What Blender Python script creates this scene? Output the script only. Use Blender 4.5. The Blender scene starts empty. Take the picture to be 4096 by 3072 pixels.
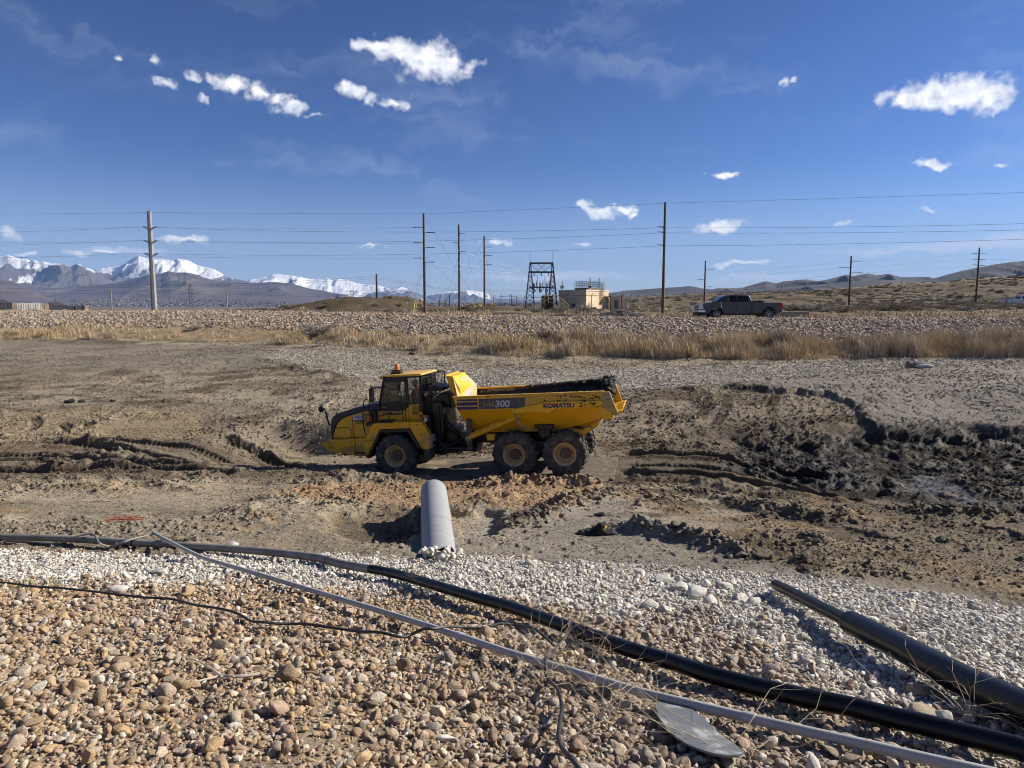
import bpy, bmesh, math, random
import numpy as np
from mathutils import Vector, Matrix, Euler

rnd = random.Random(7)
rng = np.random.default_rng(11)
sc = bpy.context.scene
col0 = sc.collection
R = math.radians

# ------------------------------------------------------------------ camera
CAM_H = 5.5
FPX = 2840.0
PITCH = math.atan(310 / FPX)
cam_d = bpy.data.cameras.new('camera')
cam_d.sensor_width = 36.0
cam_d.lens = 36.0 * FPX / 4096
cam_d.clip_start = 0.05
cam_d.clip_end = 200000
cam = bpy.data.objects.new('camera', cam_d)
col0.objects.link(cam)
cam.location = (0, 0, CAM_H)
cam.rotation_euler = (math.pi / 2 - PITCH, 0, 0)
sc.camera = cam

# ------------------------------------------------------------------ sun, exposure
SUN_AZ = R(15)          # measured from +X (right of the view) towards +Y (away)
SUN_EL = R(31)
sun_dir = Vector((math.cos(SUN_EL) * math.cos(SUN_AZ), math.cos(SUN_EL) * math.sin(SUN_AZ), math.sin(SUN_EL)))
sd = bpy.data.lights.new('sun', 'SUN')
sd.energy = 5.0
sd.angle = R(0.53)
sd.color = (1.0, 0.93, 0.82)
sun = bpy.data.objects.new('sun', sd)
col0.objects.link(sun)
sun.rotation_euler = (-sun_dir).to_track_quat('-Z', 'Y').to_euler()
sc.view_settings.view_transform = 'Standard'
sc.view_settings.look = 'None'
sc.view_settings.gamma = 1.0
sc.view_settings.use_curve_mapping = False
sc.view_settings.exposure = 0.65
sc.cycles.max_bounces = 4
sc.cycles.diffuse_bounces = 2
sc.cycles.glossy_bounces = 2
sc.cycles.use_adaptive_sampling = True
sc.cycles.filter_width = 1.0
sc.cycles.adaptive_threshold = 0.025
sc.cycles.adaptive_min_samples = 12
sc.cycles.use_denoising = True
sc.cycles.denoiser = 'OPENIMAGEDENOISE'
sc.cycles.transmission_bounces = 4
sc.cycles.transparent_max_bounces = 8
sc.cycles.volume_bounces = 0
sc.cycles.caustics_reflective = False
sc.cycles.caustics_refractive = False


# pixel (of the 4096 x 3072 photograph) -> direction, for measuring the place
CP, SP = math.cos(PITCH), math.sin(PITCH)


def pray(sx, sy):
    a = (sx - 2048) / FPX
    b = -(sy - 1536) / FPX
    return np.array([a, CP + b * SP, -SP + b * CP])


def at(sx, sy, Y):
    r = pray(sx, sy)
    return np.array([0, 0, CAM_H]) + r * (Y / r[1])


# ------------------------------------------------------------------ world: blue winter sky with small cumulus
w = bpy.data.worlds.new('World')
sc.world = w
w.use_nodes = True
nt = w.node_tree
nt.nodes.clear()


def wn(t, **kw):
    n = nt.nodes.new(t)
    for k, v in kw.items():
        setattr(n, k, v)
    return n


def wmath(op, a, b=None, c=None, clamp=False):
    n = wn('ShaderNodeMath', operation=op, use_clamp=clamp)
    for i, v in enumerate((a, b, c)):
        if v is None:
            continue
        if isinstance(v, (int, float)):
            n.inputs[i].default_value = v
        else:
            nt.links.new(v, n.inputs[i])
    return n.outputs[0]


def wvec(op, a, b=None, c=None):
    n = wn('ShaderNodeVectorMath', operation=op)
    for i, v in enumerate((a, b, c)):
        if v is None:
            continue
        if isinstance(v, tuple):
            n.inputs[i].default_value = v
        else:
            nt.links.new(v, n.inputs[i])
    return n.outputs['Value'] if op == 'LENGTH' else n.outputs[0]


def wsmooth(x, lo, hi):
    n = wn('ShaderNodeMapRange', interpolation_type='SMOOTHSTEP')
    nt.links.new(x, n.inputs[0])
    n.inputs[1].default_value = lo
    n.inputs[2].default_value = hi
    return n.outputs[0]


def wnoise(vec, scale, detail, rough=0.55):
    n = wn('ShaderNodeTexNoise')
    n.noise_dimensions = '2D'
    nt.links.new(vec, n.inputs['Vector'])
    n.inputs['Scale'].default_value = scale
    n.inputs['Detail'].default_value = detail
    n.inputs['Roughness'].default_value = rough
    return n


sky = wn('ShaderNodeTexSky', sky_type='NISHITA')
sky.sun_disc = False
sky.sun_elevation = SUN_EL
sky.sun_rotation = math.pi / 2 - SUN_AZ
sky.altitude = 1500
sky.air_density = 1.0
sky.dust_density = 0.9
sky.ozone_density = 2.5
tc = wn('ShaderNodeTexCoord')
sep = wn('ShaderNodeSeparateXYZ')
nt.links.new(tc.outputs['Generated'], sep.inputs[0])
az = wmath('ARCTAN2', sep.outputs[0], sep.outputs[1])
el = wmath('ARCSINE', sep.outputs[2])
cmb = wn('ShaderNodeCombineXYZ')
nt.links.new(az, cmb.inputs[0])
nt.links.new(el, cmb.inputs[1])
P0 = cmb.outputs[0]
n1 = wnoise(P0, 22, 3, 0.6)
off = wvec('SUBTRACT', n1.outputs['Color'], (0.5, 0.5, 0.5))
Pw = wvec('MULTIPLY_ADD', off, (0.05, 0.022, 0.0), P0)
n2 = wnoise(P0, 70, 3, 0.62)
off2 = wvec('SUBTRACT', n2.outputs['Color'], (0.5, 0.5, 0.5))
Pw = wvec('MULTIPLY_ADD', off2, (0.011, 0.008, 0.0), Pw)
# centre x, y and half sizes of each cloud as seen in the 2212 px wide photograph, turned into azimuth and elevation
CL = [(868, 108, 62, 26), (915, 128, 70, 38), (975, 143, 48, 25), (820, 103, 40, 14),
      (500, 183, 50, 16), (560, 200, 42, 18), (640, 228, 42, 14), (600, 212, 40, 14), (690, 251, 22, 5),
      (762, 197, 30, 17), (800, 212, 20, 10), (845, 219, 30, 13),
      (1960, 214, 55, 20), (2020, 200, 62, 30), (2085, 203, 66, 33), (2140, 208, 42, 30),
      (2000, 352, 34, 9), (2030, 356, 26, 9), (2170, 355, 16, 4), (1555, 379, 36, 7),
      (1272, 443, 25, 11), (1298, 460, 33, 15), (1340, 453, 25, 8), (1362, 463, 25, 8), (1545, 487, 62, 13), (1832, 482, 24, 6), (1072, 521, 30, 13),
      (395, 518, 64, 8), (6, 503, 22, 9), (2003, 453, 14, 4), (1745, 513, 14, 4), (1258, 525, 20, 5),
      (795, 534, 40, 4), (1610, 570, 80, 5), (258, 128, 11, 8), (322, 136, 13, 11), (350, 181, 20, 8),
      (425, 167, 18, 10), (424, 208, 13, 7), (1688, 172, 11, 8), (1716, 165, 10, 5), (50, 541, 32, 5),
      (168, 546, 30, 6), (225, 545, 45, 4)]
dmin = None
dsml = None
for (cx, cy, hx, hy) in CL:
    d0 = pray(cx * 1.8517, cy * 1.8517)
    d0 = d0 / np.linalg.norm(d0)
    a0, e0 = math.atan2(d0[0], d0[1]), math.asin(d0[2])
    kk = .95 if hx > 24 else .95
    ra = hx * 1.8517 / FPX * kk * math.cos(a0)
    re = hy * 1.8517 / FPX * kk
    sx_, sy_ = 1 / max(ra, 0.003), 1 / max(re, 0.0018)
    v = wvec('MULTIPLY_ADD', Pw, (sx_, sy_, 0), (-a0 * sx_, -e0 * sy_, 0))
    L = wvec('LENGTH', v)
    if hx > 24:
        dmin = L if dmin is None else wmath('MINIMUM', dmin, L)
    else:
        dsml = L if dsml is None else wmath('MINIMUM', dsml, L)
fb = wnoise(P0, 40, 7, 0.57).outputs['Fac']
Psh = wvec('ADD', P0, (0.007, 0.008, 0))
fb2 = wnoise(Psh, 40, 3, 0.52).outputs['Fac']
dn = wmath('MULTIPLY_ADD', wmath('SUBTRACT', fb, 0.5), 2.0, dmin)
cdens = wmath('POWER', wsmooth(dn, 1.2, 0.25), 0.9)
dn2 = wmath('MULTIPLY_ADD', wmath('SUBTRACT', fb, 0.5), 3.2, dsml)
cdens = wmath('MAXIMUM', cdens, wmath('MULTIPLY', wsmooth(dn2, 1.3, -0.1), 0.75))
# small scattered cumulus over the rest of the sky, the same weather outside the view
fr = wnoise(wvec('MULTIPLY', P0, (1.0, 2.2, 0)), 7.0, 4, 0.6).outputs['Fac']
outside = wsmooth(wmath('ABSOLUTE', az), 0.75, 0.95)
c2d = wmath('MULTIPLY', wsmooth(fr, 0.66, 0.78), outside)
cdens = wmath('MAXIMUM', cdens, c2d)
# soft streaks of thin cloud
smin = None
for (cx, cy, hx, hy) in ((2110, 527, 150, 11), (1960, 541, 190, 6), (1180, 600, 240, 11), (1640, 601, 130, 7), (270, 540, 100, 7), (2200, 512, 60, 10)):
    d0 = pray(cx * 1.8517, cy * 1.8517)
    d0 = d0 / np.linalg.norm(d0)
    a0, e0 = math.atan2(d0[0], d0[1]), math.asin(d0[2])
    sx_, sy_ = FPX / (hx * 1.8517 * 1.2), FPX / (hy * 1.8517 * 1.2)
    v = wvec('MULTIPLY_ADD', Pw, (sx_, sy_, 0), (-a0 * sx_, -e0 * sy_, 0))
    L = wvec('LENGTH', v)
    smin = L if smin is None else wmath('MINIMUM', smin, L)
shade = wmath('MULTIPLY_ADD', wmath('SUBTRACT', fb, fb2), 2.2, 0.72, clamp=True)
# thin cirrus streaks and the pale veil low over the horizon
Pst = wvec('MULTIPLY', wvec('MULTIPLY_ADD', off, (0.12, 0.05, 0), P0), (2.2, 11.0, 0))
ci = wnoise(Pst, 1.7, 4, 0.55).outputs['Fac']
cir = wmath('MULTIPLY', wsmooth(ci, 0.48, 0.85), 0.17)
Pst2 = wvec('MULTIPLY', P0, (3.2, 46.0, 0))
ci2 = wnoise(Pst2, 1.3, 3, 0.5).outputs['Fac']
low = wmath('MULTIPLY', wsmooth(el, 0.115, 0.02), wsmooth(ci2, 0.44, 0.66))
low = wmath('MULTIPLY', low, 0.45)
low = wmath('MAXIMUM', low, wmath('MULTIPLY', wsmooth(smin, 1.3, 0.1), 0.8))
low = wmath('MAXIMUM', low, wmath('MULTIPLY', wsmooth(el, 0.20, -0.02), 0.42))
veil = wmath('MAXIMUM', cir, low)
mix1 = wn('ShaderNodeMix', data_type='RGBA')
tint = wn('ShaderNodeMix', data_type='RGBA', blend_type='MULTIPLY')
tint.inputs[0].default_value = 1.0
skg = wn('ShaderNodeGamma')
skg.inputs[1].default_value = 1.45
nt.links.new(wvec('MULTIPLY', sky.outputs[0], (0.1, 0.1, 0.1)), skg.inputs[0])
nt.links.new(wvec('MULTIPLY', skg.outputs[0], (10.5, 10.5, 10.5)), tint.inputs[6])
tint.inputs[7].default_value = (0.84, 0.97, 1.26, 1)
nt.links.new(veil, mix1.inputs[0])
nt.links.new(tint.outputs[2], mix1.inputs[6])
mix1.inputs[7].default_value = (8.2, 9.0, 10.4, 1)
ccol = wn('ShaderNodeMix', data_type='RGBA')
nt.links.new(shade, ccol.inputs[0])
ccol.inputs[6].default_value = (7.0, 7.8, 9.2, 1)
ccol.inputs[7].default_value = (13.8, 13.6, 13.4, 1)
mix2 = wn('ShaderNodeMix', data_type='RGBA')
nt.links.new(cdens, mix2.inputs[0])
nt.links.new(mix1.outputs[2], mix2.inputs[6])
nt.links.new(ccol.outputs[2], mix2.inputs[7])
bg = wn('ShaderNodeBackground')
nt.links.new(mix2.outputs[2], bg.inputs[0])
bg.inputs[1].default_value = 0.060
wo = wn('ShaderNodeOutputWorld')
nt.links.new(bg.outputs[0], wo.inputs[0])
w.cycles.sampling_method = 'NONE'


# ------------------------------------------------------------------ helpers: materials
def mat(name, c1, c2=None, rough=0.8, scale=8.0, metal=0.0, bump=0.0, bscale=None, vec='Object', detail=6.0, lo=0.35, hi=0.65,
        c3=None, s3=2.0, lo3=0.5, hi3=0.6, r3=None, attr=None, attr_type='GEOMETRY', stretch=None, bdist=0.02, spec=0.5, coat=0.0, zdirt=None):
    """principled material: two colours mixed by noise, an optional third (dirt) by another noise, bump from noise"""
    m = bpy.data.materials.new(name)
    m.use_nodes = True
    t = m.node_tree
    b = t.nodes['Principled BSDF']
    b.inputs['Roughness'].default_value = rough
    b.inputs['Metallic'].default_value = metal
    b.inputs['Specular IOR Level'].default_value = spec
    if coat:
        b.inputs['Coat Weight'].default_value = coat
    tcn = t.nodes.new('ShaderNodeTexCoord')
    src = tcn.outputs[vec]
    if stretch:
        mp = t.nodes.new('ShaderNodeMapping')
        mp.inputs['Scale'].default_value = stretch
        t.links.new(src, mp.inputs[0])
        src = mp.outputs[0]

    def noise(s, d=detail):
        n = t.nodes.new('ShaderNodeTexNoise')
        t.links.new(src, n.inputs['Vector'])
        n.inputs['Scale'].default_value = s
        n.inputs['Detail'].default_value = d
        n.inputs['Roughness'].default_value = 0.6
        return n.outputs['Fac']

    def ramp(f, a, z):
        r = t.nodes.new('ShaderNodeMapRange')
        t.links.new(f, r.inputs[0])
        r.inputs[1].default_value = a
        r.inputs[2].default_value = z
        return r.outputs[0]

    def mixc(f, a, z, bt='MIX'):
        x = t.nodes.new('ShaderNodeMix')
        x.data_type = 'RGBA'
        x.blend_type = bt
        if isinstance(f, float):
            x.inputs[0].default_value = f
        else:
            t.links.new(f, x.inputs[0])
        for i, v in ((6, a), (7, z)):
            if isinstance(v, tuple):
                x.inputs[i].default_value = (*v, 1) if len(v) == 3 else v
            else:
                t.links.new(v, x.inputs[i])
        return x.outputs[2]
    if c2 is not None:
        colr = mixc(ramp(noise(scale), lo, hi), c1, c2)
    else:
        rgb = t.nodes.new('ShaderNodeRGB')
        rgb.outputs[0].default_value = (*c1, 1)
        colr = rgb.outputs[0]
    if attr:
        an = t.nodes.new('ShaderNodeAttribute')
        an.attribute_name = attr
        an.attribute_type = attr_type
        colr = mixc(1.0, an.outputs['Color'], colr, 'MULTIPLY')
    if c3 is not None:
        nz_ = noise(s3, 8.0)
        if zdirt:       # spatter thrown up from below
            sz = t.nodes.new('ShaderNodeSeparateXYZ')
            t.links.new(tcn.outputs['Object'], sz.inputs[0])
            zr = t.nodes.new('ShaderNodeMapRange')
            t.links.new(sz.outputs[2], zr.inputs[0])
            zr.inputs[1].default_value = zdirt[0]
            zr.inputs[2].default_value = zdirt[1]
            zr.inputs[3].default_value = zdirt[2]
            zr.inputs[4].default_value = 0.0
            ad_ = t.nodes.new('ShaderNodeMath')
            t.links.new(nz_, ad_.inputs[0])
            t.links.new(zr.outputs[0], ad_.inputs[1])
            nz_ = ad_.outputs[0]
        f3 = ramp(nz_, lo3, hi3)
        colr = mixc(f3, colr, c3)
        if r3 is not None:
            rr = t.nodes.new('ShaderNodeMapRange')
            t.links.new(f3, rr.inputs[0])
            rr.inputs[3].default_value = rough
            rr.inputs[4].default_value = r3
            t.links.new(rr.outputs[0], b.inputs['Roughness'])
    t.links.new(colr, b.inputs['Base Color'])
    if bump > 0:
        bn = t.nodes.new('ShaderNodeBump')
        bn.inputs['Strength'].default_value = bump
        bn.inputs['Distance'].default_value = bdist
        t.links.new(noise(bscale or scale, 8.0), bn.inputs['Height'])
        t.links.new(bn.outputs[0], b.inputs['Normal'])
    return m


# ------------------------------------------------------------------ helpers: objects
def tag(o, label=None, cat=None, group=None, kind=None):
    if label:
        o['label'] = label
    if cat:
        o['category'] = cat
    if group:
        o['group'] = group
    if kind:
        o['kind'] = kind
    return o


def link(o, parent=None):
    col0.objects.link(o)
    if parent is not None:
        o.parent = parent
    return o


def empty(name, loc=(0, 0, 0), rz=0.0, parent=None):
    o = bpy.data.objects.new(name, None)
    o.empty_display_size = 0.3
    link(o, parent)
    o.location = loc
    o.rotation_euler = (0, 0, rz)
    return o


def copy_tree(o, parent=None):
    c = o.copy()
    col0.objects.link(c)
    c.parent = parent
    for ch in o.children:
        copy_tree(ch, c)
    return c


class MB:
    """collects shapes, builds one mesh object"""

    def __init__(s):
        s.v = []
        s.f = []

    def add(s, vs, fs):
        k = len(s.v)
        s.v += [tuple(map(float, p)) for p in vs]
        s.f += [tuple(i + k for i in f) for f in fs]
        return s

    def box(s, x0, x1, y0, y1, z0, z1):
        vs = [(x, y, z) for x in (x0, x1) for y in (y0, y1) for z in (z0, z1)]
        return s.add(vs, [(0, 1, 3, 2), (4, 6, 7, 5), (0, 4, 5, 1), (2, 3, 7, 6), (0, 2, 6, 4), (1, 5, 7, 3)])

    def bar(s, a, b, wd, ht=None):
        """rectangular bar from a to b"""
        a, b = Vector(a), Vector(b)
        d = (b - a).normalized()
        up = Vector((0, 0, 1)) if abs(d.z) < 0.95 else Vector((0, 1, 0))
        r = d.cross(up).normalized() * wd / 2
        u = r.cross(d).normalized() * (ht or wd) / 2
        vs = [p + q for p in (a, b) for q in (-r - u, r - u, r + u, -r + u)]
        return s.add(vs, [(3, 2, 1, 0), (4, 5, 6, 7), (0, 1, 5, 4), (1, 2, 6, 5), (2, 3, 7, 6), (3, 0, 4, 7)])

    def prism(s, poly, y0, y1, f=None):
        """poly in (x, z), extruded along y; f warps each vertex"""
        n = len(poly)
        vs = [(x, y0, z) for x, z in poly] + [(x, y1, z) for x, z in poly]
        if f:
            vs = [f(*p) for p in vs]
        area = sum(poly[i][0] * poly[(i + 1) % n][1] - poly[(i + 1) % n][0] * poly[i][1] for i in range(n))
        fs = [tuple(range(n)), tuple(range(2 * n - 1, n - 1, -1))]
        fs += [(i, i + n, (i + 1) % n + n, (i + 1) % n) for i in range(n)]
        if (area > 0) != (y0 < y1):
            fs = [tuple(reversed(q)) for q in fs]
        return s.add(vs, fs)

    def tube(s, pts, r, n=8, cap=True):
        pts = [Vector(p) for p in pts]
        m = len(pts)
        rr = r if isinstance(r, (list, tuple)) else [r] * m
        t0 = (pts[1] - pts[0]).normalized()
        nrm = t0.orthogonal().normalized()
        vs, fs = [], []
        for i, p in enumerate(pts):
            a = pts[max(i - 1, 0)]
            c = pts[min(i + 1, m - 1)]
            t = (c - a).normalized()
            nrm = (nrm - t * nrm.dot(t))
            if nrm.length < 1e-6:
                nrm = t.orthogonal()
            nrm.normalize()
            bi = t.cross(nrm)
            for k in range(n):
                an = 2 * math.pi * k / n
                vs.append(p + (nrm * math.cos(an) + bi * math.sin(an)) * rr[i])
        for i in range(m - 1):
            for k in range(n):
                fs.append((i * n + k, i * n + (k + 1) % n, (i + 1) * n + (k + 1) % n, (i + 1) * n + k))
        if cap:
            fs.append(tuple(range(n - 1, -1, -1)))
            fs.append(tuple((m - 1) * n + k for k in range(n)))
        return s.add(vs, fs)

    def lathe(s, prof, c=(0, 0, 0), axis='y', n=32):
        """prof of (radius, along)"""
        vs, fs = [], []
        m = len(prof)
        for k in range(n):
            an = 2 * math.pi * k / n
            ca, sa = math.cos(an), math.sin(an)
            for r, a in prof:
                if axis == 'y':
                    vs.append((c[0] + r * ca, c[1] + a, c[2] + r * sa))
                elif axis == 'z':
                    vs.append((c[0] + r * ca, c[1] + r * sa, c[2] + a))
                else:
                    vs.append((c[0] + a, c[1] + r * ca, c[2] + r * sa))
        for k in range(n):
            k2 = (k + 1) % n
            for i in range(m - 1):
                q = (k * m + i, k2 * m + i, k2 * m + i + 1, k * m + i + 1)
                fs.append(q if axis != 'y' else tuple(reversed(q)))
        return s.add(vs, fs)

    def quad(s, a, b, c, d):
        return s.add([a, b, c, d], [(0, 1, 2, 3)])

    def mesh(s, name, smooth=None):
        me = bpy.data.meshes.new(name)
        me.from_pydata(s.v, [], s.f)
        me.update()
        if smooth is not None:
            me.polygons.foreach_set('use_smooth', [True] * len(me.polygons))
            me.set_sharp_from_angle(angle=R(smooth))
        return me

    def build(s, name, m, parent=None, smooth=None, bevel=0.0, loc=None, seg=2):
        me = s.mesh(name, smooth if not bevel else (smooth or 30))
        if m is not None:
            me.materials.append(m)
        o = bpy.data.objects.new(name, me)
        link(o, parent)
        if loc is not None:
            o.location = loc
        if bevel:
            md = o.modifiers.new('bevel', 'BEVEL')
            md.width = bevel
            md.segments = seg
            md.limit_method = 'ANGLE'
            md.angle_limit = R(35)
            md.harden_normals = False
        return o


def np_mesh(name, V, F, m=None, parent=None, smooth=True, attrs=None):
    """V (n,3), F (k,3 or 4) numpy"""
    me = bpy.data.meshes.new(name)
    V = np.ascontiguousarray(V, dtype=np.float32)
    F = np.ascontiguousarray(F, dtype=np.int32)
    k = F.shape[1]
    me.vertices.add(len(V))
    me.vertices.foreach_set('co', V.ravel())
    me.loops.add(F.size)
    me.loops.foreach_set('vertex_index', F.ravel())
    me.polygons.add(len(F))
    me.polygons.foreach_set('loop_start', np.arange(0, F.size, k, dtype=np.int32))
    me.polygons.foreach_set('use_smooth', np.full(len(F), smooth, dtype=bool))
    me.update(calc_edges=True)
    for an, (ty, arr) in (attrs or {}).items():
        a = me.attributes.new(an, ty, 'POINT')
        a.data.foreach_set('color' if ty == 'FLOAT_COLOR' else 'value', np.ascontiguousarray(arr, dtype=np.float32).ravel())
    if m is not None:
        me.materials.append(m)
    o = bpy.data.objects.new(name, me)
    link(o, parent)
    return o


def grid_faces(nr, nc):
    i = np.arange(nr - 1)[:, None] * nc + np.arange(nc - 1)[None, :]
    i = i.ravel()
    return np.stack([i, i + 1, i + nc + 1, i + nc], 1)


def smoothstep(a, b, x):
    t = np.clip((x - a) / (b - a), 0, 1)
    return t * t * (3 - 2 * t)


def vnoise(x, y, seed=0):
    ix = np.floor(x).astype(np.int64)
    iy = np.floor(y).astype(np.int64)
    fx, fy = x - ix, y - iy
    fx = fx * fx * fx * (fx * (fx * 6 - 15) + 10)
    fy = fy * fy * fy * (fy * (fy * 6 - 15) + 10)

    def h(a, b):
        n = (a * 374761393 + b * 668265263 + seed * 1442695041) & 0xffffffff
        n = ((n ^ (n >> 13)) * 1274126177) & 0xffffffff
        n = ((n ^ (n >> 15)) * 2246822519) & 0xffffffff
        return ((n ^ (n >> 16)) & 0xffffff) / float(0xffffff)
    a = h(ix, iy)
    b = h(ix + 1, iy)
    c = h(ix, iy + 1)
    d = h(ix + 1, iy + 1)
    return (a + (b - a) * fx) * (1 - fy) + (c + (d - c) * fx) * fy


def fbm(x, y, oct=4, seed=0, gain=0.5):
    s, a, t = 0.0, 1.0, 0.0
    for i in range(oct):
        s = s + a * vnoise(x * 2.03 ** i + 17.3 * i, y * 2.03 ** i - 9.1 * i, seed + i)
        t += a
        a *= gain
    return s / t


def ridged(x, y, oct=5, seed=0, gain=0.55):
    s, a, t, wgt = 0.0, 1.0, 0.0, 1.0
    for i in range(oct):
        n = 1 - np.abs(2 * vnoise(x * 2.1 ** i + 5.2 * i, y * 2.1 ** i + 3.3 * i, seed + i) - 1)
        n = n * n * wgt
        wgt = np.clip(n * 1.6, 0, 1)
        s = s + a * n
        t += a
        a *= gain
    return s / t


def poly_sd(px, py, poly):
    """signed distance to a closed polygon in the ground plane, positive inside"""
    poly = np.asarray(poly, float)
    n = len(poly)
    best = np.full(px.shape, 1e9)
    ins = np.zeros(px.shape, bool)
    for i in range(n):
        ax, ay = poly[i]
        bx, by = poly[(i + 1) % n]
        dx, dy = bx - ax, by - ay
        t = np.clip(((px - ax) * dx + (py - ay) * dy) / (dx * dx + dy * dy + 1e-12), 0, 1)
        best = np.minimum(best, (px - ax - t * dx) ** 2 + (py - ay - t * dy) ** 2)
        if abs(by - ay) > 1e-12:
            c = ((ay > py) != (by > py)) & (px < (bx - ax) * (py - ay) / (by - ay) + ax)
            ins ^= c
    d = np.sqrt(best)
    return np.where(ins, d, -d)


def near_box(px, py, pts, margin):
    pts = np.asarray(pts, float)
    lo, hi = pts.min(0) - margin, pts.max(0) + margin
    return np.nonzero((px > lo[0]) & (px < hi[0]) & (py > lo[1]) & (py < hi[1]))


def line_sd(px, py, pts):
    """signed offset and arc length along an open polyline in the ground plane"""
    pts = np.asarray(pts, float)
    best = np.full(px.shape, 1e9)
    off = np.zeros(px.shape)
    arc = np.zeros(px.shape)
    s0 = 0.0
    for i in range(len(pts) - 1):
        ax, ay = pts[i]
        dx, dy = pts[i + 1] - pts[i]
        L = math.hypot(dx, dy)
        t = np.clip(((px - ax) * dx + (py - ay) * dy) / (L * L + 1e-12), 0, 1)
        ex, ey = px - ax - t * dx, py - ay - t * dy
        d = ex * ex + ey * ey
        m = d < best
        best = np.where(m, d, best)
        sg = np.sign(dx * ey - dy * ex)
        off = np.where(m, np.sqrt(d) * sg, off)
        arc = np.where(m, s0 + t * L, arc)
        s0 += L
    return off, arc


def catmull(pts, n=8):
    P = [Vector(p) for p in pts]
    P = [P[0] * 2 - P[1]] + P + [P[-1] * 2 - P[-2]]
    out = []
    for i in range(1, len(P) - 2):
        a, b, c, d = P[i - 1:i + 3]
        for k in range(n):
            t = k / n
            out.append(0.5 * ((2 * b) + (c - a) * t + (2 * a - 5 * b + 4 * c - d) * t * t + (3 * b - a - 3 * c + d) * t ** 3))
    out.append(P[-2])
    return out


def scatter(name, pts, rot, scl, idx, cols, protos, m, parent=None):
    """one object whose points carry instances of the prototype meshes"""
    me = bpy.data.meshes.new(name)
    n = len(pts)
    me.vertices.add(n)
    me.vertices.foreach_set('co', np.ascontiguousarray(pts, np.float32).ravel())
    for an, ty, key, arr in (('rot', 'FLOAT_VECTOR', 'vector', rot), ('scl', 'FLOAT_VECTOR', 'vector', scl),
                             ('idx', 'INT', 'value', idx), ('tone', 'FLOAT_COLOR', 'color', cols)):
        a = me.attributes.new(an, ty, 'POINT')
        a.data.foreach_set(key, np.ascontiguousarray(arr, np.int32 if ty == 'INT' else np.float32).ravel())
    o = bpy.data.objects.new(name, me)
    link(o, parent)
    g = bpy.data.node_groups.new(name, 'GeometryNodeTree')
    g.interface.new_socket('Geometry', in_out='INPUT', socket_type='NodeSocketGeometry')
    g.interface.new_socket('Geometry', in_out='OUTPUT', socket_type='NodeSocketGeometry')
    gi = g.nodes.new('NodeGroupInput')
    go = g.nodes.new('NodeGroupOutput')
    ip = g.nodes.new('GeometryNodeInstanceOnPoints')
    ci_ = g.nodes.new('GeometryNodeCollectionInfo')
    ci_.inputs['Collection'].default_value = protos
    ci_.inputs['Separate Children'].default_value = True
    ci_.inputs['Reset Children'].default_value = True

    def na(nm, ty):
        q = g.nodes.new('GeometryNodeInputNamedAttribute')
        q.data_type = ty
        q.inputs['Name'].default_value = nm
        return q.outputs['Attribute']
    e2r = g.nodes.new('FunctionNodeEulerToRotation')
    g.links.new(na('rot', 'FLOAT_VECTOR'), e2r.inputs[0])
    g.links.new(gi.outputs[0], ip.inputs['Points'])
    g.links.new(ci_.outputs[0], ip.inputs['Instance'])
    ip.inputs['Pick Instance'].default_value = True
    g.links.new(na('idx', 'INT'), ip.inputs['Instance Index'])
    g.links.new(e2r.outputs[0], ip.inputs['Rotation'])
    g.links.new(na('scl', 'FLOAT_VECTOR'), ip.inputs['Scale'])
    g.links.new(ip.outputs[0], go.inputs[0])
    md = o.modifiers.new('scatter', 'NODES')
    md.node_group = g
    me.materials.append(m)
    return o


def proto_collection(name, meshes):
    c = bpy.data.collections.new(name)
    for i, me in enumerate(meshes):
        c.objects.link(bpy.data.objects.new('%s_%02d' % (name, i), me))
    return c

# ------------------------------------------------------------------ terrain shape: profile lines measured across the place
COLX = [-2600, 0, 1037, 2048, 3074, 4096, 6700]
PROF = [  # (rows in the photograph at each column, distances): photographer's bank, toe, road, far slope, embankment, plain, ridge
    ([3072] * 7, [3.6] * 7),
    ([2213, 2213, 2218, 2235, 2311, 2430, 2500], [11.8, 11.8, 12.0, 12.0, 11.0, 9.8, 9.3]),
    ([1925, 1925, 1925, 1925, 1985, 2030, 2040], [21.9, 21.9, 21.9, 21.6, 20.3, 19.0, 18.8]),
    ([1745, 1745, 1750, 1775, 1790, 1800, 1810], [28.5, 28.5, 28.0, 27.5, 27.0, 26.0, 26.0]),
    ([1546, 1546, 1546, 1546, 1546, 1546, 1546], [38, 38, 36, 33.5, 32.5, 32, 32]),
    ([1357, 1357, 1370, 1422, 1435, 1426, 1426], [52, 52, 48, 41, 39.5, 38.5, 38.5]),
    ([1296, 1296, 1306, 1342, 1352, 1348, 1348], [56, 56, 52, 45, 43.5, 42.5, 42.5]),
    ([1240, 1240, 1243, 1260, 1267, 1267, 1267], [64, 64, 60, 52, 50, 48.5, 48.5]),
    ([1250, 1250, 1253, 1277, 1288, 1288, 1288], [66.5, 66.5, 62.5, 54, 52, 50.5, 50.5]),
    ([1252, 1252, 1251, 1256, 1256, 1250, 1250], [85, 85, 85, 80, 76, 76, 76]),
    ([1250, 1250, 1244, 1238, 1224, 1212, 1205], [140] * 7),
    ([1226, 1226, 1222, 1218, 1172, 1103, 1040], [230] * 7),
    ([1250, 1250, 1242, 1228, 1206, 1180, 1140], [330] * 7),
]
_K = []
for rows, dist in PROF:
    us, ys, zs = [], [], []
    for sx, sy, Y in zip(COLX, rows, dist):
        p = at(sx, sy, Y)
        us.append(p[0] / p[1])
        ys.append(p[1])
        zs.append(p[2])
    _K.append((us, ys, zs))
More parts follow.
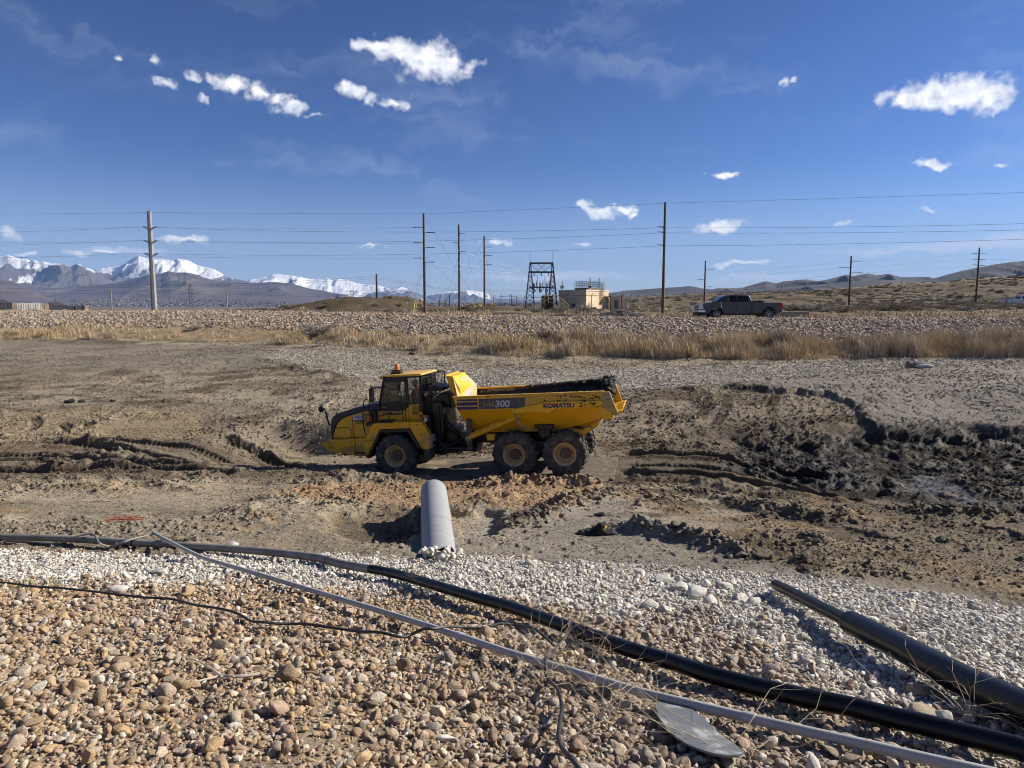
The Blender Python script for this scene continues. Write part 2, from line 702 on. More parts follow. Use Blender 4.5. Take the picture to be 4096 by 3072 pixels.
RIDGE_X = [-2600, 0, 1037, 1600, 2100, 2434, 2740, 3096, 3300, 3500, 3600, 3740, 3800, 3840, 3950, 4096, 6700]
RIDGE_Y = [1250, 1250, 1242, 1232, 1222, 1196, 1178, 1168, 1158, 1140, 1134, 1130, 1128, 1115, 1110, 1102, 1050]
_rp = [at(a, b, 230) for a, b in zip(RIDGE_X, RIDGE_Y)]
_K[11] = ([p[0] / p[1] for p in _rp], [230] * len(_rp), [p[2] for p in _rp])


def key(j, u):
    us, ys, zs = _K[j]
    return np.interp(u, us, ys), np.interp(u, us, zs)


MOUNDS = []   # x, y, radius x, radius y, height
for sx, sy, Y, rx, ry in ((1447, 1215, 112, 7.5, 6), (1290, 1228, 108, 8, 6), (1640, 1219, 120, 4, 5), (1560, 1224, 118, 5, 5),
                          (1960, 1224, 100, 3.5, 4), (1900, 1223, 112, 4, 4)):
    p = at(sx, sy, Y)
    MOUNDS.append((p[0], p[1], rx, ry, p[2] - 4.45))


def zprof(x, y):
    x = np.asarray(x, float)
    y = np.asarray(y, float)
    u = x / np.maximum(y, 10.0)
    z = 3.9 - 0.2445 * y
    z = np.where(y < -1.0, 4.145 + 0.35 * smoothstep(-1.0, -3.0, y), z)
    prev = key(0, u)
    for j in range(1, len(_K)):
        cur = key(j, u)
        t = (y - prev[0]) / (cur[0] - prev[0])
        z = np.where((t > 0) & (t <= 1), prev[1] + (cur[1] - prev[1]) * t, z)
        prev = cur
    t = np.clip((y - prev[0]) / 900, 0, 1)
    z = np.where(y > prev[0], prev[1] * (1 - t) + 0.0 * t, z)
    return z


def zbase(x, y):
    y = np.asarray(y, float)
    s = np.clip(0.022 * y, 0.05, 1.2)
    z = (zprof(x, y) * 2 + zprof(x, y - s * 1.4) * 1.5 + zprof(x, y + s * 1.4) * 1.5) / 5
    for mx, my, rx, ry, h in MOUNDS:
        z = z + h * np.exp(-((x - mx) / rx) ** 2 - ((y - my) / ry) ** 2)
    return z


def ground(sx, sy, lift=0.0):
    """where the line of sight through a photograph pixel meets the ground"""
    r = pray(sx, sy)
    ys = np.concatenate([np.arange(1.5, 30, 0.04), np.arange(30, 330, 0.25)])
    xs = r[0] / r[1] * ys
    zr = CAM_H + r[2] / r[1] * ys
    d = zr - zbase(xs, ys) - lift
    k = int(np.argmax(d < 0)) or len(ys) - 1
    t = d[k - 1] / (d[k - 1] - d[k] + 1e-9)
    y = ys[k - 1] + (ys[k] - ys[k - 1]) * t
    x = r[0] / r[1] * y
    return np.array([x, y, float(zbase(np.array([x]), np.array([y]))[0])])


def gxy(pts, k=1.0):
    return [ground(a * k, b * k)[:2] for a, b in pts]


VS = 1.8517


# frame of the dump truck: its near rear tyre touches the ground at TO
T_YAW, T_PIT = R(12), R(2.8)
TO = at(2258, 1905, 22.85)
T_W = np.array([math.sin(T_YAW), math.cos(T_YAW), 0.0])
T_L = np.array([math.cos(T_YAW) * math.cos(T_PIT), -math.sin(T_YAW) * math.cos(T_PIT), math.sin(T_PIT)])
T_N = np.cross(T_L, T_W)


def tloc(x, y):
    """ground point -> along truck (rear +), across truck (far +), height of the truck's ground plane"""
    dx, dy = x - TO[0], y - TO[1]
    z = TO[2] - (T_N[0] * dx + T_N[1] * dy) / T_N[2]
    dz = z - TO[2]
    return dx * T_L[0] + dy * T_L[1] + dz * T_L[2], dx * T_W[0] + dy * T_W[1], z


# soil zones (corners read off the photograph, laid on the ground)
C5_ = lambda pts: [((2500 + x * .7215), (1250 + y * .7215)) for x, y in pts]
ZONES = {
    'band': gxy([(585, 770), (640, 752), (800, 764), (960, 790), (1110, 800), (1300, 797), (1560, 790), (1900, 780), (2212, 770), (2500, 765),
                 (2500, 776), (2212, 782), (1960, 800), (1700, 818), (1560, 830), (1330, 845), (1100, 846), (900, 836), (800, 822), (690, 797)], VS),
    'plateau': gxy([(1560, 836), (1700, 820), (1960, 803), (2212, 786), (2500, 780), (2500, 935), (2212, 936), (1990, 942), (1900, 935), (1862, 900),
                    (1832, 872), (1780, 856), (1690, 847)], VS),
    'black': gxy([(1590, 950), (1700, 950), (1850, 930), (2000, 938), (2212, 935), (2500, 930), (2500, 1140), (2212, 1115), (2050, 1095), (1850, 1072),
                  (1700, 1048), (1560, 1020), (1600, 985)], VS),
    'dark': gxy([(1290, 985), (1500, 925), (1750, 900), (1880, 935), (1900, 1090), (2212, 1130), (2500, 1150), (2500, 1190), (2212, 1180), (1900, 1120), (1640, 1062), (1420, 1040), (1300, 1030)], VS),
    'orange': gxy([(560, 1062), (760, 1042), (910, 1045), (970, 1042), (1300, 1040), (1320, 1060), (1250, 1085), (1190, 1108), (1000, 1088), (900, 1090),
                   (700, 1082)], VS),
    'ditch': gxy([(690, 1105), (800, 1090), (910, 1090), (910, 1130), (880, 1168), (800, 1165), (710, 1145)], VS),
    'silt': gxy([(972, 1096), (1096, 1103), (1080, 1148), (1000, 1163), (975, 1155)], VS),
    'grey': gxy([(860, 1200), (900, 1165), (1080, 1158), (1250, 1092), (1340, 1078), (1420, 1140), (1600, 1200), (1720, 1232), (2212, 1300), (2212, 1320), (1690, 1262),
                 (1450, 1240), (1200, 1222), (985, 1215)], VS),
    'greytop': gxy([(-300, 738), (0, 740), (560, 748), (620, 760), (560, 800), (300, 800), (0, 790), (-300, 785)], VS),
    'tan': gxy([(-300, 905), (0, 900), (180, 880), (420, 890), (460, 940), (250, 965), (0, 985), (-300, 990)], VS),
    'road': gxy([(-300, 955), (0, 955), (300, 945), (560, 965), (700, 975), (760, 985), (830, 1030), (700, 1040), (500, 1035), (250, 1040), (0, 1040), (-300, 1040)], VS),
    'clay': gxy(C5_([(1555, 915), (1640, 868), (1760, 872), (1830, 930), (1960, 990), (1990, 1035), (1850, 1030), (1790, 985), (1640, 968)])),
    'greyleft': gxy([(-300, 1080), (0, 1090), (400, 1080), (640, 1090), (700, 1150), (620, 1190), (0, 1190), (-300, 1190)], VS),
}
C4 = lambda pts: [(x * .6329, 1250 + y * .6329) for x, y in pts]
C5 = lambda pts: [(2500 + x * .7215, 1250 + y * .7215) for x, y in pts]
RUTS = [  # wheel tracks: line, half width, depth, lug pitch
    (gxy(C4([(-500, 900), (0, 905), (250, 902), (500, 898), (760, 915)])), 0.30, 0.10, 0.21),
    (gxy(C4([(-500, 1015), (0, 1010), (300, 1010), (550, 992), (900, 985), (1280, 1000), (1500, 1020)])), 0.32, 0.15, 0.22),
    (gxy(C4([(220, 838), (450, 830), (650, 850), (850, 885), (1050, 915), (1300, 942), (1600, 940), (2250, 935)])), 0.30, 0.13, 0.20),
    (gxy(C4([(600, 800), (900, 820), (1100, 838), (1350, 865), (1600, 900)])), 0.26, 0.09, 0.20),
    (gxy(C4([(1380, 800), (1600, 800), (1800, 832), (2000, 865)])), 0.30, 0.12, 0.22),
    (gxy(C4([(1600, 905), (1900, 912), (2250, 925)])), 0.30, 0.08, 0.20),
    (gxy(C4([(-300, 940), (200, 930), (500, 940), (900, 955), (1250, 960)])), 0.25, 0.09, 0.0),
    (gxy(C5([(-30, 772), (60, 775), (400, 800), (800, 855), (1150, 905)])), 0.32, 0.15, 0.22),
    (gxy(C5([(-30, 888), (60, 890), (400, 915), (800, 965), (1100, 1005), (1350, 1040)])), 0.34, 0.19, 0.22),
    (gxy(C5([(-20, 838), (300, 855), (700, 900), (1050, 950)])), 0.26, 0.08, 0.18),
    (gxy(C5([(1000, 1150), (1200, 1200), (1450, 1270)])), 0.35, 0.04, 0.0),
    (gxy(C5([(1850, 1165), (2050, 1215), (2250, 1280)])), 0.30, 0.04, 0.0),
    (gxy(C5([(430, 420), (460, 480), (440, 540), (400, 600)])), 0.2, 0.025, 0.16),
    (gxy(C5([(520, 430), (570, 480), (540, 560), (480, 640)])), 0.2, 0.025, 0.16),
    (gxy(C5([(850, 440), (800, 520), (830, 600), (950, 680)])), 0.2, 0.025, 0.16),
    (gxy(C4([(380, 690), (420, 720), (400, 770)])), 0.2, 0.06, 0.14),
    (gxy(C4([(200, 650), (240, 690), (190, 750)])), 0.2, 0.06, 0.14),
    (gxy(C4([(540, 680), (570, 710), (520, 740)])), 0.2, 0.06, 0.14),
]
BERMS = [  # ridges of churned soil: line, half width, height
    (gxy(C4([(-400, 1060), (0, 1052), (600, 1050), (1100, 1040), (1500, 1028)])), 0.35, 0.10),
    (gxy(C4([(0, 1110), (400, 1125), (900, 1100), (1400, 1120)])), 0.35, 0.11),
    (gxy([(560, 1046), (760, 1036), (900, 1040)], VS), 0.4, 0.15),
    (gxy([(1010, 1050), (1150, 1046), (1250, 1050), (1310, 1042)], VS), 0.4, 0.20),
    (gxy([(1110, 1140), (1180, 1112), (1250, 1085), (1320, 1062)], VS), 0.45, 0.15),
    (gxy(C5([(300, 990), (500, 1030), (700, 1085), (900, 1130), (1150, 1155), (1350, 1160)])), 0.35, 0.16),
    (gxy(C5([(-60, 1180), (100, 1215), (300, 1260), (450, 1290), (640, 1345), (760, 1372)])), 0.32, 0.20),
    (gxy(C5([(0, 720), (300, 735), (600, 730)])), 0.4, 0.10),
    (gxy(C5([(0, 925), (400, 955), (800, 1010), (1100, 1050)])), 0.3, 0.12),
    (gxy(C5([(1450, 1090), (1800, 1130), (2212, 1150)])), 0.5, 0.14),
    (gxy(C4([(1640, 280), (1720, 315), (1900, 350), (2100, 390), (2212, 410)])), 0.3, 0.08),
    (gxy(C4([(300, 810), (500, 805), (700, 825), (900, 868)])), 0.25, 0.10),
    (gxy(C4([(1400, 780), (1650, 785), (1820, 815)])), 0.22, 0.12),
]


def zone(name, x, y, soft):
    out = np.zeros(x.shape)
    k = near_box(x, y, ZONES[name], soft)
    out[k] = smoothstep(-soft, soft, poly_sd(x[k], y[k], ZONES[name]))
    return out


def pit_detail(x, y, zb):
    """relief and soil colour of the excavated floor; returns z, rgb, wetness, churn"""
    n1 = fbm(x * 0.5, y * 0.5, 4, 3)
    n2 = fbm(x * 1.7, y * 1.7, 4, 9)
    n3 = fbm(x * 6.0, y * 6.0, 3, 21)
    n4 = fbm(x * 15.0, y * 15.0, 2, 33)
    wob = (n2 - 0.5) * 1.0
    xw, yw = x + wob, y + (n1 - 0.5) * 1.2
    Z = {k: zone(k, xw, yw, 0.35) for k in ZONES}
    smooth_ = np.clip(np.maximum.reduce([Z['plateau'], Z['grey'], Z['silt'], Z['band'] * .7, Z['greytop'] * .6]), 0, 1)
    smooth_ = smooth_ * (1 - Z['dark']) * (1 - Z['orange'])
    far = smoothstep(30, 36, y)
    churn = np.clip((1 - smooth_) * (0.5 + 0.9 * smoothstep(0.42, 0.62, n1)) + 0.15 * Z['black'] + 0.4 * Z['orange'], 0.08, 1.5)
    churn = churn * (1 - 0.5 * far)
    # clod relief: rounded lumps with creases between
    bill = np.abs(2 * n3 - 1)
    z = zb + (n1 - 0.5) * 0.22 * (1 - 0.7 * smooth_) + (n2 - 0.5) * 0.11 * np.minimum(churn, 1)
    z = z + (0.042 * (0.45 - bill) + 0.04 * (n4 - 0.5)) * churn
    z = z + 0.022 * (n4 - 0.5) * smooth_
    lump = np.maximum(vnoise(x * 2.6, y * 2.6, 55) - 0.55, 0)
    z = z + lump * 0.24 * churn * smoothstep(0.45, 0.65, vnoise(x * .8, y * .8, 71))
    # truck road: flattened to the truck's own ground plane
    l, wv, zp = tloc(x, y)
    rw = smoothstep(-14.5, -11.0, l) * smoothstep(7, 3.5, l) * smoothstep(-1.5, -0.6, wv) * smoothstep(5.0, 3.6, wv)
    z = z * (1 - rw) + (zp - 0.05 + 0.05 * (n2 - 0.5) + 0.03 * (n3 - .5)) * rw
    # the ditch under the pipe, the silt pan right of it
    z = z - 0.30 * Z['ditch'] - 0.20 * smoothstep(.3, .7, Z['silt'])
    # scarp of the silt plateau, black mud hole
    psd = np.full(x.shape, -9.0)
    kk = near_box(x, y, ZONES['plateau'], 2.0)
    psd[kk] = poly_sd((x + wob * .4 + (n3 - .5) * .35)[kk], (y + wob * .5 + (n3 - .5) * .3)[kk], ZONES['plateau'])
    pl = smoothstep(-0.12, 0.10, psd)
    z = z + 0.20 * pl - 0.22 * Z['black'] + (n2 - .5) * 0.30 * Z['black'] + np.maximum(vnoise(x * 1.1, y * 1.4, 5) - .5, 0) * .35 * Z['black']
    zc = zb - .20 + .03 * np.sin(x * 9 + y * 4)
    z = z + (zc - z) * Z['clay']
    # footprints and pock marks on the silt
    pock = smoothstep(0.70, 0.82, vnoise(x * 4.5, y * 3.6, 88))
    z = z - 0.035 * pock * np.maximum(Z['plateau'], Z['grey'])
    rutm = np.zeros_like(x)
    for pts, hw, dep, lug in RUTS:
        k = near_box(x, y, pts, hw * 3 + .2)
        o, s = line_sd(x[k], y[k], pts)
        o = o + (n2[k] - .5) * .12
        a = np.abs(o)
        m = smoothstep(hw * 1.25, hw * 0.75, a)
        L = np.sum(np.hypot(*np.diff(np.asarray(pts), axis=0).T))
        ends = smoothstep(0.0, 0.6, s) * smoothstep(0, 0.6, L - s)
        m = m * ends
        dz = -1.7 * dep * m * (0.7 + 0.6 * n1[k])
        dz = dz + .75 * dep * np.exp(-((a - hw * 1.5) / (hw * 0.5)) ** 2) * ends * (.35 + .65 * smoothstep(.2, .7, vnoise(x[k] * 2.3, y[k] * 2.3, 46)))
        if lug > 0:
            ph = (s + a * 0.5) / lug
            tri = smoothstep(0.25, 0.45, np.abs((ph % 1.0) - 0.5) * 1.0)
            dz = dz + 0.07 * tri * m
        z[k] += dz
        rutm[k] = np.maximum(rutm[k], m)
    for pts, hw, hh in BERMS:
        k = near_box(x, y, pts, hw * 2.5 + .3)
        o, s = line_sd(x[k], y[k], pts)
        o = o + (n2[k] - .5) * .5
        L = np.sum(np.hypot(*np.diff(np.asarray(pts), axis=0).T))
        ends = smoothstep(0.0, 0.8, s) * smoothstep(0, 0.8, L - s)
        g = np.exp(-(o / hw) ** 2) * ends
        z[k] += hh * g * (0.55 + 0.9 * vnoise(x[k] * 3.1, y[k] * 3.1, 7)) + 0.6 * hh * g * (0.5 - bill[k])
        churn[k] = np.maximum(churn[k], g * 1.2)
    # colours
    def c(r, g, b):
        return np.array([r, g, b])[None, None, :] if x.ndim == 2 else np.array([r, g, b])[None, :]

    def ex(a):
        return a[..., None]
    colr = c(.225, .186, .132) * ex(np.ones_like(x))
    n5 = fbm(x * 0.22 + 3, y * 0.55, 4, 41)
    colr = colr + (c(.305, .256, .183) - colr) * ex(smoothstep(0.42, 0.62, n5))
    colr = colr + (c(.09, .066, .042) - colr) * ex(0.75 * smoothstep(0.52, 0.68, fbm(x * .45, y * 1.1, 5, 61)))
    rightside = smoothstep(3, 9, x) * smoothstep(30, 26, y)
    colr = colr + (c(.12, .094, .062) - colr) * ex(0.55 * rightside)
    for k, cc, a in (('greytop', (.225, .198, .155), .8), ('greyleft', (.235, .198, .145), .7), ('tan', (.31, .235, .14), .75), ('plateau', (.225, .202, .17), .95),
                     ('grey', (.215, .192, .158), .95), ('road', (.105, .080, .052), .75), ('dark', (.075, .058, .039), .7), ('orange', (.34, .22, .122), .85), ('ditch', (.095, .075, .05), .85),
                     ('silt', (.30, .27, .225), .95), ('black', (.010, .0095, .009), .97), ('band', (.37, .335, .275), .85), ('clay', (.15, .148, .147), .95)):
        colr = colr + (c(*cc) - colr) * ex(a * Z[k] * (0.8 + 0.4 * (n3 - .5)))
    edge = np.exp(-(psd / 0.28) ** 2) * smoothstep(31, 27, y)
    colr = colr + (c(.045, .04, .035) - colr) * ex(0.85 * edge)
    colr = colr * ex(1 - 0.45 * rutm) * ex(0.82 + 0.36 * n3)
    rust = smoothstep(0.60, 0.72, fbm(x * .9, y * .9, 3, 95)) * smoothstep(24, 20, y) * (1 - Z['grey'])
    colr = colr + (c(.30, .19, .095) - colr) * ex(0.3 * rust)
    wet = np.clip(Z['black'] * 0.45 + 0.25 * Z['dark'] + 0.25 * rutm, 0, 1) * smoothstep(0.35, 0.6, n2)
    wet = np.maximum(wet, .75 * Z['clay'])
    churn = churn * (1 - Z['clay'])
    return z, np.clip(colr, 0.008, 0.7), wet, churn


def soil_material():
    m = bpy.data.materials.new('soil')
    m.use_nodes = True
    t = m.node_tree
    b = t.nodes['Principled BSDF']
    a = t.nodes.new('ShaderNodeAttribute')
    a.attribute_name = 'tone'
    wt = t.nodes.new('ShaderNodeAttribute')
    wt.attribute_name = 'wet'
    tcn = t.nodes.new('ShaderNodeTexCoord')
    fac = []
    for s, d in ((28.0, 6.0), (9.0, 5.0)):
        n = t.nodes.new('ShaderNodeTexNoise')
        t.links.new(tcn.outputs['Object'], n.inputs['Vector'])
        n.inputs['Scale'].default_value = s
        n.inputs['Detail'].default_value = d
        n.inputs['Roughness'].default_value = 0.7
        fac.append(n.outputs['Fac'])
    mr = t.nodes.new('ShaderNodeMapRange')
    t.links.new(fac[0], mr.inputs[0])
    mr.inputs[1].default_value = 0.3
    mr.inputs[2].default_value = 0.7
    mr.inputs[3].default_value = 0.45
    mr.inputs[4].default_value = 1.65
    mu = t.nodes.new('ShaderNodeVectorMath')
    mu.operation = 'SCALE'
    t.links.new(a.outputs['Color'], mu.inputs[0])
    t.links.new(mr.outputs[0], mu.inputs['Scale'])
    t.links.new(mu.outputs[0], b.inputs['Base Color'])
    rr = t.nodes.new('ShaderNodeMapRange')
    t.links.new(wt.outputs['Fac'], rr.inputs[0])
    rr.inputs[3].default_value = 0.95
    rr.inputs[4].default_value = 0.22
    t.links.new(rr.outputs[0], b.inputs['Roughness'])
    b.inputs['Specular IOR Level'].default_value = 0.15
    bn = t.nodes.new('ShaderNodeBump')
    bn.inputs['Strength'].default_value = 0.9
    bn.inputs['Distance'].default_value = 0.03
    ad = t.nodes.new('ShaderNodeMath')
    t.links.new(fac[0], ad.inputs[0])
    t.links.new(fac[1], ad.inputs[1])
    t.links.new(ad.outputs[0], bn.inputs['Height'])
    t.links.new(bn.outputs[0], b.inputs['Normal'])
    return m


M_SOIL = soil_material()


def fan(u, segs):
    """rows of ground points between profile lines: (line index a, b, rows, lead)"""
    rows = []
    for a, b, n, last in segs:
        ya = key(a, u)[0] if not callable(a) else a(u)
        yb = key(b, u)[0]
        tt = np.linspace(0, 1, n, endpoint=last)
        for t in tt:
            rows.append(ya + (yb - ya) * t)
    Y = np.array(rows)
    X = u[None, :] * Y
    return X, Y


def u_cols(inner, n_in, outer, n_out):
    a = np.linspace(-inner, inner, n_in)
    e = np.linspace(inner, outer, n_out + 1)[1:]
    return np.concatenate([-e[::-1], a, e])


# pit floor
U = u_cols(0.80, 1150, 1.25, 90)
X, Y = fan(U, [((lambda u: key(1, u)[0] - 0.35), 2, 280, False), (2, 3, 150, False), (3, 4, 95, False), (4, 5, 70, True)])
ZB = zbase(X, Y)
PZ, PC, PWET, PCH = pit_detail(X, Y, ZB)
lead = smoothstep(0.0, 0.35, Y - (key(1, U)[0] - 0.35)[None, :])
PZ = PZ * lead + (ZB - 0.10) * (1 - lead)
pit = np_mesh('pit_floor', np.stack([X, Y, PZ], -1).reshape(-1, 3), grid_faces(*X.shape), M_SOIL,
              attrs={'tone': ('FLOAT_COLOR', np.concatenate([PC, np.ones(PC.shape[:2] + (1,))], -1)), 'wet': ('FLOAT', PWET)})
tag(pit, kind='structure')
pitU, pitX, pitY, pitZ, pitC, pitCh = U, X, Y, PZ, PC, PCH

# photographer's bank
xb = np.concatenate([np.linspace(-16, -9.5, 40, endpoint=False), np.linspace(-9.5, 9.5, 420), np.linspace(9.5, 16, 41)[1:]])
yt = np.full_like(xb, 11.0)
for _ in range(12):
    yt = key(1, xb / np.maximum(yt, 10))[0]
tt = np.linspace(0, 1, 330) ** 0.9
Yb = -4 + (yt[None, :] + 0.05 + 4) * tt[:, None]
Xb = np.broadcast_to(xb, Yb.shape)


def bank_z(x, y):
    return zbase(x, y) + (fbm(x * 1.3, y * 1.3, 3, 5) - 0.5) * 0.12 + (fbm(x * 7, y * 7, 3, 6) - 0.5) * 0.03


def white_mask(x, y):
    """1 where the rock is the pale limestone rather than the tan cobble"""
    wb = (fbm(x * 0.8, y * 0.8, 3, 15) - 0.5) * 1.2
    patch = smoothstep(.60, .48, fbm(x * .55, y * .55, 3, 19)) * .55 + .45
    return smoothstep(-0.5, 0.5, poly_sd(x, y + wb, WHITE)) * np.where((x > 1.5) & (y < 8), patch, 1.0)


WHITE = gxy([(-400, 1180), (0, 1190), (900, 1190), (1450, 1215), (2212, 1290), (2600, 1330), (2700, 1480), (2700, 1800), (2212, 1700), (2000, 1600), (1800, 1500), (1640, 1410), (1500, 1365), (1350, 1335), (1200, 1312), (1000, 1290), (820, 1275),
             (600, 1268), (300, 1262), (0, 1255), (-400, 1255)], VS)
wm = white_mask(Xb, Yb)
cb = np.array([.30, .235, .16]) * (1 - wm[..., None]) + np.array([.34, .32, .28]) * wm[..., None]
cb = cb * (0.75 + 0.5 * fbm(Xb * 2.2, Yb * 2.2, 4, 44))[..., None]
bank = np_mesh('near_bank', np.stack([Xb, Yb, bank_z(Xb, Yb)], -1).reshape(-1, 3), grid_faces(*Xb.shape), M_SOIL,
               attrs={'tone': ('FLOAT_COLOR', np.concatenate([cb, np.ones(cb.shape[:2] + (1,))], -1)), 'wet': ('FLOAT', wm * 0)})
tag(bank, kind='structure')

# far embankment (grass verge and riprap) and its crest
U = u_cols(0.80, 520, 1.3, 50)
X, Y = fan(U, [((lambda u: key(5, u)[0] - 1.2), 5, 6, False), (5, 6, 50, False), (6, 7, 50, False), (7, 8, 14, False), (8, 9, 6, True)])
Zf = zbase(X, Y) + (fbm(X * .6, Y * .6, 4, 8) - .5) * .25 + (fbm(X * 3, Y * 3, 3, 18) - .5) * .12
Zf = Zf - .30 * smoothstep(.3, -1.0, Y - key(5, U)[0][None, :]) - .5 * smoothstep(0.5, 3, Y - key(8, U)[0][None, :])
g7 = key(6, U)[0][None, :]
gm = smoothstep(0.8, -0.6, Y - g7 + (fbm(X * .35, Y * .5, 3, 77) - .5) * 2.5)
cf = np.array([.36, .30, .22]) * (1 - gm[..., None]) + np.array([.29, .215, .13]) * gm[..., None]
cf = cf * (0.75 + .5 * fbm(X * 1.5, Y * 1.5, 3, 12))[..., None]
emb = np_mesh('far_embankment', np.stack([X, Y, Zf], -1).reshape(-1, 3), grid_faces(*X.shape), M_SOIL,
              attrs={'tone': ('FLOAT_COLOR', np.concatenate([cf, np.ones(cf.shape[:2] + (1,))], -1)), 'wet': ('FLOAT', gm * 0)})
tag(emb, kind='structure')

# plain with the cut hillside on the right
U = u_cols(0.80, 640, 1.4, 40)
X, Y = fan(U, [((lambda u: key(8, u)[0] - .6), 9, 50, False), (9, 10, 70, False), (10, 11, 130, False), (11, 12, 25, True)])


def plain_z(x, y):
    hill = smoothstep(140, 165, y) * smoothstep(240, 215, y) * smoothstep(20, 70, x)
    return (zbase(x, y) + (fbm(x * .09, y * .09, 4, 28) - .5) * .7 * smoothstep(60, 110, y) + (fbm(x * .6, y * .6, 3, 29) - .5) * .3
            + hill * (fbm(x * .05, y * .08, 4, 31) - .5) * 3.2 * smoothstep(232, 205, y))


Zp = plain_z(X, Y)
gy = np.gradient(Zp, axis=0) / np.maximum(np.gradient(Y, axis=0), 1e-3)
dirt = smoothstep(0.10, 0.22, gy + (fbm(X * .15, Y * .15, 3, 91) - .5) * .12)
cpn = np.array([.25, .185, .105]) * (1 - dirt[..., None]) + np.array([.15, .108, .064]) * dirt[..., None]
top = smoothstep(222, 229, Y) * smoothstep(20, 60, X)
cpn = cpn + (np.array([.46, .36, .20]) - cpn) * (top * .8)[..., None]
cpn = (cpn * .85 + cpn.mean(-1, keepdims=True) * .15) * (0.36 + .52 * fbm(X * .5, Y * .8, 4, 52))[..., None]
for mx_, my_, rx_, ry_, h_ in MOUNDS:
    g_ = np.exp(-((X - mx_) / (rx_ * 1.2)) ** 2 - ((Y - my_) / (ry_ * 1.2)) ** 2)[..., None]
    cpn = cpn + (np.array([.085, .066, .04]) * (.6 + .8 * fbm(X * .8, Y * 1.2, 4, 53))[..., None] - cpn) * np.clip(g_ * 1.6, 0, 1)
plain = np_mesh('plain', np.stack([X, Y, Zp], -1).reshape(-1, 3), grid_faces(*X.shape), M_SOIL,
                attrs={'tone': ('FLOAT_COLOR', np.concatenate([cpn, np.ones(cpn.shape[:2] + (1,))], -1)), 'wet': ('FLOAT', dirt * 0)})
tag(plain, kind='structure')

# valley floor out to the horizon, all round
M_VAL = mat('valley_floor', (.17, .14, .10), (.10, .085, .07), 0.95, 0.004, detail=8)
VN = 96
vr = [240, 420, 900, 2500, 8000, 20000, 34000]
vs = []
for i, rr in enumerate(vr):
    for k in range(VN):
        a = 2 * math.pi * k / VN
        xx, yy = rr * math.cos(a), 60 + rr * math.sin(a)
        vs.append((xx, yy, 2.5 if i == 0 else (0.5 if i < 3 else 0.0)))
fs = [(i * VN + k, i * VN + (k + 1) % VN, (i + 1) * VN + (k + 1) % VN, (i + 1) * VN + k) for i in range(len(vr) - 1) for k in range(VN)]
val = np_mesh('valley_floor', np.array(vs), np.array(fs), M_VAL)
tag(val, kind='structure')
# level ground behind the photographer and beside the pit
M_SIDE = mat('side_ground_soil', (.26, .20, .13), (.19, .15, .10), 0.95, 0.8)
sg = MB()
sg.add([(-260, -180, 3.6), (260, -180, 3.6), (260, -3.8, 4.4), (-260, -3.8, 4.4)], [(0, 1, 2, 3)])
for s in (-1, 1):
    q = [(s * 15.9, -3.8, 4.35), (s * 260, -3.8, 4.3), (s * 420, 330, 2.6), (s * 55, 44, 2.3), (s * 14.9, 12, 0.9)]
    sg.add(q, [(0, 1, 2, 3, 4) if s > 0 else (4, 3, 2, 1, 0)])
tag(sg.build('side_ground', M_SIDE), kind='structure')


# ------------------------------------------------------------------ mountains
def range_mesh(name, sky_pts, dist, width, m, seed, lam, nr=90, rough=0.4, base=-2.0, snow=None, jag=2.0):
    """a mountain range whose crest line follows the measured skyline; lam is the spacing of its spurs in metres"""
    xs = [p[0] for p in sky_pts]
    ys = [p[1] for p in sky_pts]
    n = int(max(160, (max(xs) - min(xs)) / 3.2))
    sx = np.linspace(min(xs), max(xs), n)
    sy = np.interp(sx, xs, ys) + jag * (fbm(sx / 16, sx * 0 + seed, 3, seed) - .5) * 2
    cr = np.array([at(a, b, dist) for a, b in zip(sx, sy)])
    u = cr[:, 0] / cr[:, 1]
    tt = np.linspace(-1, 0.4, nr)
    Yg = dist + width * tt[:, None] + 0 * u[None, :]
    Xg = u[None, :] * Yg
    d = np.abs(tt)[:, None]
    prof = np.where(tt < 0, np.clip(1 + tt, 0, 1) ** 1.25, np.clip(1 - 2.2 * tt, 0, 1))[:, None]
    wx = Xg + lam * 1.3 * (fbm(Xg / (lam * 2.5), Yg / (lam * 2.0), 3, seed + 5) - .5)
    wy = Yg + lam * 1.3 * (fbm(Xg / (lam * 2.5), Yg / (lam * 2.0), 3, seed + 6) - .5)
    sp = ridged(wx / lam, wy / (lam * 2.4), 5, seed, .5)
    keep = np.clip(d * 3.5, 0, 1)
    hcr = (cr[:, 2] - base)[None, :]
    amp = rough * keep * np.clip(prof * 2.2, 0, 1)
    sp2 = ridged(wx / (lam * .34), wy / (lam * .6), 4, seed + 9, .55)
    hz = hcr * (prof * (1 - amp) + amp * (0.05 + 1.5 * sp) * np.clip(prof * 1.35, 0, 1) + rough * .22 * keep * (sp2 - .35) * np.clip(prof * 1.5, 0, 1))
    hz = np.minimum(hz, hcr * (prof * 0.35 + 0.65))
    Zg = base + hz
    at_ = {}
    if snow is not None:
        lo, hi, gul, amt = snow
        rel = hz / max(1e-6, float(np.max(hcr)))
        at_['snow'] = ('FLOAT', np.clip((rel - lo) / (hi - lo), -.5, 1.5) + gul * (.45 - sp) * keep + amt)
    o = np_mesh(name, np.stack([Xg, Yg, Zg], -1).reshape(-1, 3), grid_faces(*Xg.shape), m, attrs=at_)
    tag(o, kind='structure')
    return o


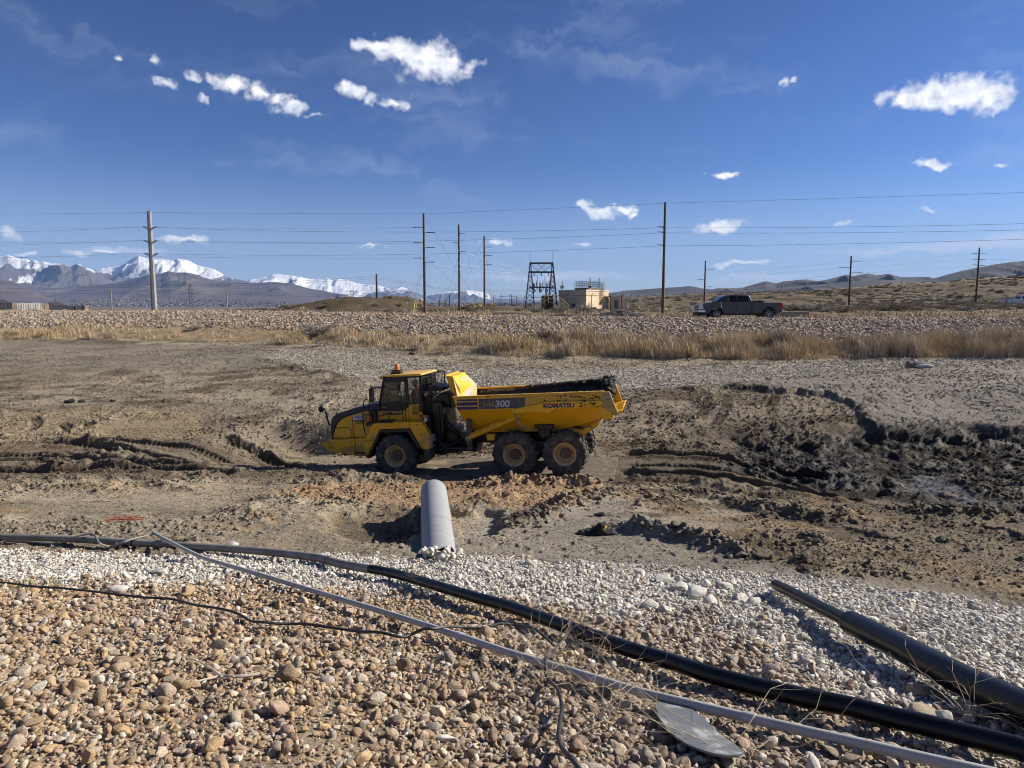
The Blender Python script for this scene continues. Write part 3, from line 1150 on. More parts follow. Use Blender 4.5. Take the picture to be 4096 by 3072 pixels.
def mountain_material(name, rock, rock2, scale):
    m = mat(name, rock, rock2, 0.95, scale, detail=8)
    t = m.node_tree
    b = t.nodes['Principled BSDF']
    src = b.inputs['Base Color'].links[0].from_socket
    an = t.nodes.new('ShaderNodeAttribute')
    an.attribute_name = 'snow'
    tcn = t.nodes.new('ShaderNodeTexCoord')
    mp = t.nodes.new('ShaderNodeMapping')
    mp.inputs['Scale'].default_value = (1.0, 0.3, 0.45)
    t.links.new(tcn.outputs['Object'], mp.inputs[0])
    n = t.nodes.new('ShaderNodeTexNoise')
    t.links.new(mp.outputs[0], n.inputs['Vector'])
    n.inputs['Scale'].default_value = 0.0045
    n.inputs['Detail'].default_value = 7
    n.inputs['Roughness'].default_value = 0.7
    a1 = t.nodes.new('ShaderNodeMath')
    a1.operation = 'MULTIPLY_ADD'
    t.links.new(n.outputs['Fac'], a1.inputs[0])
    a1.inputs[1].default_value = 2.0
    t.links.new(an.outputs['Fac'], a1.inputs[2])
    r = t.nodes.new('ShaderNodeMapRange')
    t.links.new(a1.outputs[0], r.inputs[0])
    r.inputs[1].default_value = 1.40
    r.inputs[2].default_value = 1.60
    mx = t.nodes.new('ShaderNodeMix')
    mx.data_type = 'RGBA'
    t.links.new(r.outputs[0], mx.inputs[0])
    t.links.new(src, mx.inputs[6])
    mx.inputs[7].default_value = (.86, .87, .90, 1)
    t.links.new(mx.outputs[2], b.inputs['Base Color'])
    bn = t.nodes.new('ShaderNodeBump')
    bn.inputs['Strength'].default_value = 1.0
    bn.inputs['Distance'].default_value = 140.0
    t.links.new(n.outputs['Fac'], bn.inputs['Height'])
    t.links.new(bn.outputs[0], b.inputs['Normal'])
    return m


c6 = lambda pts: [(x * .45208, 980 + y * .45208) for x, y in pts]
c7 = lambda pts: [(1000 + x * .49729, 830 + y * .49729) for x, y in pts]
c8 = lambda pts: [(3096 + x * .45208, 960 + y * .45208) for x, y in pts]
SK1 = [(-900, 1030), (-300, 1022)] + c6([(0, 100), (35, 92), (70, 85), (130, 105), (180, 122), (235, 123), (265, 140), (310, 132), (350, 150), (390, 145), (450, 160),
                                         (530, 165), (630, 182), (690, 162), (740, 185), (800, 210), (860, 240), (960, 300), (1100, 360), (1250, 420)])
SK2 = c6([(700, 330), (800, 240), (845, 218), (900, 205), (1000, 190), (1060, 178), (1100, 165), (1150, 130), (1190, 105), (1225, 92), (1260, 103), (1290, 118), (1340, 125),
          (1440, 122), (1500, 132), (1540, 130), (1575, 115), (1620, 128), (1660, 130), (1720, 165), (1800, 195), (1880, 208), (1960, 250), (2010, 285), (2080, 296), (2140, 310), (2212, 330), (2300, 380)])
SK3 = c7([(-120, 640), (-60, 600), (0, 580), (50, 575), (120, 555), (190, 532), (270, 540), (350, 550), (420, 560), (480, 575), (560, 575), (620, 570), (660, 585), (720, 572), (800, 590), (900, 615),
          (960, 618), (1050, 630), (1120, 650), (1160, 642), (1200, 632), (1270, 655), (1330, 680), (1400, 710), (1450, 740), (1550, 790)])
SK4 = c7([(1300, 790), (1380, 730), (1440, 705), (1500, 690), (1560, 682), (1620, 670), (1680, 668), (1740, 660), (1800, 668), (1860, 672), (1900, 690), (1960, 725), (2000, 735), (2100, 735), (2212, 745),
          (2350, 752), (2500, 748), (2650, 745), (2800, 750), (3000, 770)])
SKF = [(-900, 1130)] + c6([(0, 275), (60, 300), (150, 335), (250, 370), (350, 385), (600, 372), (900, 350), (1100, 318), (1300, 262), (1420, 250), (1490, 228), (1560, 242), (1640, 238), (1750, 262),
                           (1850, 300), (1950, 320), (2050, 322)]) + c7([(0, 605), (60, 603), (150, 598), (230, 600), (300, 606), (380, 622), (470, 648), (560, 662), (700, 690), (780, 702), (850, 722), (1000, 752), (1150, 790)])
SKB = [(-900, 1115)] + c6([(0, 300), (120, 340), (250, 400), (380, 450), (500, 490), (650, 540)])
SKR = [(2250, 1222), (2434, 1172), (2500, 1162), (2600, 1154), (2740, 1144.5), (2761, 1142), (2800, 1150), (2823, 1154), (2850, 1156), (2873, 1151), (2925, 1152), (2970, 1149), (3020, 1134),
       (3064, 1123), (3104, 1132)] + c8([(100, 362), (280, 345), (380, 360), (440, 355), (540, 330), (640, 303), (700, 318), (760, 305), (830, 293), (920, 308), (1010, 293), (1130, 325), (1230, 323), (1380, 325),
                                        (1440, 345), (1560, 380)])
SKR2 = c8([(-1200, 480), (-700, 450), (-200, 440), (200, 410), (450, 385), (650, 365), (800, 352), (950, 345), (1100, 355), (1300, 360), (1440, 330), (1540, 300), (1650, 270), (1750, 250), (1850, 232), (1950, 212), (2050, 200), (2212, 180)]) + [(4600, 1010), (5200, 990)]
M_MT1 = mountain_material('rocky_snow_slopes', (.085, .078, .08), (.15, .13, .115), .0016)
M_FOOT = mat('foothill_scrub', (.10, .08, .07), (.06, .05, .048), 0.95, 0.003, detail=8, c3=(.15, .12, .095), s3=0.0012, lo3=0.55, hi3=0.68)
M_HILL = mat('brown_hill_scrub', (.048, .042, .046), (.026, .026, .033), 0.95, 0.006, detail=8, c3=(.09, .072, .060), s3=0.0026, lo3=0.56, hi3=0.66)
range_mesh('mountain_range', SK4, 29000, 6000, M_MT1, 3, 1300, 100, .5, snow=(.35, 1.0, 1.5, .0))
range_mesh('mountain_range', SK3, 24500, 5500, M_MT1, 8, 1200, 120, .5, snow=(.25, .9, 1.6, .1))
range_mesh('mountain_range', SK2, 20500, 5000, M_MT1, 12, 1100, 130, .5, snow=(.45, .85, 1.4, .1))
range_mesh('mountain_range', SK1, 17500, 4600, M_MT1, 17, 900, 130, .6, snow=(.45, 1.15, 2.2, .06))
range_mesh('foothills', SKF, 12500, 3600, M_FOOT, 23, 800, 70, 0.3, jag=1)
range_mesh('foothills', SKB, 8200, 2400, M_FOOT, 27, 600, 60, 0.25, jag=.6)
range_mesh('brown_hills', SKR, 6200, 2000, M_HILL, 31, 420, 90, 0.4, jag=.8)
range_mesh('brown_hills', SKR2, 4600, 1700, M_HILL, 37, 360, 90, 0.35, jag=.8)

# ------------------------------------------------------------------ stones
def stone_mesh(name, kind, seed, sub):
    r = random.Random(seed)
    bm = bmesh.new()
    if kind == 'cobble':
        bmesh.ops.create_icosphere(bm, subdivisions=sub, radius=1.0)
        ph = [r.uniform(0, 9) for _ in range(9)]
        cuts = [(Vector((r.gauss(0, 1), r.gauss(0, 1), r.gauss(0, 1))).normalized(), r.uniform(0.6, 0.92)) for _ in range(r.randint(4, 8))]
        for v in bm.verts:
            p = v.co.copy()
            k = 1 + 0.10 * math.sin(2.1 * p.x + ph[0]) * math.sin(1.7 * p.y + ph[1]) + 0.07 * math.sin(3.3 * p.z + ph[2] + p.x) + 0.03 * math.sin(6 * p.x + ph[3]) * math.sin(6 * p.y + ph[4])
            p *= k
            for nrm, d in cuts:
                e = p.dot(nrm) - d
                if e > 0:
                    p -= nrm * e * 0.85
            v.co = p
    else:
        for _ in range(r.randint(15, 24)):
            p = Vector((r.gauss(0, 1), r.gauss(0, 1), r.gauss(0, 1))).normalized() * r.uniform(0.75, 1.05)
            bm.verts.new(p)
        bmesh.ops.convex_hull(bm, input=bm.verts[:])
        bmesh.ops.dissolve_limit(bm, angle_limit=R(14), verts=bm.verts[:], edges=bm.edges[:])
        if sub > 1:
            bmesh.ops.bevel(bm, geom=bm.edges[:], offset=0.07, segments=1, affect='EDGES', clamp_overlap=True)
    me = bpy.data.meshes.new(name)
    bm.to_mesh(me)
    bm.free()
    me.polygons.foreach_set('use_smooth', [True] * len(me.polygons))
    me.set_sharp_from_angle(angle=R(38))
    return me


def stone_material(name, bump):
    m = mat(name, (1.0, 0.98, 0.95), (0.68, 0.66, 0.63), 0.88, 2.2, attr='tone', attr_type='INSTANCER', bump=bump, bscale=5.0, bdist=0.12, detail=8,
            c3=(.30, .24, .17), s3=1.3, lo3=0.60, hi3=0.80)
    return m


M_STONE = stone_material('stone', 0.35)
COB = [stone_mesh('cobble', 'cobble', 100 + i, 3) for i in range(14)]
ANG = [stone_mesh('crushed_stone', 'angular', 300 + i, 2) for i in range(16)]
LOWP = [stone_mesh('small_stone', 'cobble', 500 + i, 1) for i in range(5)] + [stone_mesh('small_stone', 'angular', 600 + i, 1) for i in range(7)]
for me in COB + ANG + LOWP:
    me.materials.append(M_STONE)
NEARP = proto_collection('bank_stone_shapes', COB + ANG)
LOWC = proto_collection('far_stone_shapes', LOWP)

TANS = np.array([(.42, .32, .21), (.36, .27, .18), (.30, .215, .14), (.47, .385, .275), (.40, .30, .235), (.345, .295, .24), (.52, .455, .36), (.27, .20, .145), (.39, .355, .32), (.45, .33, .19)])
WHTS = np.array([(.73, .70, .65), (.66, .63, .575), (.77, .75, .70), (.58, .545, .48), (.70, .665, .59), (.53, .505, .46)])


def jitter_grid(x0, x1, y0, y1, s, jit=0.42):
    gx, gy = np.meshgrid(np.arange(x0, x1, s), np.arange(y0, y1, s * .87))
    gx = gx + (np.arange(gy.shape[0]) % 2)[:, None] * s / 2
    gx = gx + rng.uniform(-jit, jit, gx.shape) * s
    gy = gy + rng.uniform(-jit, jit, gy.shape) * s
    return gx.ravel(), gy.ravel()


def toe_y(x):
    y = np.full_like(x, 11.0)
    for _ in range(10):
        y = key(1, x / np.maximum(y, 10))[0]
    return y


def bank_layer(s, r_lo, r_hi, y0, y1, bury, thin=0.0, big=False):
    gx, gy = jitter_grid(-12.5, 12.5, y0, y1, s)
    lim = toe_y(gx) + (fbm(gx * 1.7, gy * 0 + 3, 3, 81) - .5) * .8
    keep = (gy < lim + 0.1) & (np.abs(gx) < 0.74 * np.maximum(gy, 0.5) + 2.2)
    gx, gy = gx[keep], gy[keep]
    wmk = white_mask(gx, gy)
    # sandy hollows in the tan cobble where few stones lie
    bare = smoothstep(0.60, 0.72, fbm(gx * .75, gy * .75, 3, 64)) * (1 - wmk)
    tuck = rng.random(len(gx)) > thin + 0.45 * bare
    gx, gy, wmk = gx[tuck], gy[tuck], wmk[tuck]
    n = len(gx)
    rad = r_lo * (r_hi / r_lo) ** (rng.random(n) ** 1.7)
    w_ = rng.random(n) < wmk
    rad = np.where(w_, rad * 0.92, rad)
    el_ = np.stack([rng.uniform(.85, 1.5, n), rng.uniform(.65, 1.1, n), rng.uniform(.42, .95, n)], 1)
    scl = el_ * rad[:, None]
    z = bank_z(gx, gy) + rad * el_[:, 2] * rng.uniform(bury[0], bury[1], n)
    rot = np.stack([rng.normal(0, .38, n), rng.normal(0, .38, n), rng.uniform(0, 6.28, n)], 1)
    idx = np.where(w_, rng.integers(len(COB), len(COB) + len(ANG), n),
                   np.where(rng.random(n) < .30, rng.integers(0, len(COB), n), rng.integers(len(COB), len(COB) + len(ANG), n)))
    cc = np.where(w_[:, None], WHTS[rng.integers(0, len(WHTS), n)], TANS[rng.integers(0, len(TANS), n)])
    odd = rng.random(n) < 0.06
    cc = np.where((odd & ~w_)[:, None], WHTS[rng.integers(0, len(WHTS), n)] * .9, cc)
    odd2 = rng.random(n) < 0.10
    cc = np.where((odd2 & w_)[:, None], TANS[rng.integers(0, len(TANS), n)] * 1.15, cc)
    cc = np.where(w_[:, None], cc, cc * np.array([1.10, 1.045, .975]))
    pale = (smoothstep(-1.5, 2.0, gx) * .35 * (~w_))[:, None]
    cc = cc * (1 - pale) + (cc.mean(1)[:, None] * np.array([1.06, 1.0, .93]) * 1.08) * pale
    cc = cc * rng.uniform(.85, 1.25, n)[:, None]
    return np.stack([gx, gy, z], 1), rot, scl, idx, cc


parts = [bank_layer(0.034, .009, .021, 2.4, 8.0, (.0, .6), .22),
         bank_layer(0.044, .012, .036, 2.0, 12.9, (.0, 1.0), .06),
         bank_layer(0.076, .017, .052, 2.0, 12.9, (.3, 1.3), .40),
         bank_layer(0.32, .048, .085, 2.0, 12.9, (.35, .8), .5)]
bp, br, bs, bi, bc = [np.concatenate([p[k] for p in parts]) for k in range(5)]
# larger pale blocks near the right-hand toe, as in the photograph
for sx, sy, r_ in ((2650, 2330, .17), (2720, 2370, .15), (2790, 2385, .16), (2600, 2430, .13), (2660, 2440, .12), (2900, 2360, .13), (2960, 2400, .15), (3010, 2425, .12),
                   (3690, 2765, .13), (3685, 2870, .11), (3780, 2880, .09), (2560, 2300, .13), (2840, 2410, .14), (930, 2190, .11), (640, 2300, .12), (470, 2365, .13), (850, 2350, .10)):
    g = ground(sx, sy)
    bp = np.vstack([bp, [[g[0], g[1], bank_z(g[0:1], g[1:2])[0] + r_ * .3]]])
    br = np.vstack([br, [[rnd.gauss(0, .2), rnd.gauss(0, .2), rnd.uniform(0, 6)]]])
    bs = np.vstack([bs, [[r_ * 1.15, r_ * .9, r_ * .62]]])
    bi = np.append(bi, len(COB) + rnd.randrange(len(ANG)))
    tanny = sy > 2600 and sx < 3700
    bc = np.vstack([bc, [[.40, .33, .24] if tanny else [.62, .60, .55]]])
for k in range(26):    # stones heaped against the buried end of the culvert pipe
    g = ground(1690 + 6.2 * k + rnd.uniform(-8, 8), rnd.uniform(2226, 2252))
    bp = np.vstack([bp, [[g[0], g[1], g[2] + rnd.uniform(.03, .22)]]])
    br = np.vstack([br, [[rnd.gauss(0, .3), rnd.gauss(0, .3), rnd.uniform(0, 6)]]])
    r_ = rnd.uniform(.05, .09)
    bs = np.vstack([bs, [[r_ * 1.2, r_, r_ * .75]]])
    bi = np.append(bi, len(COB) + rnd.randrange(len(ANG)))
    bc = np.vstack([bc, [list(WHTS[k % len(WHTS)])]])
# keep stones from poking through the pipes and cables: done where the pipes are laid (list filled below)
BANK = dict(p=bp, r=br, s=bs, i=bi, c=bc)

# ------------------------------------------------------------------ pipes, cables and litter on the bank
cA = lambda pts: [(x * .6329, 2072 + y * .6329) for x, y in pts]
cB = lambda pts: [(1400 + x * .6329, 2072 + y * .6329) for x, y in pts]
cC = lambda pts: [(2696 + x * .6329, 2072 + y * .6329) for x, y in pts]


def lay(pts, lift, n=8, wob=0.0):
    out = []
    for i, p in enumerate(pts):
        sx, sy = p[0], p[1]
        li = lift + (p[2] if len(p) > 2 else 0)
        g = ground(sx, sy, li)
        out.append((g[0], g[1], g[2] + li))
    return catmull(out, n)


M_BLKPIPE = mat('black_polyethylene', (.005, .005, .007), (.010, .010, .011), 0.36, 3.0, stretch=(1, 1, 1), c3=(.12, .11, .095), s3=2.2, lo3=0.72, hi3=0.95, r3=0.8, spec=.3)
M_DUSTPIPE = mat('dusty_black_polyethylene', (.15, .145, .138), (.24, .232, .215), 0.7, 4.0, c3=(.30, .28, .24), s3=2.0, lo3=0.45, hi3=0.75, r3=0.9)
M_CONDUIT = mat('grey_conduit_plastic', (.44, .43, .41), (.37, .36, .34), 0.6, 6.0, c3=(.30, .27, .22), s3=5, lo3=.62, hi3=.85)
M_CABLE = mat('black_cable_rubber', (.022, .022, .024), (.045, .044, .043), 0.55, 10.0, c3=(.14, .125, .105), s3=6, lo3=.55, hi3=.8)
M_GREYCABLE = mat('grey_cable', (.25, .24, .225), (.17, .165, .155), 0.6, 8.0)

main_pts = cA([(-2600, 60), (-1500, 85), (-700, 100), (0, 118), (300, 125), (600, 140), (1000, 165), (1400, 190), (1700, 215), (2000, 250)]) + cB([(-60, 290), (250, 345), (500, 415), (750, 490), (1000, 560), (1250, 645), (1500, 735), (1750, 825), (2000, 900)]) + \
    cC([(0, 915), (250, 995), (500, 1060), (800, 1130), (1100, 1190), (1400, 1265), (1700, 1335), (2000, 1410), (2212, 1465), (2800, 1630)])
PIPE_R = 0.064
mp_ = lay(main_pts, PIPE_R + 0.06)
root = empty('black_pipe', mp_[len(mp_) // 2])
tag(root, 'long black plastic pipe curving across the stone bank from left edge to lower right', 'pipe')
b0 = Vector(root.location)
cut = int(len(mp_) * 0.38)
MB().tube([p - b0 for p in mp_[cut:]], PIPE_R, 16).build('pipe_wall', M_BLKPIPE, root, 60)
MB().tube([p - b0 for p in mp_[:cut + 1]], PIPE_R, 16).build('dusty_pipe_wall', M_DUSTPIPE, root, 60)
for k in (int(len(mp_) * f) for f in (.2, .34, .57, .585)):
    a, c = mp_[k] - b0, mp_[k + 1] - b0
    d = (c - a).normalized()
    MB().tube([a - d * .018, a - d * .016, a + d * .016, a + d * .018], [PIPE_R, PIPE_R + .005, PIPE_R + .005, PIPE_R], 16).build('weld_bead', M_BLKPIPE, root, 40)

con_pts = [(616, 2132, .12), (650, 2152, .13), (700, 2178, .13), (790, 2221, .05)] + [(a, b, 0) for a, b in cA([(1360, 275), (1600, 345), (1930, 445)]) + cB([(0, 530), (200, 590), (500, 685), (720, 755), (1000, 850), (1220, 915), (1500, 1000), (1800, 1090), (2000, 1140)]) +
          cC([(100, 1175), (480, 1265), (800, 1340), (1200, 1430), (1500, 1500), (1900, 1590), (2500, 1720)])]
CON_R = 0.031
cpth = lay(con_pts, CON_R + 0.07)
root = empty('grey_conduit', cpth[len(cpth) // 2])
tag(root, 'thin light grey plastic conduit with couplings running diagonally over the stones', 'conduit')
b0 = Vector(root.location)
MB().tube([p - b0 for p in cpth], CON_R, 14).build('conduit_wall', M_CONDUIT, root, 60)
M_COUP = mat('coupling_plastic', (.47, .475, .48), (.42, .42, .42), 0.45, 6.0)
for sx, sy in ((655, 2156), (858, 2246), (2619, 0), (1222, 2356), (1856, 2550), (3003, 2875)):
    if sy == 0:
        continue
    g = ground(sx, sy, .08)
    k = min(range(len(cpth) - 1), key=lambda i: (cpth[i] - Vector((g[0], g[1], g[2] + .08))).length)
    a, d = cpth[k] - b0, (cpth[k + 1] - cpth[k]).normalized()
    MB().tube([a - d * .04, a - d * .038, a + d * .038, a + d * .04], [CON_R, CON_R + .0045, CON_R + .0045, CON_R], 14).build('coupling', M_COUP, root, 40)

cab_pts = cA([(-2200, 330), (-1200, 372), (-500, 398), (0, 412), (200, 425), (450, 455), (800, 485), (1000, 510), (1150, 525), (1300, 560), (1500, 605), (1600, 650), (1700, 668), (1850, 662), (1950, 680)]) + \
    [(a, b) for a, b in cB([(0, 703), (150, 725), (300, 745), (400, 730)])] + [(a, b, .06) for a, b in cB([(500, 700), (570, 688)])] + cB([(700, 695), (850, 688), (950, 675), (1050, 672), (1150, 700), (1250, 765), (1300, 812), (1290, 840)]) + \
    [(a, b, .05) for a, b in cB([(1245, 880), (1235, 930)])] + cB([(1250, 1010), (1310, 1090), (1340, 1180), (1330, 1280), (1320, 1380), (1360, 1480), (1440, 1575), (1600, 1720)])
cp2 = lay(cab_pts, 0.085, 8)
cp2 = [p + Vector((0, 0, .012 * math.sin(i * .35))) for i, p in enumerate(cp2)]
o = MB().tube(cp2, 0.0135, 10).build('black_cable', M_CABLE, None, 60)
tag(o, 'thin black cable snaking over the stones and twice across the grey conduit', 'cable')
g_pts = [(a, b, z) for (a, b), z in zip(cA([(-900, 80), (0, 120), (50, 145), (200, 155), (370, 165), (430, 130), (550, 102), (600, 110), (630, 160), (700, 180), (760, 160), (850, 130), (980, 100)]),
                                        (0, 0, 0, 0, 0, .13, .20, .20, .12, .03, .14, .19, .15))]
gp = lay(g_pts, 0.03)
o = MB().tube(gp, 0.017, 8).build('grey_cable', M_GREYCABLE, None, 60)
tag(o, 'loose grey cable looping over the dusty end of the black pipe', 'cable')

# pipe with the larger sleeve, lower right
thin = [ground(*cC([p])[0]) for p in ((640, 500), (900, 605), (1125, 700))]
thin = [Vector((g[0], g[1], g[2] + .07 + k)) for g, k in zip(thin, (.10, .12, .13))]
thick = [Vector(ground(*cC([p])[0], .12)) + Vector((0, 0, .12 + h)) for p, h in (((1118, 700), .06), ((1400, 830), .04), ((1650, 950), .02), ((1900, 1060), 0), ((2212, 1200), 0), ((2700, 1430), 0))]
root = empty('sleeved_black_pipe', thick[2])
tag(root, 'thick black pipe with a thinner pipe sticking out of its upper end', 'pipe')
b0 = Vector(root.location)
thk = catmull(thick, 6)
axis0 = (thk[1] - thk[0]).normalized()
t_end = thk[0]
far_end = thin[0]
tdir = (far_end - t_end).normalized()
MB().tube([t_end - tdir * .5 - b0, t_end - b0, (t_end + far_end) / 2 - b0, far_end - b0], .068, 18).build('inner_pipe', M_BLKPIPE, root, 60)
outer = MB()
outer.tube([p - b0 for p in thk], .112, 24, cap=False)
outer.tube([p - b0 for p in thk[::-1]], .100, 24, cap=False)
n_ = 24
ca = t_end - b0
outer.build('outer_pipe', M_BLKPIPE, root, 60)
ring = MB()
ring.tube([ca - axis0 * .004, ca - axis0 * .003, ca + axis0 * .05, ca + axis0 * .051], [.1005, .1135, .1135, .1005], 24, cap=False)
ring.tube([ca + axis0 * .001, ca - axis0 * .0035], [.100, .1005], 24, cap=False)
ring.build('pipe_lip', M_BLKPIPE, root, 40)

# half-round grey lid lying on the stones against the conduit
lid_px = [(2679, 2783), (2650, 2782), (2630, 2796), (2625, 2830), (2636, 2868), (2662, 2908), (2700, 2945), (2750, 2975), (2805, 2998), (2860, 3014), (2915, 3022), (2955, 3019), (2978, 3006), (2940, 2975), (2880, 2935), (2800, 2860), (2740, 2815)]
lp = []
for i, (a, b) in enumerate(lid_px):
    g = ground(a, b, .09)
    lp.append(Vector((g[0], g[1], g[2] + .09)))
cen = sum(lp, Vector()) / len(lp)
lb = MB()
n_ = len(lp)
rim = [cen + (p - cen) * 1.0 for p in lp]
inn = [cen + (p - cen) * .93 for p in lp]
vs = [p - cen for p in rim] + [p - cen - Vector((0, 0, .014)) for p in rim]
lb.add(vs, [tuple(range(n_ - 1, -1, -1)), tuple(range(n_, 2 * n_))] + [(i, (i + 1) % n_, (i + 1) % n_ + n_, i + n_) for i in range(n_)])
M_LID = mat('grey_lid_plastic', (.145, .152, .158), (.19, .195, .198), 0.5, 5.0, c3=(.40, .40, .39), s3=5, lo3=0.56, hi3=0.62, lo=.45, hi=.55)
o = lb.build('half_round_lid', M_LID, None, 40)
bmf = bmesh.new()
bmf.from_mesh(o.data)
bmesh.ops.recalc_face_normals(bmf, faces=bmf.faces[:])
bmf.to_mesh(o.data)
bmf.free()
o.location = cen
tag(o, 'scuffed grey half-round plastic lid lying on stones under the conduit', 'lid')

# large grey culvert pipe reaching into the pit
near_c = ground(1762, 2215)
D0 = Vector((near_c[0] + .02, near_c[1] - .34, near_c[2] - .10))
e_ = at(1735, 1965, 16.9)
D1 = Vector((float(e_[0]), 16.9, float(e_[2]) - .02))
ax_ = (D1 - D0).normalized()
root = empty('culvert_pipe', D0 - Vector((0, 0, .06)))
tag(root, 'large weathered grey pipe lying from the stone toe towards the dump truck', 'pipe')
b0 = Vector(root.location)
side = ax_.cross(Vector((0, 0, 1))).normalized()
upv = side.cross(ax_)
NC = 48
CR = 0.315
vs, fs = [], []
st = 10
for i in range(st + 1):
    for k in range(NC):
        an = 2 * math.pi * k / NC
        s_ = 0.0
        if i == 0:   # torn near edge
            s_ = 0.02 * math.sin(3 * an + 1) + (0.30 * max(0, math.cos(an - 0.85)) ** 6 + 0.05 * max(0, math.sin(9 * an)) * max(0, math.cos(an - 0.85)))
        c = D0 + (D1 - D0) * (i / st) + ax_ * s_
        for rr in (CR, CR - .022):
            vs.append(c + (side * math.sin(an) + upv * math.cos(an)) * rr - b0)
m2 = NC * 2
for i in range(st):
    for k in range(NC):
        k2 = (k + 1) % NC
        a, b, c, d = i * m2 + k * 2, i * m2 + k2 * 2, (i + 1) * m2 + k2 * 2, (i + 1) * m2 + k * 2
        fs += [(a, b, c, d), (a + 1, d + 1, c + 1, b + 1)]
for k in range(NC):
    k2 = (k + 1) % NC
    fs.append((k * 2, k * 2 + 1, k2 * 2 + 1, k2 * 2))
    fs.append((st * m2 + k * 2, st * m2 + k2 * 2, st * m2 + k2 * 2 + 1, st * m2 + k * 2 + 1))
M_CLAY = mat('dark_clay', (.19, .165, .13), (.12, .10, .08), .95, 12, bump=.8)
M_CULV = mat('weathered_grey_pipe', (.28, .285, .29), (.36, .363, .365), 0.6, 2.4, stretch=(.5, 3.0, .5), c3=(.17, .165, .155), s3=2.4, lo3=.55, hi3=.85, lo=.38, hi=.62)
o = MB().add(vs, fs).build('culvert_wall', M_CULV, root, 40)
pc = D0 + ax_ * .05 - b0
MB().add([pc - Vector((0, 0, .06))] + [pc + (side * math.sin(2 * math.pi * k / 20) + upv * math.cos(2 * math.pi * k / 20) * .62 - upv * .1) * (CR - .03) - ax_ * rnd.uniform(0, .05) for k in range(20)],
         [(0, k + 1, (k + 1) % 20 + 1) for k in range(20)]).build('soil_plug', M_CLAY, root, 60)

# stones are kept clear of whatever lies on them
def clear_of(path, rad):
    P = np.array([tuple(p) for p in path])
    keep = np.ones(len(BANK['p']), bool)
    bpn = BANK['p']
    top = bpn[:, 2] + BANK['s'][:, 2]
    for i in range(len(P) - 1):
        a, b = P[i], P[i + 1]
        m = (np.abs(bpn[:, 0] - (a[0] + b[0]) / 2) < .8) & (np.abs(bpn[:, 1] - (a[1] + b[1]) / 2) < .8)
        if not m.any():
            continue
        q = bpn[m]
        d = b[:2] - a[:2]
        t = np.clip(((q[:, 0] - a[0]) * d[0] + (q[:, 1] - a[1]) * d[1]) / (d @ d + 1e-9), 0, 1)
        dist = np.hypot(q[:, 0] - a[0] - t * d[0], q[:, 1] - a[1] - t * d[1])
        zc = a[2] + t * (b[2] - a[2])
        bad = (dist < rad + BANK['s'][m][:, 0] * .45) & (top[m] > zc - rad * .35)
        keep[np.where(m)[0][bad]] = False
    for k in BANK:
        BANK[k] = BANK[k][keep]


clear_of(mp_, PIPE_R)
clear_of(cpth, CON_R)
clear_of(cp2, .02)
clear_of(thk, .112)
clear_of([far_end, t_end], .068)
clear_of([D0 + ax_ * .12, D1], .30)
lidp = [(v.x, v.y) for v in lp]
inl = (poly_sd(BANK['p'][:, 0], BANK['p'][:, 1], lidp) > -.02) & (BANK['p'][:, 2] + BANK['s'][:, 2] > cen.z - .02 + (BANK['p'][:, 1] - cen.y) * -.2445)
for k in BANK:
    BANK[k] = BANK[k][~inl]

# the 300 stones that show largest are single objects, the rest one mass
P_ = BANK['p']
dep = P_[:, 1] * CP - (P_[:, 2] - CAM_H) * SP
px = P_[:, 0] / dep * FPX + 2048
py = 1536 - ((P_[:, 2] - CAM_H) * CP + P_[:, 1] * SP) / dep * FPX
vis = (px > 10) & (px < 4086) & (py < 3062) & (dep > 1) & (BANK['p'][:, 2] + BANK['s'][:, 2] * .3 > bank_z(P_[:, 0], P_[:, 1]))
size = np.where(vis, BANK['s'][:, 0] * BANK['s'][:, 2] / dep ** 2, 0)
order = np.argsort(-size)
pick, rest = order[:300], order[300:]
allm = COB + ANG
for k in pick:
    o = bpy.data.objects.new('stone', allm[int(BANK['i'][k])])
    link(o, bank)
    o.location = BANK['p'][k]
    o.rotation_euler = BANK['r'][k]
    o.scale = BANK['s'][k]
    o['tone'] = [float(v) for v in BANK['c'][k]] + [1.0]


def rgba(c):
    return np.concatenate([c, np.ones((len(c), 1))], 1)


o = scatter('bank_stones', P_[rest], BANK['r'][rest], BANK['s'][rest], BANK['i'][rest], rgba(BANK['c'][rest]), NEARP, M_STONE, bank)
tag(o, kind='stuff')

# white gravel band across the pit, riprap on the far embankment, clods on the churned floor
def pit_at(x, y):
    """height of the built pit floor near ground points (nearest grid vertex)"""
    u = x / y
    ci = np.clip(np.searchsorted(pitU, u), 1, len(pitU) - 1)
    ci = np.where(np.abs(pitU[ci - 1] - u) < np.abs(pitU[ci] - u), ci - 1, ci)
    lo = np.zeros(len(x), int)
    hi = np.full(len(x), pitY.shape[0] - 1)
    for _ in range(11):
        mid = (lo + hi) // 2
        below = pitY[mid, ci] < y
        lo = np.where(below, mid, lo)
        hi = np.where(below, hi, mid)
    return pitZ[hi, ci], hi, ci


def simple_scatter(name, x, y, z, rad, cols, parent, flat=(.5, .9), coll=None, nsh=None):
    n = len(x)
    el_ = np.stack([rng.uniform(.85, 1.3, n), rng.uniform(.75, 1.1, n), rng.uniform(flat[0], flat[1], n)], 1) * rad[:, None]
    rot = np.stack([rng.normal(0, .4, n), rng.normal(0, .4, n), rng.uniform(0, 6.28, n)], 1)
    o = scatter(name, np.stack([x, y, z], 1), rot, el_, rng.integers(0, nsh or len(LOWP), n), rgba(cols), coll or LOWC, M_STONE, parent)
    tag(o, kind='stuff')
    return o


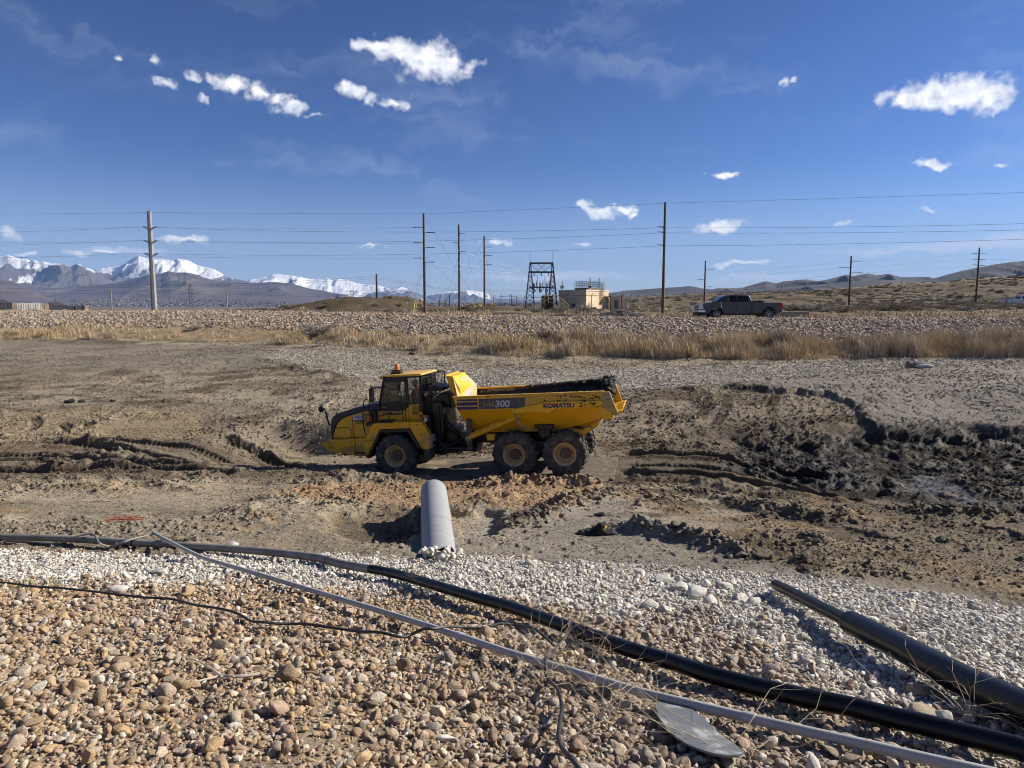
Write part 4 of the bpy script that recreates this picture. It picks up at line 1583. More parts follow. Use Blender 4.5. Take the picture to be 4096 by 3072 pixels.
n = 60000
gx = rng.uniform(-22, 32, n)
gy = rng.uniform(28, 46, n)
sdb = poly_sd(gx + (fbm(gx, gy, 3, 4) - .5) * 1.4, gy + (fbm(gx, gy, 3, 14) - .5) * 1.4, ZONES['band'])
keep = (rng.random(n) < smoothstep(-1.1, .7, sdb)) & (np.abs(gx / gy) < .85)
gx, gy = gx[keep], gy[keep]
gz, _, _ = pit_at(gx, gy)
simple_scatter('gravel', gx, gy, gz + .01, rng.uniform(.03, .075, len(gx)), WHTS[rng.integers(0, len(WHTS), len(gx))] * np.array([.92, .88, .80]) * rng.uniform(.7, 1.1, len(gx))[:, None], pit, (.35, .6))

n = 80000
uu = rng.uniform(-.86, .86, n)
tt_ = rng.random(n) ** 0.85
y6, y7 = key(6, uu)[0], key(7, uu)[0]
yy = y6 - 1.0 + (y7 + .7 - y6 + 1.0) * tt_
xx = uu * yy
zz = zbase(xx, yy) + (fbm(xx * .6, yy * .6, 4, 8) - .5) * .25 + (fbm(xx * 3, yy * 3, 3, 18) - .5) * .12
keep = rng.random(n) < smoothstep(-1.4, 1.2, yy - y6 + (fbm(xx * .35, yy * .5, 3, 77) - .5) * 2.5)
xx, yy, zz = xx[keep], yy[keep], zz[keep]
rr_ = .040 * (3.6 ** (rng.random(len(xx)) ** 1.3))
cc = (TANS[rng.integers(0, len(TANS), len(xx))] * .9 + .03) * 1.12 * rng.uniform(.75, 1.25, len(xx))[:, None]
simple_scatter('riprap', xx, yy, zz + rr_ * .35, rr_, cc, emb, (.55, .95))

n = 60000
uu = rng.uniform(-.84, .84, n)
yy = 10.5 + 21 * rng.random(n) ** .8
xx = uu * yy
gz, ri, ci_ = pit_at(xx, yy)
ch = pitCh[ri, ci_]
lw = tloc(xx, yy)
onroad = (lw[0] > -9.3) & (lw[0] < 2.2) & (lw[1] > -.7) & (lw[1] < 3.2)
prob = .7 * smoothstep(.45, 1.3, ch) * (.25 + .75 * smoothstep(.45, .6, fbm(xx * .9, yy * .9, 3, 99)))
keep = (rng.random(n) < prob) & (yy > key(1, uu)[0] + .15) & ~onroad
xx, yy, gz = xx[keep], yy[keep], gz[keep]
rr_ = .018 * (4.6 ** (rng.random(len(xx)) ** 1.8))
cc = pitC[ri[keep], ci_[keep]] * rng.uniform(.75, 1.25, len(xx))[:, None]
M_CLOD = mat('soil_clod', (1, 1, 1), (.7, .7, .7), .95, 3.0, attr='tone', attr_type='INSTANCER')
CLODS = []
for i in range(8):
    me = stone_mesh('clod', 'angular', 900 + i, 2)
    q = random.Random(i)
    for v in me.vertices:
        v.co = Vector((v.co.x * (1 + q.uniform(-.2, .2)), v.co.y * (1 + q.uniform(-.2, .2)), v.co.z * (1 + q.uniform(-.25, .25))))
    me.materials.append(M_CLOD)
    CLODS.append(me)
CLODC = proto_collection('clod_shapes', CLODS)
simple_scatter('clods', xx, yy, gz + rr_ * .25, rr_, cc, pit, (.6, 1.0), CLODC, 8)
# fine gravel worked into the soil all over the pit
n = 110000
uu = rng.uniform(-.80, .80, n)
yy = 11 + 37 * rng.random(n) ** .95
xx = uu * yy
gz, ri, ci_ = pit_at(xx, yy)
lw = tloc(xx, yy)
keep = (yy > key(1, uu)[0] + .1) & (yy < key(5, uu)[0] - .2) & ~((lw[0] > -9.3) & (lw[0] < 2.2) & (lw[1] > -.9) & (lw[1] < 3.2))
keep &= rng.random(n) < (.25 + .75 * smoothstep(.38, .6, fbm(xx * .7, yy * 1.1, 3, 123))) * np.where(pitC[ri, ci_].mean(1) < .03, .25, 1)
xx, yy, gz, ri, ci_ = xx[keep], yy[keep], gz[keep], ri[keep], ci_[keep]
rr_ = .012 * (3.0 ** rng.random(len(xx))) * np.clip(yy / 20, .8, 1.6)
cc = pitC[ri, ci_] * rng.uniform(.7, 1.75, len(xx))[:, None] + .015
simple_scatter('soil_gravel', xx, yy, gz + rr_ * .2, rr_, cc, pit, (.5, .9))
# lumps heaped along the ridges of churned soil
lx, ly, lr = [], [], []
for pts, hw, hh in (BERMS[3], BERMS[4], BERMS[5], BERMS[6], BERMS[9]):
    for _ in range(int(150 * hh / .15)):
        k = rnd.randrange(len(pts) - 1)
        t = rnd.random()
        lx.append(pts[k][0] + (pts[k + 1][0] - pts[k][0]) * t + rnd.gauss(0, hw * .6))
        ly.append(pts[k][1] + (pts[k + 1][1] - pts[k][1]) * t + rnd.gauss(0, hw * .6))
        lr.append(.03 + .08 * rnd.random() ** 2)
lx, ly, lr = np.array(lx), np.array(ly), np.array(lr)
lz, ri, ci_ = pit_at(lx, ly)
simple_scatter('soil_lumps', lx, ly, lz + lr * .3, lr, pitC[ri, ci_] * rng.uniform(.7, 1.1, len(lx))[:, None], pit, (.6, 1.0), CLODC, 8)

# ------------------------------------------------------------------ articulated dump truck
M_YEL = mat('yellow_paint', (.94, .485, .006), (.86, .435, .008), 0.42, 2.0, c3=(.30, .23, .13), s3=2.6, lo3=.56, hi3=.86, r3=.85, coat=.1, zdirt=(.6, 1.7, .18))
M_YELMUD = mat('muddy_yellow_paint', (.72, .40, .02), (.55, .35, .08), 0.55, 3.0, c3=(.035, .032, .028), s3=5.5, lo3=.63, hi3=.655, r3=.9, stretch=(.55, 1, 1.2))
M_YELROOF = mat('dusty_yellow_paint', (.62, .36, .05), (.50, .36, .17), 0.6, 2.0)
M_BLK = mat('black_machine_paint', (.008, .008, .009), (.014, .0135, .013), 0.4, 3.0, c3=(.07, .06, .047), s3=3, lo3=.66, hi3=.9, r3=.9)
M_HOOD = mat('hood_black', (.014, .015, .018), (.02, .02, .022), 0.35, 2.0, c3=(.09, .08, .07), s3=2.5, lo3=.5, hi3=.85, r3=.8)
M_TYRE = mat('muddy_tyre', (.045, .042, .038), (.085, .074, .06), 0.9, 4.0, c3=(.20, .165, .12), s3=5, lo3=.48, hi3=.70, bump=.3, bscale=14)
M_RIM = mat('dirty_rim', (.74, .47, .17), (.60, .42, .22), 0.7, 5.0, c3=(.16, .12, .08), s3=6, lo3=.55, hi3=.75)
M_HUB = mat('greasy_hub', (.20, .13, .08), (.12, .085, .055), 0.7, 7.0)
M_STEEL = mat('worn_steel', (.33, .32, .30), (.24, .20, .15), 0.5, 5.0, metal=.5)
M_MUD = mat('black_mud', (.012, .012, .011), (.028, .026, .023), 0.7, 8.0, bump=.9, bscale=9, bdist=.05)
M_BLUE = mat('blue_decal', (.012, .018, .11), (.03, .035, .11), 0.5, 8.0, c3=(.28, .22, .12), s3=7, lo3=.62, hi3=.7)
M_GREYDEC = mat('grey_decal', (.10, .10, .10), (.06, .06, .06), 0.6, 9.0, c3=(.20, .18, .15), s3=8, lo3=.5, hi3=.75, stretch=(3, 1, .6))
M_SILV = mat('silver_lettering', (.62, .61, .58), (.48, .46, .42), 0.5, 9.0)
M_GOLD = mat('dull_gold_lettering', (.32, .22, .06), (.25, .18, .07), 0.6, 9.0)
M_WHITEST = mat('white_sticker', (.72, .73, .74), (.66, .66, .66), 0.5, 5.0)
M_BLKTXT = mat('black_lettering', (.01, .01, .012))
M_REDX = mat('red_extinguisher', (.35, .02, .015), (.25, .02, .015), 0.4, 5.0)


def glass_material(name, tint, alpha):
    m = bpy.data.materials.new(name)
    m.use_nodes = True
    t = m.node_tree
    t.nodes.clear()
    o = t.nodes.new('ShaderNodeOutputMaterial')
    tr = t.nodes.new('ShaderNodeBsdfTransparent')
    tr.inputs[0].default_value = (*tint, 1)
    gl = t.nodes.new('ShaderNodeBsdfGlossy')
    gl.inputs['Roughness'].default_value = 0.03
    fr_ = t.nodes.new('ShaderNodeFresnel')
    fr_.inputs[0].default_value = 1.5
    mx = t.nodes.new('ShaderNodeMixShader')
    ad = t.nodes.new('ShaderNodeMath')
    ad.operation = 'ADD'
    t.links.new(fr_.outputs[0], ad.inputs[0])
    ad.inputs[1].default_value = alpha
    t.links.new(ad.outputs[0], mx.inputs[0])
    t.links.new(tr.outputs[0], mx.inputs[1])
    t.links.new(gl.outputs[0], mx.inputs[2])
    t.links.new(mx.outputs[0], o.inputs[0])
    return m


M_GLASS = glass_material('tinted_glass', (.86, .90, .89), .01)

truck = empty('articulated_dump_truck')
truck.matrix_world = Matrix(((T_L[0], T_W[0], T_N[0], TO[0]), (T_L[1], T_W[1], T_N[1], TO[1]), (T_L[2], T_W[2], T_N[2], TO[2]), (0, 0, 0, 1)))
tag(truck, 'yellow six-wheeled articulated dump truck with muddy bed and black hood on the dirt road', 'dump truck')
TW = 2.90   # overall width; near side at 0


def text(body, x, z, size, m, parent, y=0.0, xs=1.0, bold=0.0, shear=0.0, align='LEFT', rz=0.0, name='lettering', depth=.002):
    cu = bpy.data.curves.new(name, 'FONT')
    cu.body = body
    cu.size = size
    cu.extrude = depth
    cu.offset = bold
    cu.shear = shear
    cu.align_x = align
    cu.materials.append(m)
    tmp = bpy.data.objects.new(name, cu)
    me = bpy.data.meshes.new_from_object(tmp)
    bpy.data.objects.remove(tmp)
    me.materials.clear()
    me.materials.append(m)
    o = bpy.data.objects.new(name, me)
    link(o, parent)
    o.location = (x, y, z)
    o.rotation_euler = (math.pi / 2, 0, rz)
    o.scale = (xs, 1, 1)
    return o


# --- wheels
def wheel_meshes():
    t = MB()
    t.lathe([(.36, .07), (.40, .035), (.47, .012), (.56, .0), (.64, .012), (.70, .045), (.725, .09), (.725, .51), (.70, .555), (.64, .588), (.56, .60), (.47, .588), (.40, .565), (.36, .53), (.36, .07)], n=48)
    NL = 21
    for k in range(NL):
        for sd_ in (0, 1):
            a0 = 2 * math.pi * (k + .5 * sd_) / NL
            ya, yb = (.012, .30) if sd_ == 0 else (.588, .30)
            # a lug from the shoulder to the centre line, swept back
            for (y1, y2, d1, d2, r1, r2) in ((ya, (ya * 2 + yb) / 3, 0.0, .05, .70, .775), ((ya * 2 + yb) / 3, yb, .05, .16, .775, .775)):
                vs = []
                for yy_, dd, rr_ in ((y1, d1, r1), (y2, d2, r2)):
                    for hw, base in ((-.065, 1), (.065, 1), (.05, 0), (-.05, 0)):
                        an = a0 + dd + hw
                        r_ = rr_ - (.09 if base else 0)
                        vs.append((r_ * math.cos(an), yy_, r_ * math.sin(an)))
                t.add(vs, [(0, 1, 2, 3), (7, 6, 5, 4), (0, 4, 5, 1), (1, 5, 6, 2), (2, 6, 7, 3), (3, 7, 4, 0)])
    tm = t.mesh('tyre', 35)
    tm.materials.append(M_TYRE)
    r = MB()
    r.lathe([(.30, .17), (.335, .075), (.365, .05), (.395, .045), (.405, .06), (.40, .09), (.36, .10)], n=40)
    r.lathe([(.30, .17), (.285, .19), (.28, .26), (.05, .27)], n=40)
    rm = r.mesh('rim', 40)
    rm.materials.append(M_RIM)
    return tm, rm


TYRE, RIM = wheel_meshes()


def hub_mesh(front):
    h = MB()
    if front:
        h.lathe([(.0, .17), (.07, .17), (.08, .2), (.19, .21), (.2, .262)], n=24)
    else:
        h.lathe([(.0, .11), (.05, .11), (.055, .125), (.17, .13), (.18, .145), (.19, .262)], n=24)
    for k in range(14):
        a = 2 * math.pi * k / 14
        h.lathe([(0, -.02), (.014, -.02), (.014, .03)], (.235 * math.cos(a) if front else .155 * math.cos(a), .23 if front else .13, .235 * math.sin(a) if front else .155 * math.sin(a)), n=6)
    for k in range(3):
        a = 2 * math.pi * k / 3 + .4
        h.lathe([(0, -.02), (.024, -.02), (.024, .03)], (.07 * math.cos(a), .165 if front else .115, .07 * math.sin(a)), n=10)
    me = h.mesh('hub', 40)
    me.materials.append(M_HUB)
    return me


HUBF, HUBR = hub_mesh(True), hub_mesh(False)
for lx_, lz_, hb in ((-5.88, .68, HUBF), (-1.67, .70, HUBR), (.03, .72, HUBR)):
    for far in (0, 1):
        we = empty('wheel', (lx_, TW if far else 0, lz_), 0, truck)
        we.rotation_euler = (0, rnd.uniform(0, 6), math.pi if far else 0)
        for nm, me in (('tyre', TYRE), ('rim', RIM), ('hub', hb)):
            link(bpy.data.objects.new(nm, me), we)
# axles, chassis, hitch
fr = MB()
fr.box(-8.2, -4.3, .95, 1.95, .55, 1.0)
fr.box(-3.4, .55, 1.0, 1.9, .95, 1.30)
for lx_ in (-5.88, -1.67, .03):
    fr.tube([(lx_, .3, .70), (lx_, TW - .3, .70)], .16, 12)
fr.box(-1.5, -.1, .62, .98, .70, 1.05)
fr.box(-1.5, -.1, 1.92, 2.28, .70, 1.05)
fr.build('chassis', M_BLK, truck, bevel=.02)
hi = MB()
hi.tube([(-4.5, 1.45, .95), (-3.3, 1.45, .95)], .26, 16)
hi.box(-4.35, -3.9, 1.0, 1.9, .6, 1.5)
hi.box(-3.75, -3.2, 1.05, 1.85, .65, 1.35)
hi.tube([(-4.9, .75, .85), (-3.1, .6, .8)], .07, 10)
for q, yy in enumerate((.62, .85, 1.05)):
    hi.tube(catmull([(-4.75, yy, 1.6), (-4.3, yy - .05, 1.05 - .08 * q), (-3.9, yy, 1.0), (-3.45, yy + .05, 1.35)], 6), .03, 8)
hi.tube([(-4.45, .7, 1.0), (-4.0, .72, .78)], .09, 10)
hi.tube(catmull([(-4.35, .95, 2.0), (-4.1, .9, 1.55), (-3.75, .95, 1.25)], 6), .09, 10)
hi.box(-3.62, -3.38, .55, .8, 1.2, 1.42)
hi.box(-3.40, -3.30, .5, 1.0, .9, 1.75)
hi.build('hitch', M_BLK, truck, 35)

# --- front: bumper, hood, side panels
HW = .45
f_taper = lambda x, y, z: (x, y + (.10 * max(0, (z - 1.7)) / .8 if y < 1.45 else -.10 * max(0, (z - 1.7)) / .8), z)
MB().prism([(-8.38, 1.20), (-8.37, .83), (-7.46, .68), (-7.42, 1.28), (-8.34, 1.25)], .20, TW - .20).build('front_bumper', M_YEL, truck, bevel=.02)
for w0, w1 in ((.20, .50), (TW - .50, TW - .20)):
    MB().prism([(-8.69, 1.09), (-8.42, 1.22), (-8.39, 1.20), (-8.38, .80), (-8.44, .86)], w0, w1).build('bumper_corner', M_YEL, truck, bevel=.012)
MB().box(-8.12, -7.62, .196, .21, .93, 1.18).build('bumper_plate', M_YEL, truck)
for q in (-8.30, -7.52):
    MB().lathe([(0, -.012), (.028, -.012), (.028, .02)], (q, .20, .99), n=12).build('tow_eye', M_BLK, truck)
MB().prism([(-7.41, 1.28), (-7.44, .66), (-7.05, .65), (-6.95, .95), (-6.95, 1.30)], .24, TW - .24).build('lower_side_panel', M_YEL, truck, bevel=.015)
MB().box(-7.44, -7.02, .235, .25, .74, .80).build('lower_grille', M_BLK, truck)
# hood: black top skin over yellow engine cover
MB().prism([(-8.40, 1.22), (-8.40, 1.66), (-8.36, 1.90), (-8.0, 2.0), (-7.55, 2.12), (-7.0, 2.26), (-6.6, 2.30), (-6.6, 1.28), (-7.4, 1.28)], HW + .03, TW - HW - .03, f_taper).build('engine_cover', M_YEL, truck, bevel=.03)
hd = MB()
hd.prism([(-8.43, 1.20), (-8.43, 1.66), (-8.38, 1.97), (-8.20, 2.13), (-7.85, 2.23), (-7.38, 2.34), (-6.70, 2.46), (-6.55, 2.46), (-6.55, 2.20), (-7.04, 2.215), (-7.56, 2.09), (-7.95, 1.97), (-8.16, 1.80), (-8.26, 1.60), (-8.33, 1.40), (-8.36, 1.20)],
         HW, TW - HW, f_taper)
hd.build('hood', M_HOOD, truck, bevel=.04)
MB().box(-8.45, -8.40, .75, TW - .75, 1.30, 1.85).build('front_grille', M_BLK, truck)
sp_ = MB()
sp_.tube([(-7.56, HW - .0, 2.07), (-7.545, HW - .0, 1.28)], .012, 6)
sp_.tube(catmull([(-8.38, HW + .01, 1.62), (-8.0, HW, 1.64), (-7.72, HW, 1.63), (-7.66, HW, 1.58), (-7.64, HW, 1.32), (-7.56, HW, 1.27)], 5), .012, 6)
sp_.tube([(-8.36, HW + .01, 1.265), (-7.0, HW, 1.29)], .010, 6)
sp_.build('panel_seam', M_BLK, truck, 40)
hs = MB()
hs.tube(catmull([(-7.06, HW - .10, 1.42), (-7.10, HW - .10, 1.75), (-7.10, HW - .10, 2.20), (-7.02, HW - .10, 2.60), (-6.90, HW - .08, 2.66)], 6), .02, 8)
hs.tube([(-7.06, HW - .10, 1.42), (-6.96, HW - .08, 1.36)], .02, 8)
hs.build('handrail', M_BLK, truck, 40)

# sticker and fleet number
MB().box(-7.525, -7.09, HW - .012, HW + .02, 1.87, 2.07).build('sticker', M_WHITEST, truck)
MB().box(-7.525, -7.09, HW - .015, HW + .0, 1.87, 1.905).build('sticker_stripe', M_BLUE, truck)
text('KOMATSU', -7.46, 1.99, .072, M_BLKTXT, truck, HW - .014, 1.0, .003)
text('EQUIPMENT', -7.40, 1.935, .042, M_BLKTXT, truck, HW - .014, 1.0, .001)
text('101737', -7.45, 1.775, .118, M_BLKTXT, truck, HW - .0, .86, .002)

# --- fender over the front wheel
fd = MB()
FOUT = [(-6.95, 1.27), (-6.64, 1.81), (-6.42, 1.875), (-4.83, 1.875), (-4.61, 1.45), (-4.615, .93), (-4.86, .92), (-5.27, 1.66), (-6.36, 1.63), (-6.60, 1.20), (-6.945, .63), (-6.96, .66)]
fd.prism(FOUT, .02, .62)
fd.build('front_fender', M_YEL, truck, bevel=.015)
fd = MB()
fd.prism(FOUT, TW - .62, TW - .02)
fd.build('front_fender', M_YEL, truck, bevel=.015)
fl = [(-6.90, .64), (-6.36, 1.632), (-5.27, 1.662), (-4.90, .98), (-4.99, .945), (-5.35, 1.53), (-6.31, 1.525), (-6.80, .62)]
MB().prism(fl, -.02, .60).build('fender_flare', M_BLK, truck, bevel=.01)
MB().box(-5.275, -5.262, .012, .05, 1.64, 1.875).build('panel_seam', M_BLK, truck)
MB().box(-6.95, -6.60, .012, .05, 1.252, 1.262).build('panel_seam', M_BLK, truck)
MB().prism([(-4.86, .95), (-4.60, .92), (-4.62, .55), (-4.78, .45)], .08, .60).build('mud_flap', mat('rubber_flap', (.12, .10, .08), (.07, .06, .05), .85, 6), truck)
MB().prism([(-6.50, 1.78), (-5.90, 1.78), (-5.88, 1.86), (-6.48, 1.87)], -.06, .10).build('fender_step', M_YEL, truck, bevel=.015)
MB().box(-6.46, -5.92, -.05, .60, 1.876, 1.90).build('step_plate', M_BLK, truck)
MB().box(-4.92, -4.86, .012, .03, 1.36, 1.41).build('warning_sticker', mat('green_sticker', (.08, .30, .25), None, .5), truck)
MB().lathe([(0, .0), (.025, .0), (.025, .03)], (-4.98, .012, 1.79), n=10).build('bolt', M_BLK, truck)
MB().box(-4.615, -4.56, .10, .60, .95, 1.38).build('white_plate', mat('pale_plate', (.45, .44, .42), (.38, .36, .33), .6, 8), truck)

# --- platform, battery boxes behind the cab
MB().box(-7.0, -4.6, .30, TW - .30, 1.70, 1.83).build('cab_platform', M_BLK, truck, bevel=.01)
pb = MB()
pb.box(-4.90, -4.62, .30, TW - .3, 1.40, 2.0)
pb.prism([(-4.86, 1.95), (-4.62, 1.95), (-4.55, 1.0), (-4.70, .8), (-4.86, .8)], .30, 1.0)
pb.box(-4.65, -4.30, .70, 2.3, .95, 2.45)
pb.build('rear_engine_bay', M_BLK, truck, bevel=.02)
MB().box(-4.83, -4.72, .285, .30, 1.84, 1.98).build('white_sticker', M_WHITEST, truck)
MB().box(-4.97, -4.62, .28, .36, 2.0, 2.07).build('lamp_bracket', M_BLK, truck)
MB().box(-4.88, -4.70, .262, .28, 2.0, 2.07).build('marker_lamp', mat('orange_lens', (.55, .14, .01), None, .3), truck)
MB().prism([(-4.62, 2.10), (-4.68, 2.42), (-4.58, 2.62), (-4.40, 2.74), (-4.12, 2.73), (-4.06, 2.55), (-4.05, 2.20), (-4.2, 2.05)], .95, 1.95).build('air_cleaner_housing', M_BLK, truck, bevel=.04)
ex = MB()
ex.tube([(-4.32, .72, 1.4), (-4.32, .72, 2.35)], .09, 12)
ex.box(-4.45, -4.02, .68, .75, 2.0, 2.28)
ex.build('exhaust', M_BLK, truck, 40)
for q, zz_ in ((-4.36, 2.17), (-4.36, 2.11), (-4.22, 2.17), (-4.22, 2.11)):
    MB().lathe([(0, -.005), (.022, -.005), (.022, .02)], (q, .68, zz_), n=10).build('bolt', M_STEEL, truck)
MB().prism([(-5.02, 2.83), (-4.84, 3.02), (-4.28, 2.94), (-4.38, 2.80)], .95, 2.05).build('rear_visor', mat('dark_blue_sheet', (.012, .016, .03), (.02, .02, .03), .4, 4), truck, bevel=.01)
rg = MB()
for a, b in (((-4.75, 1.0, 2.95), (-4.75, 1.0, 2.05)), ((-4.75, 1.0, 2.8), (-4.25, 1.0, 2.2)), ((-4.95, 1.0, 2.6), (-4.45, 1.0, 2.75)), ((-4.45, 1.0, 2.85), (-4.35, 1.0, 2.1)), ((-4.9, 1.5, 2.6), (-4.6, 1.5, 2.1)), ((-4.9, 1.9, 2.7), (-4.4, 1.9, 2.2))):
    rg.tube([a, b], .02, 6)
rg.build('cab_brace', M_BLK, truck)

# --- cab
CW0, CW1 = .60, 2.30
cb_ = MB()
cb_.box(-6.66, -4.98, CW0 + .02, CW1 - .02, 1.84, 1.95)


def side_frame(b, y0, y1):
    b.prism([(-6.66, 2.22), (-6.36, 3.40), (-6.26, 3.40), (-6.53, 2.30)], y0, y1)          # windscreen pillar
    b.prism([(-6.30, 3.20), (-6.36, 3.41), (-4.98, 3.41), (-4.98, 3.34), (-5.5, 3.34), (-5.5, 3.20)], y0, y1)
    b.prism([(-5.56, 2.30), (-5.60, 3.34), (-5.46, 3.34), (-5.46, 2.30)], y0, y1)
    b.prism([(-5.06, 2.30), (-5.04, 3.34), (-4.96, 3.34), (-4.97, 2.30)], y0, y1)
    b.prism([(-6.64, 2.20), (-6.58, 2.52), (-5.5, 2.52), (-5.5, 2.33), (-5.60, 2.22), (-5.8, 2.19)], y0, y1)
    b.prism([(-5.5, 2.32), (-5.5, 2.42), (-4.97, 2.42), (-4.97, 2.32)], y0, y1)


side_frame(cb_, CW0, CW0 + .05)
side_frame(cb_, CW1 - .05, CW1)
cb_.box(-5.02, -4.96, CW0, CW0 + .08, 2.3, 3.4)
for y in (CW0 + .05, CW1 - .09):
    cb_.bar((-4.99, y, 2.3), (-4.99, y, 3.38), .06)
cb_.box(-5.0, -4.95, CW0 + .02, CW1 - .02, 1.9, 2.55)
cb_.box(-6.62, -6.52, CW0 + .04, CW1 - .04, 1.9, 2.30)
cb_.box(-6.36, -6.28, CW0, CW1, 3.30, 3.40)
cb_.box(-5.02, -4.96, CW0, CW1, 3.28, 3.40)
cb_.build('cab_frame', M_BLK, truck, bevel=.008)
dr = MB()
dr.prism([(-6.63, 1.85), (-6.64, 2.20), (-5.78, 2.19), (-5.59, 2.22), (-5.49, 2.32), (-5.49, 1.85)], CW0 - .015, CW0 + .04)
door = dr.build('door', M_YEL, truck, bevel=.01)
MB().box(-6.45, -6.31, CW0 - .03, CW0 - .0, 2.31, 2.345).build('handle', M_STEEL, door)
MB().lathe([(0, -.01), (.015, -.01), (.015, .01)], (-6.55, CW0 - .003, 2.33), n=10).build('lock', M_STEEL, door)
MB().box(-6.63, -5.49, CW0 - .022, CW0 - .014, 2.185, 2.20).build('door_trim', M_BLK, door)
MB().prism([(-6.53, 2.52), (-6.34, 3.20), (-5.60, 3.20), (-5.57, 2.52)], CW0 + .015, CW0 + .022).build('window_pane', M_GLASS, door)
for y in (CW0 + .015, CW1 - .022):
    MB().prism([(-5.45, 2.42), (-5.45, 3.33), (-5.05, 3.33), (-5.06, 2.42)], y, y + .007).build('side_window_pane', M_GLASS, truck)
MB().prism([(-6.53, 2.52), (-6.34, 3.20), (-5.60, 3.20), (-5.57, 2.52)], CW1 - .022, CW1 - .015).build('side_window_pane', M_GLASS, truck)
MB().prism([(-6.60, 2.30), (-6.345, 3.32), (-6.335, 3.32), (-6.59, 2.30)], CW0 + .06, CW1 - .06).build('windscreen', M_GLASS, truck)
MB().box(-4.985, -4.975, CW0 + .1, CW1 - .1, 2.55, 3.28).build('rear_window_pane', M_GLASS, truck)
MB().box(-5.47, -4.99, CW0 - .012, CW0 + .04, 1.86, 2.40).build('cab_side_panel', M_YEL, truck, bevel=.01)
gr = MB()
for k in range(11):
    gr.box(-5.36, -5.10, CW0 - .022, CW0 - .013, 2.05 + k * .029, 2.063 + k * .029)
gr.build('vent_grille', mat('vent_dark', (.10, .065, .012), None, .6), truck)
MB().box(-5.09, -4.94, CW0 - .04, CW0 + .03, 2.15, 2.39).build('vent_box', M_BLK, truck, bevel=.01)
text('KOMATSU', -6.46, 2.055, .162, M_BLUE, truck, CW0 - .018, .98, .006)
rf = MB()
rf.prism([(-6.46, 3.30), (-6.46, 3.42), (-6.40, 3.45), (-5.0, 3.48), (-4.93, 3.46), (-4.93, 3.40), (-6.3, 3.40)], CW0 - .06, CW1 + .04)
rf.build('roof', M_YELROOF, truck, bevel=.025)
MB().box(-6.30, -4.93, CW0 - .063, CW0 - .05, 3.405, 3.455).build('roof_edge', M_YEL, truck)
rs = MB()
for a, b in (((-4.95, CW0 - .02, 3.40), (-4.62, CW0 + .1, 3.42)), ((-4.62, CW0 + .1, 3.42), (-4.62, CW0 + .1, 2.85)), ((-4.62, CW0 + .1, 3.42), (-4.62, CW1 - .1, 3.42)), ((-4.95, CW1, 3.40), (-4.62, CW1 - .1, 3.42)), ((-4.62, CW1 - .1, 3.42), (-4.62, CW1 - .1, 2.85))):
    rs.bar(a, b, .04)
rs.build('rear_guard_frame', M_BLK, truck)
gm_ = MB()
for k in range(9):
    yy = CW0 + .18 + k * .15
    gm_.bar((-4.62, yy, 2.86), (-4.62, yy, 3.41), .012)
for k in range(4):
    gm_.bar((-4.62, CW0 + .1, 2.95 + k * .12), (-4.62, CW1 - .1, 2.95 + k * .12), .012)
gm_.build('rear_guard_mesh', M_BLK, truck)
# beacon on the roof
bk = MB()
bk.box(-6.22, -5.84, .92, 1.25, 3.46, 3.50)
bk.box(-6.18, -5.86, .95, 1.18, 3.50, 3.60)
beacon = bk.build('beacon', M_BLK, truck, bevel=.01)
MB().lathe([(0, 0), (.085, 0), (.085, .03), (.075, .13), (.06, .19), (.03, .21), (0, .212)], (-6.0, 1.06, 3.60), 'z', 20).build('beacon_lens', mat('amber_lens', (.75, .25, .02), (.6, .17, .01), .25, 14), beacon, 50)
for k in range(3):
    MB().lathe([(0, -.012), (.028, -.012), (.028, .01)], (-6.12 + k * .09, .95, 3.545), n=12).build('indicator_lamp', mat('brown_lens', (.35, .12, .05), None, .3), beacon)
# mirrors, rails
mi = MB()
mi.tube(catmull([(-6.30, CW0, 3.05), (-6.50, .45, 3.06), (-6.72, .35, 3.06), (-6.74, .35, 2.9)], 5), .018, 8)
mi2 = MB()
mi2.tube(catmull([(-6.62, CW0, 2.55), (-6.72, .42, 2.5), (-6.74, .35, 2.6)], 5), .015, 8)
mi.build('mirror_bracket', M_BLK, truck, 40)
mi2.build('mirror_bracket', M_BLK, truck, 40)
MB().box(-6.79, -6.66, .25, .45, 2.55, 3.04).build('mirror', M_BLK, truck, bevel=.03)
MB().box(-6.66, -6.60, .27, .43, 2.57, 3.0).build('mirror_glass', M_GLASS, truck)
fm = MB()
fm.tube(catmull([(-8.46, .5, 1.72), (-8.52, .45, 2.0), (-8.55, .45, 2.25), (-8.62, .45, 2.33), (-8.70, .45, 2.32)], 6), .035, 8)
fm.build('front_mirror_arm', M_BLK, truck, 40)
MB().lathe([(0, -.055), (.06, -.05), (.10, -.025), (.115, .0), (.11, .02), (0, .022)], (-8.73, .45, 2.32), n=20).build('front_mirror', M_BLK, truck, 50)
hr = MB()
R0 = .06
